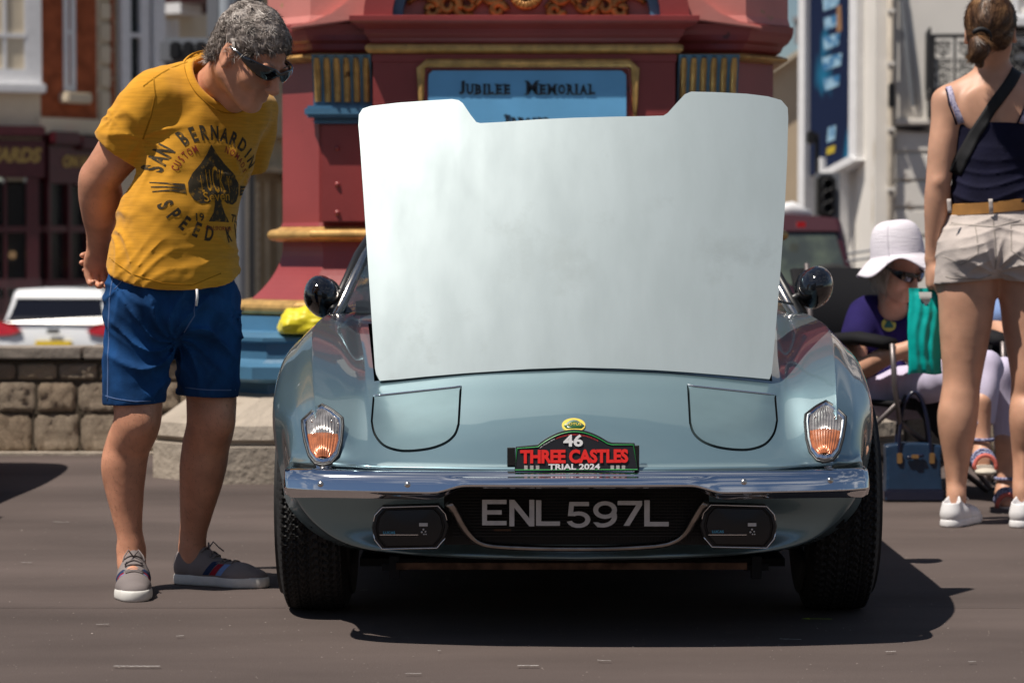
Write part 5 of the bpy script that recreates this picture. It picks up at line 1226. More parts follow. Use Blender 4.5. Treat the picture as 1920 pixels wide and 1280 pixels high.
# traffic signals standing before the flank
t = thing('traffic_light', 'black traffic signal head on its post below the blue poster', 'traffic light', (P(1556, 470, 26).x, 26, gz(26)))
pbox('head', 1534, 328, 1568, 408, 26, .22, M_black, t, .03); pbox('backboard', 1528, 324, 1575, 470, 26.22, .03, M_greyp, t)
for y in (346, 368, 390):
    c = P(1551, y, 25.97); mk('lens_hood', MB().lathe([(.055, 0), (.06, -.10), (.05, -.10), (.048, 0), (0, .01)], c, 'y', 14).out(), M_iron, t, smooth=True)
pbox('post', 1554, 409, 1562, 760, 26.05, .06, M_greyp, t)
t = thing('traffic_light', 'slim black signal with side lamp leaning on a pole left of the poster', 'traffic light', (P(1530, 470, 27).x, 27, gz(27)))
pbox('side_lamp', 1515, 245, 1530, 270, 27, .2, M_black, t, .02); pbox('post', 1527, 250, 1536, 760, 27.05, .07, M_iron, t)
# street behind the seated people: fence rail and parked shapes
rl = thing('street_railing', 'thin grey railing seen between the dark red car and white hat', 'railing', (P(1600, 470, 21).x, 21, gz(21)))
pbox('railing_post', 1640, 468, 1643, 640, 21, .02, M_greyp, rl)
for py in (472, 486): mk('rail', MB().tube([P(1588, py+4, 21), P(1680, py-10, 21)], .010, 8).out(), M_greyp, rl, smooth=True)
# ------------------------------------------------------------------ dark sports car just outside the left edge: wing, tyre and mirror shade
M_dk = mat('dark_green_car_paint', (.012, .016, .02), .15, coat=1, metal=.3)
ed = bpy.data.objects.new('sports_car', None); link(ed); tag(ed, 'dark vintage car whose wing and tyre just enter at the left edge', 'car'); ed.location = (-2.985, 9.15, 0); ed.rotation_euler = (0, 0, 0); ed.scale = (1, 1, 1)
def cprec(src, par, depth=0):
    c = src.copy(); COL.objects.link(c); c.parent = par
    if c.type == 'MESH' and len(c.material_slots):
        if any(m_ in (M_paint, M_cover, M_bonnet) for m_ in c.data.materials):
            c.data = c.data.copy()
            for i, m_ in enumerate(c.data.materials):
                if m_ in (M_paint, M_cover, M_bonnet): c.data.materials[i] = M_dk
    if depth < 1:
        for ch_ in src.children: cprec(ch_, c, depth+1)
for ch_ in list(car.children):
    if ch_.name.split('.')[0] in ('body', 'windscreen', 'roof', 'side_window', 'windscreen_pillar', 'rear_buttress', 'wheel', 'door_mirror', 'floor_pan', 'bumper', 'indicator_lamp', 'headlight_cover'): cprec(ch_, ed)
rf = MB(); nn = MB()
nn.grid([[Vector((CX+x, y, zt_)) for x, zt_ in ((-.53, z-.03), (-.28, z), (0, z+.005), (.28, z), (.53, z-.03))] for y, z in ((6.48, .65), (6.78, .705), (7.2, .765), (7.3, .775))])
o = mk('bonnet', nn.out(), M_dk, car, smooth=True); o.parent = ed; fix(o)
# ------------------------------------------------------------------ the terrace across the road behind the viewer (seen only in the chrome and paint)
tr = thing('terrace_building', 'plain terrace of seafront houses across the promenade behind the viewer', 'building', (0, -32, 0))
mk('wall', MB().box((-60, -40, -.1), (60, -32, 9.5)).out(), M_cream, tr)
mk('roof', MB().prism([(-60, -32, 9.5), (-60, -36, 12.5), (-60, -40, 9.5)], (0, 0, 0), (120, 0, 0)).out(), mat('slate', (.06, .065, .075), .7), tr)
me_w = None
for i in range(20):
    for j in range(3):
        x = -57+i*6
        if me_w is None:
            w0 = boxobj('window', (x, -32.05, 1.2), (x+1.4, -31.99, 3.4), M_cglass, tr); me_w = w0
        else:
            c = me_w.copy(); COL.objects.link(c); c.location = me_w.location+Vector((i*6, 0, j*2.9)); ORG[c.name] = ORG[w0.name]
# ------------------------------------------------------------------ people: materials and tools
M_skin = mat('tanned_skin', (.58, .27, .165), .48, var=.16, vscale=14, bump=.12, bscale=120, bdist=.002, sss=.08, stains=(60, .68, .06, (.30, .11, .06)))
M_skin2 = mat('light_skin', (.60, .325, .215), .5, var=.12, vscale=11, bump=.08, bscale=120, bdist=.002, sss=.08)
M_lip = mat('lips', (.34, .12, .09), .45)
M_shirt = mat('mustard_jersey', (.66, .31, .024), .9, var=.09, vscale=70, mapscale=(.22, .22, 2.6), bump=.10, bscale=60, bdist=.002, sheen=.15)
M_ink = mat('shirt_ink', (.060, .048, .030), .9, var=0, col2=(.34, .18, .03), vscale=75, lo=.54, hi=.72)
M_inkred = mat('shirt_ink_red', (.30, .045, .03), .9, col2=(.42, .15, .03), vscale=90, lo=.6, hi=.8)
M_denim = mat('blue_denim', (.007, .050, .16), .85, var=.35, vscale=14, mapscale=(1, 1, .6), bump=.30, bscale=240, bdist=.002, stains=(9, .60, .12, (.018, .075, .20)))
M_seam = mat('denim_stitch', (.10, .16, .32), .9)
M_shoeg = mat('shoe_canvas_grey', (.22, .19, .185), .9, bump=.2, bscale=400, var=.1)
M_sole = mat('shoe_sole_white', (.70, .68, .64), .6, var=.06, vscale=30)
M_navy = mat('navy_canvas', (.02, .035, .09), .85)
M_sred = mat('stripe_red', (.28, .015, .03), .85); M_sblue = mat('stripe_light_blue', (.17, .27, .52), .85)
M_hairg = [mat('grey_hair_%s' % n, c, .5, spec=.4) for n, c in (('dark', (.12, .10, .085)), ('mid', (.26, .22, .195)), ('light', (.48, .43, .39)))]
M_hairb = [mat('brown_hair_%s' % n, c, .42, spec=.5) for n, c in (('dark', (.055, .025, .012)), ('mid', (.14, .068, .03)), ('light', (.30, .16, .07)))]
def mv(name, vol, m, parent, relax=1, **k): return mk(name, vol.mesh(relax), m, parent, smooth=True, **k)
def bvh_of(o): return BVHTree.FromObject(o, bpy.context.evaluated_depsgraph_get())
def pick(p, rng, mats, weights):
    t = .5+.9*noise.noise(p*38)+rng.uniform(-.16, .16); c = 0
    for k, w in enumerate(weights):
        c += w
        if t < c: return k
    return len(mats)-1
def strands(name, src, n, ln, wd, mats, parent, flow, lift=.35, seed=1, weights=(.3, .45, .25), keep=None, curl=.4):
    rng = random.Random(seed); me = src.data; vs = me.vertices; org = ORG[src.name]; v = []; f = []; mi = []
    for _ in range(n):
        q = vs[rng.randrange(len(vs))]; p = q.co+org; nn = q.normal
        if keep and not keep(p): continue
        d = flow(p); d = (d-nn*d.dot(nn)); d = (d.normalized() if d.length > 1e-4 else nn)+Vector([rng.uniform(-curl, curl) for _ in range(3)]); d.normalize()
        L = ln*rng.uniform(.6, 1.3); w = wd*rng.uniform(.6, 1.2); sd = d.cross(nn).normalized(); b = len(v); c = rng.uniform(-.3, .3)
        p0 = p-nn*.002; p1 = p+(d*.55+nn*lift*.6+sd*c*.2)*L; p2 = p+(d*1.0+nn*lift*.55+sd*c)*L
        v += [p0-sd*w, p0+sd*w, p1+sd*w*.8, p1-sd*w*.8, p2]; f += [(b, b+1, b+2, b+3), (b+3, b+2, b+4)]; k = pick(p, rng, mats, weights); mi += [k, k]
    return mk(name, (v, f, mi), mats, parent, smooth=True)
def ribbon(name, bvh, org, pts, width, m, parent, off=.003, dirv=(0, 1, 0), step=.012, thick=.002, loose=False):
    """a band laid on a surface: pts are world points roughly on it, dropped onto it along dirv"""
    P0 = [Vector(p) for p in pts]; d = Vector(dirv).normalized(); ln = []; lastd = .0
    for a, b in zip(P0[:-1], P0[1:]):
        k = max(1, int((b-a).length/step)); ln += [a+(b-a)*i/k for i in range(k)]
    ln.append(P0[-1]); up = []; lo = []
    for i, p in enumerate(ln):
        t = (ln[min(i+1, len(ln)-1)]-ln[max(i-1, 0)]).normalized(); s = t.cross(d).normalized()
        row = []; good = True
        for q in (-1, -.5, 0, .5, 1):
            c = p+s*width/2*q; h = bvh.ray_cast(c-d*.5-org, d); good = good and h[0] is not None and abs((h[0]+org-c).dot(d)) < .25
            hp = (h[0]+org) if (h[0] is not None and abs((h[0]+org-c).dot(d)) < .25) else c+d*lastd; lastd = (hp-c).dot(d); row.append(hp-d*off)
        if good or loose: up.append(row)
    if len(up) < 2: print('RIBBON', name); return None
    mb = MB(); mb.grid(up); o = mk(name, mb.out(), m, parent, smooth=True); md = o.modifiers.new('t', 'SOLIDIFY'); md.thickness = thick; md.offset = 1; return o
class Print:
    """flat print: outlines are cut fine and dropped on a cloth surface"""
    def __init__(s, bvh, org, C, U, V, N): s.b, s.o, s.C, s.U, s.V, s.N = bvh, org, Vector(C), Vector(U), Vector(V), Vector(N).normalized()
    def put(s, name, v, f, m, parent, off=.0007, maxl=.006):
        bm = bmesh.new(); vs = [bm.verts.new((p[0], p[1], 0)) for p in v]
        for q in f:
            try: bm.faces.new([vs[i] for i in q])
            except ValueError: pass
        bmesh.ops.remove_doubles(bm, verts=bm.verts, dist=1e-6)
        for _ in range(5):
            es = [e for e in bm.edges if e.calc_length() > maxl]
            if not es: break
            bmesh.ops.subdivide_edges(bm, edges=es, cuts=1); bmesh.ops.triangulate(bm, faces=[x for x in bm.faces if len(x.verts) > 4])
        V_ = []; bm.verts.index_update(); ok = []
        for q in bm.verts:
            o = s.C+s.U*q.co.x+s.V*q.co.y+s.N*.5; h = s.b.ray_cast(o-s.o, -s.N)
            if h[0] is None: V_.append(o); ok.append(False)
            else: V_.append(h[0]+s.o+s.N*off*.3+(h[1] if h[1].dot(s.N) > 0 else -h[1])*off); ok.append(True)
        F_ = [tuple(w.index for w in x.verts) for x in bm.faces if all(ok[w.index] for w in x.verts)]; bm.free()
        if not F_: return None
        return mk(name, (V_, F_), m, parent)
    def text(s, name, txt, c, h, m, parent, ang=0, sx=1, bold=.02):
        v, f = textmesh(txt, 1.0, bold*1.0); xs = [p[0] for p in v]; ys = [p[1] for p in v]; cx, cy = (min(xs)+max(xs))/2, (min(ys)+max(ys))/2; k = h/(max(ys)-min(ys)); ca, sa = math.cos(ang), math.sin(ang)
        w = [((p[0]-cx)*k*sx, (p[1]-cy)*k) for p in v]; return s.put(name, [(c[0]+x*ca-y*sa, c[1]+x*sa+y*ca) for x, y in w], f, m, parent)
    def arc(s, name, txt, r, a0, a1, h, m, parent, sx=.8, inward=False, bold=.02, ry=1.0):
        n = len(txt); V_ = []; F_ = []
        for i, ch in enumerate(txt+' '):
            if ch == ' ':
                if V_: s.put(name, V_, F_, m, parent)
                V_ = []; F_ = []; continue
            a = a0+(a1-a0)*i/(n-1); c = (r*math.cos(a), r*ry*math.sin(a)); rot = a-math.pi/2 if not inward else a+math.pi/2
            v, f = textmesh(ch, 1.0, bold); xs = [p[0] for p in v]; ys = [p[1] for p in v]; cx, cy = (min(xs)+max(xs))/2, (min(ys)+max(ys))/2; k = h/(max(ys)-min(ys)); ca, sa = math.cos(rot), math.sin(rot)
            b = len(V_)
            for p in v: x, y = (p[0]-cx)*k*sx, (p[1]-cy)*k; V_.append((c[0]+x*ca-y*sa, c[1]+x*sa+y*ca))
            F_ += [tuple(j+b for j in q) for q in f]
# ------------------------------------------------------------------ shoes (local: x across, y to the toe, z up)
def shoe(origin, d, L, parent, upper, sole, stripes=None, heel=None, lace=None, flip=1, name='shoe'):
    d = Vector(d).normalized(); x = d.cross(Vector((0, 0, 1))).normalized(); M = Matrix((x, d, Vector((0, 0, 1)))).transposed(); O = Vector(origin); k = L/.29
    W = lambda p: O+M @ (Vector(p)*k)
    h = .004; lo, hi = Vector((-.07, -.05, -.01))*k, Vector((.07, .30, .14))*k
    def place(vf): v, f = vf; A = np.array([[M[i][j] for j in range(3)] for i in range(3)]); return v @ A.T+np.array(O), f
    vol = Vol(lo, hi, h); c = lambda p: Vector(p)*k
    vol.cone(c((0, .035, .045)), c((0, .10, .045)), .037*k, .040*k, .02, fl=((0, 0, 1), 1.1)); vol.cone(c((0, .10, .040)), c((.004*flip, .20, .030)), .041*k, .042*k, .02, fl=((0, 0, 1), .8))
    vol.cone(c((.004*flip, .20, .028)), c((.002*flip, .245, .024)), .042*k, .036*k, .02, fl=((0, 0, 1), .72)); vol.cone(c((0, .035, .05)), c((0, .04, .082)), .036*k, .034*k, .015); vol.cone(c((0, .085, .06)), c((0, .065, .098)), .030*k, .022*k, .02)
    vol.cone(c((0, .04, .085)), c((0, .03, .15)), .027*k, .04*k, .006, '-')
    vol.plane((0, 0, .014*k), (0, 0, -1), .002); 
    up = mk(name, place(vol.mesh(1)), upper, parent, smooth=True)
    vs = Vol(lo, hi, h)
    vs.cone(c((0, .035, .012)), c((0, .10, .012)), .040*k, .042*k, .02); vs.cone(c((0, .10, .012)), c((.004*flip, .20, .012)), .042*k, .046*k, .02); vs.cone(c((.004*flip, .20, .012)), c((.002*flip, .245, .014)), .046*k, .040*k, .02)
    vs.plane((0, 0, .030*k), (0, 0, 1), .004); vs.plane((0, 0, .0), (0, 0, -1), .002)
    mk('sole', place(vs.mesh(1)), sole, up, smooth=True, angle=50)
    b = bvh_of(up); og = ORG[up.name]
    def cast(p, dr):
        o = W(p); dd = (M @ Vector(dr)).normalized(); hh = b.ray_cast(o-og, dd); return (hh[0]+og-dd*.0015) if hh[0] is not None else None
    if stripes:
        for s in (-1, 1):
            for i, mt in enumerate(stripes):
                y0 = .105+.020*i; g = []
                for t in np.linspace(0, 1, 7):
                    row = [cast((s*.09, y0+.024*t+dy, .032+.036*t), (-s, 0, 0)) for dy in (0, .009, .018)]
                    if all(r_ is not None for r_ in row): g.append(row)
                if len(g) > 1: mk('side_stripe', MB().grid(g).out(), mt, up, smooth=True)
    if heel: 
        g = [[cast((x_, -.09, z_), (0, 1, 0)) for x_ in np.linspace(-.022, .022, 5)] for z_ in (.05, .065, .08, .092)]
        g = [r_ for r_ in g if all(q is not None for q in r_)]
        if len(g) > 1: mk('heel_tab', MB().grid(g).out(), heel, up, smooth=True)
    if lace:
        for i in range(6):
            y = .095+.017*i; pts = [cast((x_, y+.004*abs(x_)/.02*(1 if i % 2 else -1), .2), (0, 0, -1)) for x_ in np.linspace(-.024, .024, 7)]
            pts = [p+Vector((0, 0, .0015)) for p in pts if p is not None]
            if len(pts) > 3: mk('lace', MB().tube(pts, .0026, 6).out(), lace, up, smooth=True)
        top = cast((0, .098, .2), (0, 0, -1)) or W((0, .098, .09))
        for s in (-1, 1): mk('lace', MB().tube([top, top+M @ Vector((s*.014, .01, .02)), top+M @ Vector((s*.026, .02, .004)), top+M @ Vector((s*.03, .035, -.008))], .0022, 6).out(), lace, up, smooth=True)
    return up
def hand(vol, wr, palm, fdir, side, nrm, sc=1.0, curl=.5, fl=(.072, .08, .076, .06), thumb=True):
    """palm and five fingers; wr wrist, fdir finger direction, side towards the thumb, nrm towards the palm"""
    wr = Vector(wr); f = Vector(fdir).normalized(); s = Vector(side); s = (s-f*s.dot(f)).normalized(); n = f.cross(s); n = n if n.dot(Vector(nrm)) > 0 else -n
    k = sc; c = wr+f*.085*k
    vol.cone(wr, wr+f*.05*k, .024*k, .032*k, .02, fl=(n, .62)); vol.cone(wr+f*.04*k+s*.012*k, c+s*.012*k, .028*k, .028*k, .01, fl=(n, .55)); vol.cone(wr+f*.04*k-s*.014*k, c-s*.014*k, .026*k, .026*k, .01, fl=(n, .55))
    for i, L in enumerate(fl):
        b = c+s*(.030-.020*i)*k-f*.004*k; a1, a2 = curl*1.0, curl*2.2
        p1 = b+(f*math.cos(a1)+n*math.sin(a1))*L*.48*k; p2 = p1+(f*math.cos(a2)+n*math.sin(a2))*L*.32*k; p3 = p2+(f*math.cos(a2+curl*.8)+n*math.sin(a2+curl*.8))*L*.22*k
        vol.chain([b-f*.01*k, p1, p2, p3], [.0098*k, .0090*k, .0082*k, .0074*k], .003)
    if thumb:
        b = wr+f*.028*k+s*.026*k; p1 = b+(f*.6+s*.65+n*.35).normalized()*.042*k; p2 = p1+(f*.85+s*.15+n*.6).normalized()*.032*k
        vol.chain([b-s*.01*k, p1, p2], [.014*k, .0115*k, .009*k], .01)
class Head:
    def __init__(s, c, F, up=(0, 0, 1), k=1.0):
        s.c = Vector(c); s.F = Vector(F).normalized(); u = Vector(up); s.U = (u-s.F*u.dot(s.F)).normalized(); s.S = s.U.cross(s.F).normalized(); s.k = k
        s.M = Matrix((s.S, s.F, s.U)).transposed()
    def w(s, a, b, c): return s.c+(s.S*a+s.F*b+s.U*c)*s.k
    def loc(s, p): d = (Vector(p)-s.c)/s.k; return d.dot(s.S), d.dot(s.F), d.dot(s.U)
    def build(s, vol, ears=True, female=False):
        k = s.k; w = s.w; E = lambda c, r, kk=.02, op='+': vol.ell(w(*c), tuple(q*k for q in r), s.M, kk, op)
        E((0, -.012, .028), (.075, .097, .088)); E((0, .026, -.03), (.060, .064, .085), .03)
        for q in (-1, 1):
            vol.cone(w(q*.050, -.008, -.055), w(q*.018, .066, -.098), .020*k, .018*k, .025); E((q*.036, .060, -.030), (.026, .024, .026), .02)
            E((q*.030, .090, .004), (.015, .012, .012), .008, '-'); E((q*.0305, .080, .002), (.0125, .0125, .0125), .002)
            E((q*.012, .108, -.036), (.0095, .010, .008), .006); E((q*.028, .086, .020), (.020, .010, .007), .01)
            if ears:
                E((q*.076, -.006, -.008), (.010, .020, .033), .006); E((q*.088, -.002, -.004), (.008, .011, .018), .004, '-'); E((q*.080, .004, -.034), (.008, .009, .010), .006)
        E((0, .074, -.098), (.020, .018, .017), .02); vol.cone(w(0, .088, .018), w(0, .116, -.028), .008*k, .0125*k, .010); E((0, .117, -.032), (.013, .012, .011), .006)
        vol.cone(w(-.020, .084, -.061), w(.020, .084, -.061), .008*k, .008*k, .010); vol.cone(w(-.017, .086, -.073), w(.017, .086, -.073), .008*k, .008*k, .010)
        vol.cone(w(-.024, .096, -.0665), w(.024, .096, -.0665), .0035*k, .0035*k, .004, '-')
# ------------------------------------------------------------------ the stooping man
MY = 7.12
man = thing('person', 'grey-haired man in mustard T-shirt and denim shorts stooping with hands behind back', 'person', (P(300, 1100, 7.15).x, 7.15, 0))
Q = lambda x, y, Y=MY: P(x, y, Y)
TF = Vector((.57, -.82, 0)).normalized(); TS = Vector((.82, .57, 0)).normalized(); TM = Matrix((TS, -TF, Vector((0, 0, 1)))).transposed()
HD = Head(Q(470, 104, 6.98), (.66, -.50, -.56), (0.05, 0, 1), 1.10)
lo, hi = Vector((-1.30, 6.65, -.01)), Vector((-.55, 7.70, 1.72))
b = Vol(lo, hi, .0045)
HD.build(b)
b.chain([HD.w(0, -.030, -.055), Q(425, 140, 7.06), Q(395, 185, 7.16)], [.058, .058, .075], .035)          # neck
b.cone(HD.w(.035, .02, -.07), Q(440, 185, 7.08), .03, .04, .03)
b.ell(Q(388, 215, 7.17), (.165, .085, .09), TM, .04); b.ell(Q(365, 300, 7.16), (.15, .10, .15), TM, .04); b.ell(Q(330, 440, 7.14), (.14, .11, .15), TM, .04); b.ell(Q(322, 560, 7.15), (.14, .10, .10), TM, .04)
sh_r, el_r, wr_r = Q(288, 195, 7.05), Q(190, 333, 7.12), Q(186, 455, 7.26)
b.chain([sh_r, (sh_r+el_r)/2, el_r, el_r*.70+wr_r*.30, wr_r*.75+el_r*.25, wr_r], [.066, .066, .056, .062, .042, .033], .03); b.ell(el_r+Vector((-.030, .0, .008)), (.024, .026, .028), None, .025)
hand(b, wr_r, None, (-.10, .35, -.95), (.9, .5, 0), (.9, .4, 0), 1.05, .75)
sh_l, el_l = Q(478, 215, 7.30), Q(425, 350, 7.46); wr_l = Q(250, 480, 7.42)
b.chain([sh_l, (sh_l+el_l)/2, el_l, (el_l+wr_l)/2, wr_l], [.056, .054, .046, .05, .03], .03); hand(b, wr_l, None, (-.95, -.1, -.2), (0, 0, 1), (0, -1, 0), 1.05, .4)
kn1, an1 = Q(258, 785, 7.09), Q(246, 1018, 7.14); kn2, an2 = Q(396, 785, 7.22), Q(361, 1010, 7.29)
b.chain([Q(275, 560, 7.14), Q(258, 690, 7.11), kn1, Q(240, 835, 7.13), Q(232, 880, 7.14), Q(238, 960, 7.14), an1, an1+Vector((0, 0, -.05))], [.085, .075, .066, .063, .063, .044, .034, .036], .03)
b.chain([Q(375, 560, 7.18), Q(393, 690, 7.22), kn2, Q(386, 835, 7.25), Q(380, 880, 7.26), Q(368, 960, 7.28), an2, an2+Vector((0, 0, -.05))], [.085, .075, .069, .067, .066, .047, .036, .037], .03)
b.ell(kn1+Vector((.018, -.045, -.005)), (.034, .028, .040), None, .03); b.ell(kn2+Vector((.035, -.042, -.005)), (.034, .028, .040), None, .03)
for a_, d_ in ((an1, Vector((.20, -.98, 0))), (an2, Vector((.93, -.37, 0)))):
    b.chain([a_, a_+Vector((0, 0, -.03)), a_+Vector((0, 0, -.075))+d_*.02], [.032, .036, .033], .02); b.cone(a_+Vector((0, 0, -.06)), a_+Vector((0, 0, -.085))+d_*.12, .030, .026, .02)
    sd = Vector((-d_.y, d_.x, 0)); b.ell(a_+Vector((0, 0, -.018))+sd*.026, (.012, .014, .014), None, .015); b.ell(a_+Vector((0, 0, -.014))-sd*.026, (.012, .014, .014), None, .015)
def skinwarp(x, y, z):
    p = np.stack([x, y, z], 1); return .0008*fnoise(p, 11, 12)+.0005*fnoise(p, 12, 40)
b.warp(skinwarp, .03)
handc = [wr_r+Vector((-.01, .04, -.10)), wr_l+Vector((-.09, 0, -.02))]
keepf = lambda V: (np.linalg.norm(V-np.array(HD.c), axis=1) < .19) | (np.linalg.norm(V-np.array(handc[0]), axis=1) < .12) | (np.linalg.norm(V-np.array(handc[1]), axis=1) < .12)
mbody = mk('body', b.mesh(1, 14, keepf), M_skin, man, smooth=True)
# lips
bb = bvh_of(mbody)
# T-shirt
s_ = Vol(Vector((-1.30, 6.80, .78)), Vector((-.55, 7.62, 1.55)), .005)
s_.ell(Q(388, 208, 7.165), (.190, .115, .105), TM, .05); s_.ell(Q(362, 290, 7.15), (.178, .140, .155), TM, .06); s_.ell(Q(336, 395, 7.12), (.166, .150, .150), TM, .07); s_.ell(Q(326, 475, 7.13), (.180, .152, .12), TM, .06); s_.ell(Q(326, 525, 7.13), (.186, .156, .10), TM, .05)
s_.cone(Q(395, 165, 7.16), Q(330, 175, 7.12), .09, .075, .06)
s_.chain([Q(292, 186, 7.055), Q(258, 225, 7.06), Q(205, 300, 7.09)], [.082, .082, .074], .035)
s_.chain([Q(474, 208, 7.285), Q(472, 250, 7.33), Q(458, 330, 7.42)], [.070, .066, .062], .03)
def folds(p, c, rad, amp, n, sd):
    """creases fanning out from a pull point"""
    d = p-np.array(c); r_ = np.sqrt((d**2).sum(1))+1e-4; a_ = np.arctan2(d[:, 2], d[:, 0]); s1 = np.sin(a_*n+2.2*fnoise(p, sd, 3)+r_*14)
    return amp*np.exp(-((r_-rad*.45)/(rad*.55))**2)*(1-np.abs(s1))**1.5*-1.6
def wr(x, y, z):
    p = np.stack([x, y, z], 1); o = .0045*fnoise(p*np.array([1, 1, .6]), 21, 4.5)+.0014*fnoise(p, 22, 16)
    o += folds(p, Q(268, 262, 7.02), .13, .0050, 3, 23)+folds(p, Q(205, 440, 7.08), .20, .0050, 3, 24)+folds(p, Q(455, 330, 7.1), .10, .004, 3, 25)+folds(p, Q(450, 480, 7.05), .15, .005, 3, 26)+folds(p, Q(215, 225, 7.05), .09, .0035, 3, 27)
    t = np.clip((1.00-z)/.12, 0, 1); s1 = np.sin(z*70-x*38+2.8*fnoise(p, 28, 2.6)); o -= t*.008*(1-np.abs(s1))**2*np.clip(.55+fnoise(p, 29, 3), 0, 1)
    return o
s_.warp(wr, .04)
# openings
ax = (Q(205, 300, 7.09)-Q(258, 225, 7.06)).normalized(); hp = Q(223, 280, 7.08); s_.plane(hp, (ax+Vector((-.10, 0, -.10))).normalized(), .003, lo=Q(120, 400, 6.9), hi=Q(262, 230, 7.3)) if False else None
def cutfn(Pt, N, C, rad, k=.003):
    """remove what lies beyond a plane, inside a ball"""
    Pt, N, C = np.array(Pt), np.array(Vector(N).normalized()), np.array(C)
    def fn(X, Y, Z): return np.maximum(-((X-Pt[0])*N[0]+(Y-Pt[1])*N[1]+(Z-Pt[2])*N[2]), np.sqrt((X-C[0])**2+(Y-C[1])**2+(Z-C[2])**2)-rad)
    return fn, C-rad, C+rad, k, '-'
s_.put(*cutfn(hp, ax, Q(205, 305, 7.09), .105)); s_.cone(hp-ax*.03, hp+ax*.05, .066, .070, .004, '-')
ax2 = (Q(458, 330, 7.42)-Q(472, 250, 7.33)).normalized(); hp2 = Q(462, 305, 7.395); s_.put(*cutfn(hp2, ax2, Q(457, 345, 7.43), .09)); s_.cone(hp2-ax2*.02, hp2+ax2*.05, .052, .056, .004, '-')
h1, h2, h3 = Q(195, 470, 7.2), Q(447, 497, 7.22), Q(370, 547, 6.99); hn = (h2-h1).cross(h3-h1).normalized(); hn = hn if hn.z < 0 else -hn
s_.plane(h3, hn, .003)
s_.ell(Q(324, 560, 7.14), (.178, .146, .085), TM, .004, '-')
na = (HD.c-Q(392, 190, 7.17)).normalized(); nc = Q(411, 153, 7.12)
s_.cone(nc-na*.035, nc+na*.14, .080, .098, .006, '-'); s_.ell(nc+na*.12, (.11, .11, .10), None, .006, '-')
shirt = mv('t_shirt', s_, M_shirt, man, 1); sb = bvh_of(shirt); so = ORG[shirt.name]
# collar band
e1 = na.cross(Vector((0, 1, 0))).normalized(); e2 = na.cross(e1); hgt_ = []; n_c = 56
for rr in (.092, .100, .110):
    row = []
    for a_ in np.linspace(0, 2*math.pi, n_c+1)[:-1]:
        d_ = e1*math.cos(a_)+e2*math.sin(a_); h = sb.ray_cast(nc+na*.16+d_*rr-so, -na); row.append((h[0]+so-nc).dot(na) if h[0] is not None and h[3] < .26 else -.02)
    for _ in range(3): row = [(row[i-1]+row[i]+row[(i+1) % n_c])/3 for i in range(n_c)]
    hgt_.append(row)
g = []
for i in range(n_c+1):
    j = i % n_c; a_ = 2*math.pi*i/n_c; d_ = e1*math.cos(a_)+e2*math.sin(a_); q0, q1, q2 = (hgt_[k][j] for k in range(3))
    g.append([nc+d_*r_+na*z_ for r_, z_ in ((.082, q0-.022), (.083, q0-.004), (.087, q0+.004), (.094, q0+.004), (.100, q1+.003), (.108, q2+.0015), (.112, q2-.006))])
mk('collar', MB().grid(g).out(), M_shirt, shirt, smooth=True)
mk('collar_seam', MB().tube([r_[5]+na*.001 for r_ in g[:-1]], .0012, 4, closed=True).out(), mat('mustard_seam', (.38, .18, .012), .95), shirt)
pth = [Q(365, 112), Q(330, 128), Q(282, 168)]; ribbon('shoulder_seam', sb, so, pth, .004, mat('mustard_seam', (.38, .18, .012), .95), shirt, .001)
ribbon('sleeve_seam', sb, so, [Q(300, 150), Q(305, 185), Q(296, 225), Q(280, 265)], .004, MATS['mustard_seam'], shirt, .001)
ribbon('hem_stitch', sb, so, [Q(206, 478), Q(260, 512), Q(320, 530), Q(372, 534), Q(420, 512)], .0025, MATS['mustard_seam'], shirt, .001)
# the print
N_p = Vector((.50, -.86, .05)).normalized(); U_p = Vector((.86, .50, 0)).normalized(); V_p = N_p.cross(U_p) if N_p.cross(U_p).z > 0 else U_p.cross(N_p)
V_p = (V_p+U_p*(-.10)).normalized()
pc = sb.ray_cast(CAMP-so, RAY(404, 345)); pc = pc[0]+so
pr = Print(sb, so, pc, U_p, V_p, N_p)
pr.arc('print_lettering', 'SAN BERNARDIN', .164, R(162), R(29), .042, M_ink, shirt, .62, ry=.86, bold=.035)
pr.arc('print_lettering', 'SPEED KINGS', .164, R(204), R(336), .042, M_ink, shirt, .62, inward=True, ry=.86, bold=.035)
pr.arc('print_lettering', 'CUSTOM', .120, R(156), R(114), .020, M_inkred, shirt, .62, bold=.012, ry=.86); pr.arc('print_lettering', 'NOMADS', .120, R(66), R(24), .020, M_inkred, shirt, .62, bold=.012, ry=.86)
pr.text('print_lettering', '19', (-.062, -.092), .022, M_ink, shirt); pr.text('print_lettering', '72', (.062, -.092), .022, M_ink, shirt); pr.text('print_lettering', 'CALIFORNIA', (0, -.122), .012, M_inkred, shirt, bold=0)
sp = []
for t in np.linspace(0, 1, 26):
    x = .078*math.sin(math.pi*t)**.9*(.35+.65*t**.8)*1.25 if t < .8 else None
    sp.append(t)
half = [(0, .102), (.014, .078), (.034, .052), (.058, .028), (.074, .002), (.076, -.022), (.066, -.042), (.048, -.052), (.028, -.050), (.012, -.038), (.010, -.05), (.018, -.075), (.034, -.098)]
half = [(x*1.12, y*1.06) for x, y in half]
outl_ = half+[(-x, y) for x, y in half[::-1][:-1]]
tri_ = tessellate_polygon([[Vector((x, y, 0)) for x, y in outl_]]); pr.put('print_spade', outl_, tri_, M_ink, shirt, .0007)
M_sh2 = mat('print_knockout', (.52, .26, .025), .9)
for i, ch in enumerate('LUCKY'): pr.text('print_lettering', ch, (-.042+.021*i, .012-.006*abs(i-2)*abs(i-2)*.5), .074-.014*abs(i-2), M_sh2, shirt, sx=.27, bold=.0).location = N_p*.0007
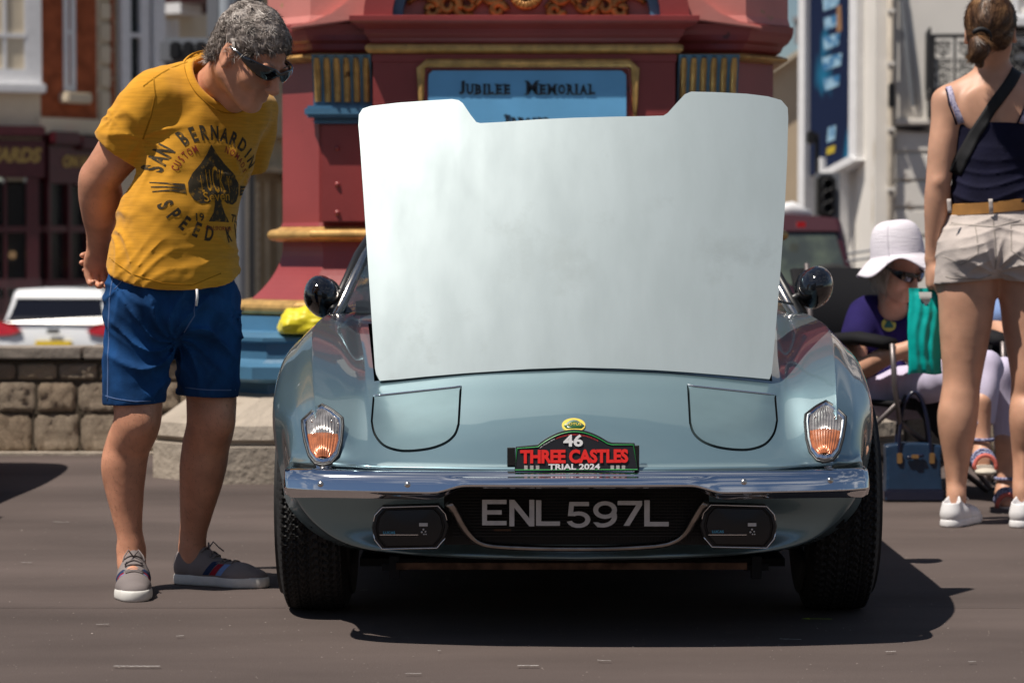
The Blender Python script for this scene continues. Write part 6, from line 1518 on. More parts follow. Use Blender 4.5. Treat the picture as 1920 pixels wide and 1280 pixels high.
pr.text('print_lettering', 'Seven', (-.002, -.034), .027, M_sh2, shirt, ang=R(4), bold=.01).location = N_p*.0007
for s in (-1, 1):      # little bony hands either side
    rays = []
    for k in range(3):
        y0 = -.020+.009*k; V2 = [(s*.092, y0-.008), (s*.092, y0+.001), (s*.128, y0+.004), (s*.172, y0+.001+.004*k), (s*.172, y0-.002+.004*k), (s*.128, y0-.001)]
        pr.put('print_figure', V2, tessellate_polygon([[Vector((x, y, 0)) for x, y in V2]]), M_ink, shirt)
# shorts
q_ = Vol(Vector((-1.30, 6.80, .40)), Vector((-.62, 7.55, 1.02)), .005)
q_.ell(Q(320, 520, 7.14), (.178, .142, .12), TM, .05); q_.ell(Q(322, 575, 7.14), (.180, .140, .10), TM, .05)
q_.chain([Q(268, 575, 7.12), Q(256, 680, 7.105), Q(248, 780, 7.10)], [.098, .094, .083], .045); q_.chain([Q(382, 575, 7.20), Q(390, 680, 7.21), Q(393, 780, 7.22)], [.096, .090, .081], .03)
def wr2(x, y, z):
    p = np.stack([x, y, z], 1); o = .003*fnoise(p*np.array([1, 1, .7]), 31, 5)+.001*fnoise(p, 32, 18)
    o += folds(p, Q(325, 640, 7.0), .20, .010, 5, 33)+folds(p, Q(225, 540, 7.03), .16, .004, 3, 34)+folds(p, Q(440, 590, 7.1), .17, .005, 3, 35)
    t = np.clip((.84-z)*6, 0, 1); s1 = np.sin(z*52+x*40+2.8*fnoise(p, 36, 2.6)); o -= t*.009*(1-np.abs(s1))**2*np.clip(.5+fnoise(p, 37, 3.3), 0, 1)
    return o
q_.warp(wr2, .04)
q_.put(*cutfn(Q(248, 757, 7.10), (.05, 0, -1), Q(245, 830, 7.1), .16)); q_.put(*cutfn(Q(393, 742, 7.22), (-.05, 0, -1), Q(398, 815, 7.22), .16))
q_.cone(Q(250, 735, 7.10), Q(248, 790, 7.10), .072, .078, .004, '-'); q_.cone(Q(393, 722, 7.22), Q(393, 780, 7.22), .070, .076, .004, '-')
q_.plane(Q(320, 462, 7.14), (0, 0, 1), .003)
shorts = mv('shorts', q_, M_denim, man, 1); qb = bvh_of(shorts); qo = ORG[shorts.name]
for nm, pts in (('side_seam', [(222, 505), (214, 560), (211, 640), (209, 748)]), ('hem_stitch', [(198, 738), (230, 744), (265, 748), (298, 748)]), ('hem_stitch', [(345, 727), (390, 731), (438, 733)]), ('pocket_seam', [(252, 502), (240, 525), (224, 542)]), ('fly_seam', [(376, 545), (373, 590), (352, 622)])):
    ribbon(nm, qb, qo, [Q(*p) for p in pts], .003, M_seam, shorts, .0012)
dr = mk('drawstring', MB().tube([Q(369, 542, 6.985), Q(370, 556, 6.98), Q(368, 573, 6.985)], .0035, 6).out(), M_white, shorts, smooth=True)
# shoes
fo1 = Vector((an1.x, an1.y, 0)); d1 = Vector((.18, -.98, 0)); d2 = Vector((.93, -.37, 0)); fo2 = Vector((an2.x, an2.y, 0))
shoe(fo1-d1.normalized()*.045+Vector((.004, 0, 0)), d1, .30, man, M_shoeg, M_sole, (M_navy, M_sred, M_sblue), M_navy, M_shoeg)
shoe(fo2-d2.normalized()*.052, d2, .30, man, M_shoeg, M_sole, (M_navy, M_sred, M_sblue), M_navy, M_shoeg)
# sunglasses
def glasses(H, parent, hgt=.0185, m=M_gloss):
    pts = [(.083, -.004, .016), (.083, .035, .015), (.077, .062, .012), (.064, .086, .009), (.043, .101, .006), (.020, .108, .006), (0, .109, .010)]
    hs = [.003, .005, .011, hgt*.85, hgt, hgt*.95, .006]; P_ = pts+[(-x, y, z) for x, y, z in pts[::-1][1:]]; H_ = hs+hs[::-1][1:]
    A = dense([[(p[0], p[1], p[2]+h) for p, h in zip(P_, H_)], [(p[0]*1.03, p[1]*1.03, p[2]) for p, h in zip(P_, H_)], [(p[0], p[1], p[2]-h*.9) for p, h in zip(P_, H_)]], 4, 4)
    o = mk('sunglasses', MB().grid([[H.w(*q) for q in r_] for r_ in A]).out(), m, parent, smooth=True); md = o.modifiers.new('t', 'SOLIDIFY'); md.thickness = .003; return o
glasses(HD, man)
# hair: a rough cap, then thousands of short locks
hv = Vol(HD.c-Vector((.17, .17, .17)), HD.c+Vector((.17, .17, .17)), .004)
hv.ell(HD.w(0, -.016, .034), tuple(q*1.10 for q in (.081, .102, .092)), HD.M, .01); hv.ell(HD.w(0, -.055, -.02), tuple(q*1.1 for q in (.070, .062, .07)), HD.M, .02)
def hl(X, Y, Z):
    d = [X-HD.c.x, Y-HD.c.y, Z-HD.c.z]; a = [(d[0]*v.x+d[1]*v.y+d[2]*v.z)/1.1 for v in (HD.S, HD.F, HD.U)]
    line = np.where(a[1] > .0, -.002+np.clip(a[1]-.0, 0, .2)*.68-np.clip(np.abs(a[0])-.05, 0, .1)*.6, -.058+np.clip(a[1]+.06, 0, .1)*1.0)
    return (a[2]-line)*.7
hv.put(hl, HD.c-Vector((.17, .17, .17)), HD.c+Vector((.17, .17, .17)), .006, '-')
hv.warp(lambda x, y, z: .0035*fnoise(np.stack([x, y, z], 1), 41, 16)+.003*fnoise(np.stack([x, y, z], 1), 42, 38), .03)
hair = mv('hair', hv, M_hairg[1], man, 0)
def hflow(p):
    q = p-HD.c; w = noise.noise_vector(p*22); side = q.dot(HD.S); d = HD.F*(.9 if q.dot(HD.U) > .05 else .25)-HD.U*(.0 if q.dot(HD.U) > .05 else .8)+HD.S*(.3 if side > 0 else -.3); return d+w*1.3
strands('hair_locks', hair, 12000, .030, .0016, M_hairg, hair, hflow, .42, 3, (.28, .36, .36), curl=.22)
strands('hair_locks', hair, 1500, .040, .0009, M_hairg, hair, hflow, .9, 4, (.1, .35, .55), curl=.5)
legz = lambda p: .10 < p.z < .56
strands('leg_hair', mbody, 22000, .012, .00024, [mat('body_hair', (.10, .055, .03), .6)], mbody, lambda p: Vector((.2, 0, -1)), .25, 12, (1,), keep=legz, curl=.4)
strands('arm_hair', mbody, 10000, .011, .00022, [MATS['body_hair']], mbody, lambda p: Vector((-.2, .2, -1)), .25, 13, (1,), keep=lambda p: p.x < Q(245, 400).x and .95 < p.z < 1.20, curl=.4)
br = MB()
for s in (-1, 1):
    for k in range(26):
        t = k/25; p = HD.w(s*(.014+.034*t), .097-.012*t, .022+.006*math.sin(t*2.4)); d_ = (HD.S*s*.8+HD.U*.5+HD.F*.3).normalized()*.010; n_ = HD.U*.0008; br.add([p-n_, p+n_, p+d_], [(0, 1, 2)])
tag(mk('eyebrows', br.out(), M_hairg[1], man), kind='stuff')
# ------------------------------------------------------------------ standing woman seen from behind
M_top = mat('navy_jersey', (.008, .008, .026), .85, var=.15, vscale=20, bump=.1, bscale=90)
M_shorts = mat('stone_cotton', (.55, .485, .45), .85, var=.06, vscale=20, bump=.15, bscale=200)
M_belt = mat('tan_leather', (.42, .20, .055), .5, var=.12, vscale=25)
M_strap = mat('black_webbing', (.008, .008, .010), .7)
M_lil = mat('patterned_bra_strap', (.50, .46, .60), .7, col2=(.16, .15, .30), vscale=160, lo=.5, hi=.6)
M_wshoe = mat('white_leather', (.74, .73, .74), .5, var=.05, vscale=30)
M_teal = mat('teal_plastic_bag', (.0, .42, .38), .4, var=.12, vscale=9, bump=.2, bscale=25, bdist=.01)
M_lilac = mat('lilac_linen', (.58, .53, .69), .85, var=.05, vscale=12, mapscale=(3, 3, .4), bump=.1, bscale=60)
M_hat = mat('white_crochet', (.74, .70, .76), .9, bump=.5, bscale=60, mapscale=(.3, .3, 3), bdist=.006)
M_purple = mat('indigo_tshirt', (.018, .012, .085), .9, var=.12, vscale=15)
M_blond = [mat('blond_hair_%s' % n, c, .5) for n, c in (('a', (.30, .26, .20)), ('b', (.46, .41, .33)))]
M_bagn = mat('navy_handbag', (.010, .030, .068), .35, var=.12, vscale=12, coat=.2, crough=.3); M_bagd = mat('navy_handbag_base', (.008, .012, .035), .3, coat=.3)
M_brass = mat('brass', (.55, .36, .16), .3, .9)
M_chair = mat('camping_chair_black', (.010, .010, .012), .8); M_tube = mat('chair_tube', (.16, .14, .14), .4, .6)
M_sand = mat('sandal_strap', (.35, .36, .50), .8, col2=(.06, .07, .18), vscale=150, lo=.48, hi=.54); M_salmon = mat('sandal_band', (.62, .16, .13), .8); M_cork = mat('sandal_sole', (.55, .50, .42), .8)
WY = 8.85
Wp = lambda x, y, Y=WY: P(x, y, Y)
wom = thing('person', 'woman in navy strappy top and short cream shorts standing with her back turned', 'person', (Wp(1868, 980).x, WY, 0))
b = Vol(Vector((1.36, 8.45, -.01)), Vector((2.10, 9.10, 1.86)), .0055)
WH = Head(Wp(1857, 58, 8.83), (.22, .97, -.05), k=1.04); WH.build(b)
b.chain([WH.w(0, -.03, -.04), Wp(1862, 128, 8.85), Wp(1864, 160, 8.86)], [.050, .052, .07], .03)
XA = Matrix.Rotation(R(0), 3, 'Z')
cl = 1866
b.chain([Wp(cl, 140, 8.86), Wp(1800, 172, 8.86), Wp(1777, 192, 8.86)], [.045, .042, .050], .035); b.chain([Wp(cl, 140, 8.86), Wp(1932, 172, 8.86), Wp(1955, 192, 8.86)], [.045, .042, .050], .035)
b.ell(Wp(cl, 215, 8.86), (.150, .085, .13), XA, .05); b.ell(Wp(cl, 300, 8.86), (.135, .088, .14), XA, .04); b.ell(Wp(cl+2, 385, 8.86), (.150, .095, .10), XA, .04); b.ell(Wp(cl+4, 460, 8.85), (.180, .105, .11), XA, .04)
for s in (-1, 1): b.ell(Wp(cl+s*34, 205, 8.792), (.055, .014, .075), XA, .03)      # shoulder blades
b.cone(Wp(cl, 150, 8.775), Wp(cl, 330, 8.775), .006, .006, .02, '-')
for s, pts, w_ in ((-1, [(1777, 192, 8.86), (1768, 262, 8.85), (1760, 338, 8.85)], (1748, 486, 8.90)), (1, [(1955, 192, 8.86), (1968, 262, 8.85), (1976, 338, 8.85)], (1990, 480, 8.9))):
    e = pts[-1]; b.chain([Wp(*p) for p in pts]+[Wp((e[0]*.7+w_[0]*.3), 385, 8.86), Wp((e[0]*.25+w_[0]*.75), 445, 8.88), Wp(*w_)], [.052, .049, .045, .044, .032, .026], .03); b.ell(Wp(e[0], e[1]+2, 8.815), (.016, .014, .016), None, .02)
    hand(b, Wp(*w_), None, (-.06 if s < 0 else .05, .12, -.99), (0, .9, 0) , (s*-1, 0, 0), .95, .85 if s < 0 else .4)
for s, hp_, k_, c_, a_ in ((-1, (1815, 520, 8.86), (1804, 705, 8.86), (1795, 790, 8.85), (1793, 905, 8.87)), (1, (1926, 520, 8.86), (1932, 700, 8.84), (1930, 785, 8.83), (1918, 900, 8.85))):
    b.chain([Wp(*hp_), Wp((hp_[0]*.55+k_[0]*.45), 610, 8.86), Wp(*k_), Wp(k_[0]*.55+c_[0]*.45, 745, 8.855), Wp(*c_), Wp((c_[0]+a_[0])/2, 855, 8.86), Wp(*a_), Wp(a_[0], a_[1]+30, a_[2]-.02), Wp(a_[0]+4, a_[1]+50, a_[2]+.06)], [.103, .090, .068, .067, .069, .048, .036, .035, .03], .03); b.cone(Wp(a_[0], a_[1]-40, a_[2]-.032), Wp(a_[0], a_[1]+20, a_[2]-.036), .010, .012, .02)
b.warp(lambda x, y, z: .0009*fnoise(np.stack([x, y, z], 1), 51, 12), .03)
hcw = Wp(1746, 525, 8.92)
wb = mk('body', b.mesh(1, 12, lambda V: (np.linalg.norm(V-np.array(WH.c), axis=1) < .12) | (np.linalg.norm(V-np.array(hcw), axis=1) < .09)), M_skin2, wom, smooth=True); wbb = bvh_of(wb); wo_ = ORG[wb.name]
# camisole
t_ = Vol(Vector((1.42, 8.6, 1.02)), Vector((2.05, 9.05, 1.48)), .005)
t_.ell(Wp(cl, 215, 8.86), (.158, .093, .14), XA, .05); t_.ell(Wp(cl, 300, 8.86), (.150, .102, .16), XA, .05); t_.ell(Wp(cl+2, 370, 8.86), (.162, .108, .09), XA, .05)
t_.warp(lambda x, y, z: .005*(1-np.abs(np.sin(z*60+2.8*fnoise(np.stack([x, y, z], 1), 53, 2.6))))**2*-1*np.clip((1.34-z)*7, 0, 1)+.002*fnoise(np.stack([x, y, z], 1), 54, 9), .03)
t_.plane(Wp(cl, 229, 8.76), (0, 0, 1), .003); t_.plane(Wp(cl, 392, 8.76), (.05, 0, -1), .003)
top_ = mv('camisole', t_, M_top, wom, 1); tb_ = bvh_of(top_)
# shorts
h_ = Vol(Vector((1.38, 8.55, .78)), Vector((2.12, 9.12, 1.14)), .005)
h_.ell(Wp(cl+3, 420, 8.86), (.176, .112, .10), XA, .05); h_.ell(Wp(cl+4, 470, 8.86), (.200, .120, .10), XA, .06)
for s in (-1, 1):
    h_.ell(Wp(cl+6+s*46, 474, 8.79), (.092, .085, .095), XA, .03); h_.cone(Wp(cl+4+s*52, 470, 8.86), Wp(cl+2+s*56, 545, 8.86), .112, .114, .03)
h_.cone(Wp(cl+6, 440, 8.70), Wp(cl+6, 560, 8.72), .010, .014, .035, '-'); h_.cone(Wp(cl+5, 545, 8.72), Wp(cl+5, 545, 9.05), .012, .012, .02, '-')
def wr3(x, y, z):
    p = np.stack([x, y, z], 1); c = np.array(Wp(cl+6, 510, 8.74)); r_ = np.sqrt(((p-c)**2).sum(1))
    return -.005*(1-np.abs(np.sin(z*75+np.abs(x-c[0])*30+2.5*fnoise(p, 57, 3))))**2*np.clip(.4+fnoise(p, 58, 4), 0, 1)+folds(p, Wp(cl+6, 512, 8.74), .13, .006, 5, 59)+.001*fnoise(p, 60, 14)
h_.warp(wr3, .03)
h_.plane(Wp(cl, 394, 8.76), (0, 0, 1), .003)
for s in (-1, 1): h_.put(*cutfn(Wp(cl+s*56, 529, 8.76), (s*-.10, 0, -1), Wp(cl+s*56, 560, 8.86), .155))
sh_ = mv('shorts', h_, M_shorts, wom, 1); shb = bvh_of(sh_)
wv = Wp(cl+4, 386, 8.86); bl = MB()
g = []
for i in range(49):
    a_ = 2*math.pi*i/48; 
    h = shb.ray_cast(Vector((wv.x, wv.y, Wp(0, 401, 8.76).z))-ORG[sh_.name], Vector((math.cos(a_), math.sin(a_), 0))); r0 = (h[0]+ORG[sh_.name]-Vector((wv.x, wv.y, Wp(0, 401, 8.76).z))).length if h[0] is not None else .15
    dz = .012*math.cos(a_)
    g.append([Vector((wv.x+(r0+o_)*math.cos(a_), wv.y+(r0+o_)*math.sin(a_), wv.z+z_+dz)) for o_, z_ in ((-.006, -.024), (.003, -.022), (.003, .016), (-.006, .018))])
mk('belt', MB().grid(g).out(), M_belt, wom, smooth=True, angle=40)
for px in (1778, 1856, 1935):
    ribbon('belt_loop', shb, ORG[sh_.name], [Wp(px, 373, 8.75), Wp(px+2, 400, 8.75)], .014, M_shorts, sh_, .012, loose=True)
M_sseam = mat('shorts_seam', (.36, .32, .29), .9)
for nm, pts in (('centre_seam', [(1866, 402), (1869, 440), (1871, 505)]), ('yoke_seam', [(1766, 412), (1815, 421), (1868, 425), (1920, 412)]), ('pocket', [(1778, 421), (1833, 421), (1834, 475), (1805, 497), (1776, 480)]), ('pocket', [(1960, 419), (1900, 421), (1898, 470), (1925, 492)]), ('hem_seam', [(1760, 512), (1790, 522), (1840, 523), (1864, 515)])):
    ribbon(nm, shb, ORG[sh_.name], [Wp(x, y, 8.7) for x, y in pts], .0035, M_sseam, sh_, .0012)
# straps lie on the back
allm = [wbb, tb_]
class Two:
    def ray_cast(s, o, d):
        best = (None, None)
        for q_2 in allm:
            h = q_2.ray_cast(o+wo_-wo_, d)
            if h[0] is not None and (best[0] is None or (h[0]-o).length < (best[0]-o).length): best = h
        return best
two = Two()
ribbon('bra_strap', two, wo_, [Wp(1783, 152, 8.76), Wp(1790, 190, 8.76), Wp(1806, 231, 8.76)], .019, M_lil, wom, .003)
ribbon('top_strap', two, wo_, [Wp(1778, 156, 8.76), Wp(1783, 195, 8.76), Wp(1798, 233, 8.76)], .006, M_top, wom, .004)
ribbon('bra_strap', two, wo_, [Wp(1948, 152, 8.76), Wp(1934, 190, 8.76), Wp(1918, 231, 8.76)], .019, M_lil, wom, .003)
ribbon('top_strap', two, wo_, [Wp(1940, 156, 8.76), Wp(1926, 195, 8.76), Wp(1908, 233, 8.76)], .006, M_top, wom, .004)
bs = ribbon('shoulder_strap', two, wo_, [Wp(1915, 128, 8.76), Wp(1900, 150, 8.76), Wp(1862, 200, 8.76), Wp(1830, 250, 8.76), Wp(1806, 298, 8.76), Wp(1796, 325, 8.76)], .040, M_strap, None, .005, loose=True)
tag(bs, 'wide black shoulder strap crossing the bare back of the standing woman', 'bag strap'); bs.name = 'shoulder_strap'
# hair drawn back into a low knot
hv = Vol(WH.c-Vector((.15, .2, .19)), WH.c+Vector((.15, .15, .14)), .004)
hv.ell(WH.w(0, -.014, .030), tuple(q*1.04 for q in (.083, .106, .094)), WH.M, .01); hv.ell(WH.w(0, -.045, -.03), (.074, .062, .062), WH.M, .02)
def hlw(X, Y, Z):
    d = [X-WH.c.x, Y-WH.c.y, Z-WH.c.z]; a = [d[0]*v.x+d[1]*v.y+d[2]*v.z for v in (WH.S, WH.F, WH.U)]
    return (a[2]-np.where(a[1] > -.01, .0+(a[1]+.01)*.9, -.075+np.clip(a[1]+.06, 0, .1)*1.4))*.7
hv.put(hlw, WH.c-Vector((.2, .2, .2)), WH.c+Vector((.2, .2, .2)), .006, '-')
bun = Wp(1836, 88, 8.70); hv.ell(bun, (.036, .034, .042), None, .02); hv.cone(bun+Vector((-.008, 0, -.02)), bun+Vector((.005, .01, -.060)), .022, .012, .015)
hv.warp(lambda x, y, z: .0012*fnoise(np.stack([x, y, z], 1), 61, 30), .02)
wh = mv('hair', hv, M_hairb[1], wom, 0)
knot = Wp(1848, 68, 8.72)
strands('hair_locks', wh, 9000, .036, .0011, M_hairb, wh, lambda p: (knot-p) if (p-bun).length > .05 else Vector((-.3+2.2*(p-bun).z*10, 0, -.6)), .06, 5, (.36, .42, .22), curl=.12)
tp = MB(); tp.tube([bun+Vector((.004+.030*math.cos(a_), .004-.016*math.sin(a_), .016+.030*math.sin(a_)+.012)) for a_ in np.linspace(-1.2, 2.6, 16)], [.006]+[.011]*14+[.006], 8, flat=.8); mk('hair_tie', tp.out(), M_strap, wom, smooth=True)
for s, x, y in ((-1, 1790, 8.83), (1, 1916, 8.81)):
    f_ = Wp(x, 975, y); f_.z = 0; d_ = Vector((.50, .86, 0)) if s < 0 else Vector((.35, .93, 0)); shoe(f_-d_.normalized()*.07, d_, .275, wom, M_wshoe, M_wshoe, None, None, M_wshoe)
# ------------------------------------------------------------------ teal bag in her hand
g0 = P(1734, 625, 8.92); BX = lambda u, v: P(1703+62*u+(3 if v > .5 else 3*v)*0+(1-v)*(-1)+u*2*(1-v), 702-162*v, 8.92)
fr_, bk_ = [], []; nu, nv = 26, 44; F_ = []; V_ = []
for sd in (-1, 1):
    for j in range(nv+1):
        for i in range(nu+1):
            u, v = i/nu, j/nv; p = BX(u, v); bul = math.sin(math.pi*u)**.6*(.020*math.sin(math.pi*min(1, v*1.05))**.5+.003)
            fold = .0035*math.sin(u*23+1.5*math.sin(v*5)+sd)+.0030*noise.noise(Vector((u*5, v*3+sd*4, 1)))+.004*noise.noise(Vector((u*2.2, v*7, sd*3)))
            V_.append(p+Vector((.0025*math.sin(v*9+u*3)+.002*noise.noise(Vector((v*8, 3, u*2))), sd*(bul+.001)+fold*math.sin(math.pi*u), (.004*math.sin(u*6)+.005*u) if v < .03 else 0)))
    b0 = 0 if sd < 0 else (nu+1)*(nv+1)
    for j in range(nv):
        for i in range(nu):
            u, v = (i+.5)/nu, (j+.5)/nv
            if ((u-.52)/.20)**2+((v-.93)/.13)**2 < 1 and v < .965: continue
            if v > .88 and (abs(u-.5) > .42+.08*(1-v)/.12*0): pass
            F_.append((b0+j*(nu+1)+i, b0+j*(nu+1)+i+1, b0+(j+1)*(nu+1)+i+1, b0+(j+1)*(nu+1)+i))
o = mk('carrier_bag', (V_, F_), M_teal, None, smooth=True, loc=(g0.x, 8.92, P(0, 702, 8.92).z)); tag(o, 'bright teal plastic carrier bag held by the woman in cream shorts', 'bag')
# ------------------------------------------------------------------ seated woman in a white hat
SY = 10.0; S = lambda x, y, Y=SY: P(x, y, Y)
sw_ = thing('person', 'seated woman in white sun hat, indigo T-shirt and lilac trousers', 'person', (S(1690, 700).x, SY, 0))
b = Vol(Vector((1.28, 9.3, -.01)), Vector((2.15, 10.35, 1.16)), .006)
SHD = Head(S(1682, 505, 9.95), (.55, -.75, -.35), k=.98); SHD.build(b)
b.chain([SHD.w(0, -.02, -.05), S(1672, 560, 10.0), S(1668, 590, 10.03)], [.052, .052, .065], .03)
b.ell(S(1665, 640, 10.05), (.15, .10, .17), None, .04); b.ell(S(1670, 730, 10.05), (.16, .13, .10), None, .04)
b.chain([S(1624, 595, 10.02), S(1606, 640, 9.95), S(1612, 690, 9.86), S(1660, 668, 9.72), S(1712, 650, 9.66)], [.045, .046, .042, .038, .026], .03); hand(b, S(1712, 650, 9.66), None, (1, -.2, .05), (0, 0, 1), (0, 1, 0), .9, .5)
b.chain([S(1715, 590, 10.05), S(1735, 650, 9.98), S(1725, 690, 9.85)], [.05, .044, .038], .03); b.chain([S(1725, 690, 9.85), S(1705, 668, 9.7)], [.036, .026], .02)
for an, d_ in ((S(1842, 812, 9.42), None), (S(1884, 885, 9.62), None)):
    b.chain([an+Vector((0, .0, .12)), an, an+Vector((-.005, -.02, -.075))], [.040, .031, .034], .02); b.cone(an+Vector((-.005, -.02, -.08)), an+Vector((-.02, -.15, -.105)), .032, .026, .02)
sbdy = mk('body', b.mesh(1, 8, lambda V: (np.linalg.norm(V-np.array(SHD.c), axis=1) < .16)), M_skin2, sw_, smooth=True)
ts = Vol(Vector((1.26, 9.7, .34)), Vector((1.72, 10.3, 1.0)), .006)
ts.ell(S(1667, 625, 10.05), (.165, .115, .14), None, .05); ts.ell(S(1672, 700, 10.05), (.168, .135, .15), None, .05); ts.chain([S(1626, 588, 10.02), S(1608, 632, 9.96)], [.072, .068], .03); ts.chain([S(1708, 588, 10.06), S(1730, 630, 10.02)], [.064, .06], .03); ts.cone(S(1635, 578, 10.04), S(1700, 578, 10.06), .05, .05, .03)
ts.cone(S(1676, 575, 9.97), S(1680, 550, 9.93), .060, .075, .006, '-'); ts.put(*cutfn(S(1603, 650, 9.95), (-.25, -.1, -1), S(1598, 672, 9.94), .075)); ts.warp(lambda x, y, z: .004*fnoise(np.stack([x, y, z], 1), 81, 8), .03)
tsh = mv('t_shirt', ts, M_purple, sw_, 1); tsb = bvh_of(tsh)
tr_ = Vol(Vector((1.30, 9.25, .10)), Vector((2.16, 10.3, .66)), .006)
tr_.ell(S(1675, 742, 10.02), (.17, .15, .085), None, .05); tr_.chain([S(1665, 735, 9.95), S(1760, 712, 9.7), S(1848, 690, 9.50)], [.085, .080, .060], .04); tr_.chain([S(1690, 745, 10.05), S(1790, 728, 9.85), S(1880, 705, 9.66)], [.085, .080, .060], .04)
tr_.chain([S(1850, 690, 9.48), S(1846, 740, 9.44), S(1838, 797, 9.44)], [.058, .050, .050], .03); tr_.chain([S(1880, 700, 9.64), S(1884, 770, 9.64), S(1888, 838, 9.64)], [.058, .052, .050], .03)
tr_.put(*cutfn(S(1840, 797, 9.42), (.1, 0, -1), S(1840, 830, 9.42), .09)); tr_.put(*cutfn(S(1888, 840, 9.64), (.1, 0, -1), S(1888, 872, 9.64), .09)); tr_.warp(lambda x, y, z: .005*fnoise(np.stack([x, y, z*.5], 1), 83, 8), .03)
mv('trousers', tr_, M_lilac, sw_, 1)
def disc(name, c, rx, rz, m, parent, off, bvh, org, dirv=(0, 1, 0), n=20, poly=None):
    v = []
    for rr in (1, .66, .33):
        for i in range(n):
            a_ = 2*math.pi*i/n; k_ = rr*(poly(a_) if poly else 1); p = c+Vector((rx*math.cos(a_)*k_, 0, rz*math.sin(a_)*k_)); h = bvh.ray_cast(p-Vector(dirv)*.4-org, Vector(dirv)); v.append((h[0]+org if h[0] is not None else p)-Vector(dirv)*off)
    h = bvh.ray_cast(c-Vector(dirv)*.4-org, Vector(dirv)); v.append((h[0]+org if h[0] is not None else c)-Vector(dirv)*off)
    f = [(r_*n+i, r_*n+(i+1) % n, (r_+1)*n+(i+1) % n, (r_+1)*n+i) for r_ in range(2) for i in range(n)]+[(2*n+i, 2*n+(i+1) % n, 3*n) for i in range(n)]; return mk(name, (v, f), m, parent)
lc = S(1669, 609, 9.9); d0 = disc('round_emblem', lc, .028, .026, mat('emblem_yellow', (.55, .52, .10), .7), tsh, .003, tsb, ORG[tsh.name])
disc('emblem_field', lc, .020, .019, mat('emblem_green', (.03, .14, .12), .7), d0, .005, tsb, ORG[tsh.name], poly=lambda a_: 1/max(.55, math.cos((a_-R(90)) % R(120)-R(60)))*.62)
glasses(SHD, sw_, .021)
hv = Vol(SHD.c-Vector((.16, .16, .2)), SHD.c+Vector((.16, .16, .16)), .005)
hv.ell(SHD.w(0, -.02, -.01), (.090, .100, .105), SHD.M, .01)
def hls(X, Y, Z):
    d = [X-SHD.c.x, Y-SHD.c.y, Z-SHD.c.z]; a = [d[0]*v.x+d[1]*v.y+d[2]*v.z for v in (SHD.S, SHD.F, SHD.U)]; return np.minimum(.03-a[1]+np.clip(a[2]-.05, 0, 1), a[2]+.10)
hv.put(hls, SHD.c-.2*Vector((1, 1, 1)), SHD.c+.2*Vector((1, 1, 1)), .005, '-'); sh2 = mv('hair', hv, M_blond[0], sw_, 1)
strands('hair_locks', sh2, 2500, .05, .0014, M_blond, sh2, lambda p: Vector((0, 0, -1)), .04, 9, (.5, .5), curl=.08)
# hat: crocheted crown and drooping wavy brim
hc = S(1683, 478, 9.93); hn_ = Vector((-.10, .05, 1)).normalized(); hM = hn_.to_track_quat('Z', 'Y').to_matrix(); g = []
for i in range(65):
    a_ = 2*math.pi*i/64; row = []
    for r_, z_, wv_ in ((.0, .135, 0), (.05, .132, 0), (.085, .108, 0), (.101, .06, 0), (.106, .01, 0), (.108, -.005, 0), (.128, -.022, .3), (.150, -.045, .7), (.168, -.066, 1)):
        z2 = z_+wv_*(.020*math.sin(3*a_+.6)+.012*math.sin(5*a_)-.018*math.cos(a_-R(200))); row.append(hc+hM @ Vector((r_*.92*math.cos(a_), r_*math.sin(a_), z2)))
    g.append(row)
D = dense([[tuple(p) for p in r_] for r_ in g], 1, 3); o = mk('sun_hat', MB().grid([[Vector(p) for p in r_] for r_ in D]).out(), M_hat, None, smooth=True, loc=hc); md = o.modifiers.new('t', 'SOLIDIFY'); md.thickness = .004
tag(o, 'white crochet sun hat with drooping brim on the seated woman', 'hat')
for an in (S(1842, 812, 9.42), S(1884, 885, 9.62)):
    ft = an+Vector((-.012, -.09, -.115)); dd = Vector((-.10, -1, -.12)).normalized(); xx = dd.cross(Vector((0, 0, 1))).normalized(); sl = Vol(ft-Vector((.1, .2, .06)), ft+Vector((.1, .2, .06)), .006)
    sl.cone(ft-dd*.09, ft+dd*.10, .034, .040, .02, fl=((0, 0, 1), .32)); so_ = mv('sandal', sl, M_cork, sw_, 1)
    for t0, r_, m_ in ((.055, .036, M_sand), (.085, .034, M_salmon), (-.005, .036, M_sand)):
        mk('strap', MB().tube([ft+dd*t0+xx*.040*math.cos(q)+Vector((0, 0, .012+(r_+.012)*math.sin(q))) for q in np.linspace(-.1, math.pi+.1, 11)], .008, 6).out(), m_, so_, smooth=True)
    mk('strap', MB().tube([an+Vector((.036*math.cos(q), .036*math.sin(q)-.01, -.022)) for q in np.linspace(0, 2*math.pi, 17)], .007, 6).out(), M_sand, so_, smooth=True)
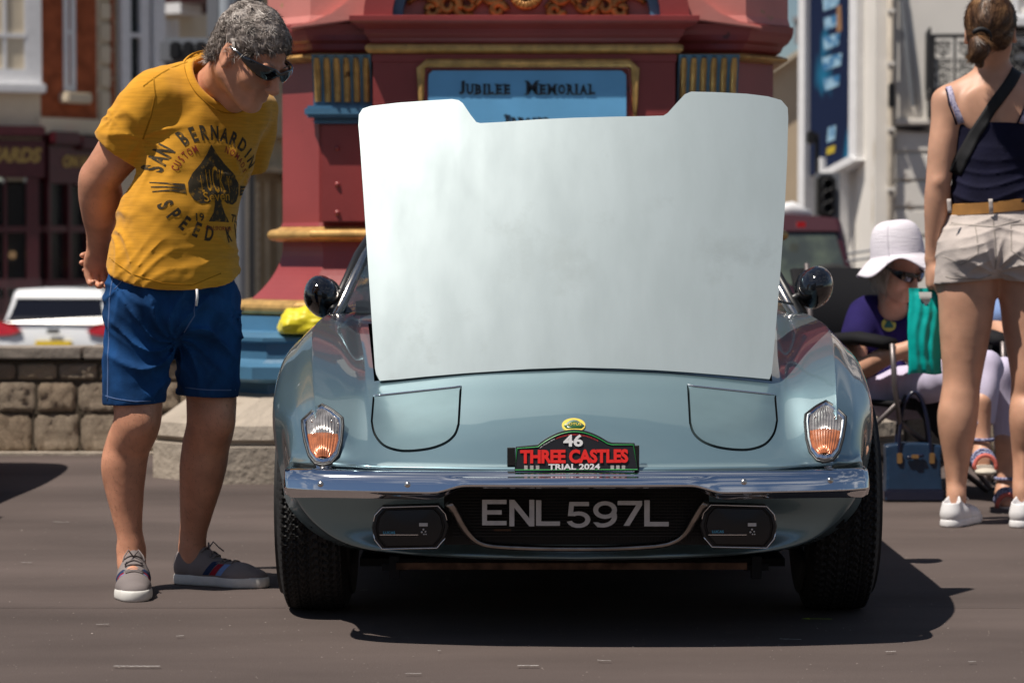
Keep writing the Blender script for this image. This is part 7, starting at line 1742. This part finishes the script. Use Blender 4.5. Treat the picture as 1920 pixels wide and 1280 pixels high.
# ------------------------------------------------------------------ folding chairs
def chair(name, label, X, Y, group='folding camping chairs', rot=0):
    t = thing(name, label, 'chair', (X, Y, 0), group); cr, sr = math.cos(rot), math.sin(rot); K = lambda x, y, z: Vector((X+x*cr-y*sr, Y+x*sr+y*cr, z))
    mk('seat', MB().grid([[K(x, y, .40-.03*math.sin(math.pi*(x+.24)/.48)-.02*(y < .1)) for x in np.linspace(-.24, .24, 7)] for y in (-.28, -.1, .08, .22)]).out(), M_chair, t, smooth=True).modifiers.new('t', 'SOLIDIFY').thickness = .02
    mk('seat_front', MB().grid([[K(x, -.28-.01*k, .40-.03*math.sin(math.pi*(x+.24)/.48)-.05*k) for x in np.linspace(-.23+.05*k, .23-.05*k, 7)] for k in (0, 1, 2, 3)]).out(), M_chair, t, smooth=True)
    mk('backrest', MB().grid([[K(x, .20+.14*t_+.04*math.cos(x*5), .40+.48*t_) for x in np.linspace(-.25, .25, 7)] for t_ in (0, .5, 1)]).out(), M_chair, t, smooth=True).modifiers.new('t', 'SOLIDIFY').thickness = .02
    for s in (-1, 1):
        mk('armrest', MB().tube([K(s*.29, -.26, .60), K(s*.30, -.1, .615), K(s*.30, .22, .60)], [.045, .05, .035], 8, flat=.55).out(), M_chair, t, smooth=True)
        mk('frame_tube', MB().tube([K(s*.29, -.27, .60), K(s*.285, -.28, .44), K(s*.25, -.27, .30), K(-s*.22, -.26, .015)], .011, 8).out(), M_tube, t, smooth=True)
        mk('frame_tube', MB().tube([K(s*.26, .26, .90), K(s*.27, .2, .42), K(-s*.24, .24, .015)], .011, 8).out(), M_tube, t, smooth=True)
        mk('frame_tube', MB().tube([K(s*.25, -.27, .38), K(s*.25, .24, .02)], .010, 8).out(), M_tube, t, smooth=True); mk('frame_tube', MB().tube([K(s*.26, .22, .40), K(s*.24, -.26, .02)], .010, 8).out(), M_tube, t, smooth=True)
    return t
sx_ = S(1688, 700, 10.05).x
chair('camping_chair', 'black folding camping chair under the woman in the white hat', sx_, 10.05, rot=R(34))
chair('camping_chair', 'black folding camping chair behind the standing woman\'s legs', sx_+.66, 10.15)
# ------------------------------------------------------------------ second seated person, glimpsed between her legs
p2 = thing('person', 'seated person in pale blue shirt and dark trousers glimpsed behind the standing woman', 'person', (sx_+.66, 10.15, 0))
X2 = sx_+.66; K = lambda x, y, z: Vector((X2+x, 10.15+y, z)); M_bshirt = mat('pale_blue_shirt', (.22, .33, .60), .85, var=.1, vscale=15)
b = Vol(K(-.42, -.85, -.01), K(.42, .35, 1.36), .008); h2 = Head(K(-.02, -.02, 1.10), (-.5, -.85, -.2)); h2.build(b); b.chain([h2.w(0, -.02, -.05), K(0, .05, .92)], [.055, .07], .03)
for s in (-1, 1): b.chain([K(s*.19, .05, .84), K(s*.26, -.05, .64), K(s*.05-.1, -.33, .58)], [.055, .045, .03], .03); hand(b, K(s*.05-.1, -.33, .58), None, (-.6, -.7, -.1), (0, 0, 1), (0, 0, -1), 1, .5); b.chain([K(s*.1, -.5, .5), K(s*.12, -.52, .1), K(s*.12, -.62, .05)], [.05, .04, .04], .02)
mv('body', b, M_skin2, p2, 1)
b = Vol(K(-.42, -.40, .38), K(.42, .35, 1.0), .008); b.ell(K(0, .06, .72), (.20, .13, .24), None, .05); b.ell(K(0, .05, .52), (.20, .15, .14), None, .05)
for s in (-1, 1): b.chain([K(s*.18, .05, .84), K(s*.24, -.02, .70)], [.075, .07], .03)
mv('shirt', b, M_bshirt, p2, 1)
b = Vol(K(-.42, -.75, -.0), K(.42, .35, .70), .008); b.ell(K(0, .0, .47), (.2, .18, .09), None, .05)
for s in (-1, 1): b.chain([K(s*.1, -.05, .50), K(s*.12, -.50, .50), K(s*.12, -.52, .12)], [.085, .065, .055], .04)
mv('trousers', b, mat('dark_navy_trousers', (.010, .012, .028), .85), p2, 1)
b = Vol(K(-.20, -.35, .86), K(.18, .2, 1.30), .008); b.ell(h2.w(0, -.02, .035), (.083, .104, .09), h2.M, .01); b.plane(h2.w(0, .02, .01), (h2.F-h2.U*.7), .01); mv('hair', b, M_hairb[0], p2, 1)
# ------------------------------------------------------------------ navy handbag
hb0 = P(1710, 935, 9.72); hb0.z = 0; t = thing('handbag', 'navy blue leather handbag with gold clasp standing on the paving under the chair', 'handbag', hb0)
hv = Vol(hb0+Vector((-.15, -.09, 0)), hb0+Vector((.15, .09, .26)), .005)
def trap(X, Y, Z):
    z = Z-0; x = np.abs(X-hb0.x)-(.112-.008*np.sin(z*12)); y = np.abs(Y-hb0.y)-(.062-.13*z); return np.maximum(np.maximum(x, y), np.maximum(z-.212-.012*np.cos((X-hb0.x)*14), .004-z))
hv.put(trap, hb0+Vector((-.14, -.09, 0)), hb0+Vector((.14, .09, .24)), .0, '+')
bg = mv('bag_body', hv, M_bagn, t, 3)
mk('base_panel', MB().box(hb0+Vector((-.1135, -.066, .002)), hb0+Vector((.1135, .066, .050))).out(), M_bagd, t); fix(bpy.data.objects['base_panel'], .008)
for yy in (-1, 1):
    pts = [hb0+Vector((x, yy*.036, z)) for x, z in ((-.055, .17), (-.052, .27), (-.035, .37), (.0, .415), (.035, .37), (.058, .27), (.068, .17))]; pts = [Vector(p) for p in smoothpath([tuple(p) for p in pts], 5, False)]
    hd_ = mk('handle', MB().tube(pts, .0075, 8).out(), M_bagd, t, smooth=True)
for x in (-.055, .068): boxobj('handle_tab', hb0+Vector((x-.010, -.052, .145)), hb0+Vector((x+.010, -.038, .185)), M_brass, t, .003)
mk('clasp_bow', MB().tube([hb0+Vector((x, -.052, .172+.004*math.sin(x*60))) for x in np.linspace(-.03, .035, 8)], [.006, .008, .006, .009, .009, .006, .008, .006], 8).out(), M_bagd, t, smooth=True); boxobj('clasp', hb0+Vector((-.012, -.063, .165)), hb0+Vector((.016, -.050, .180)), M_brass, t, .003)
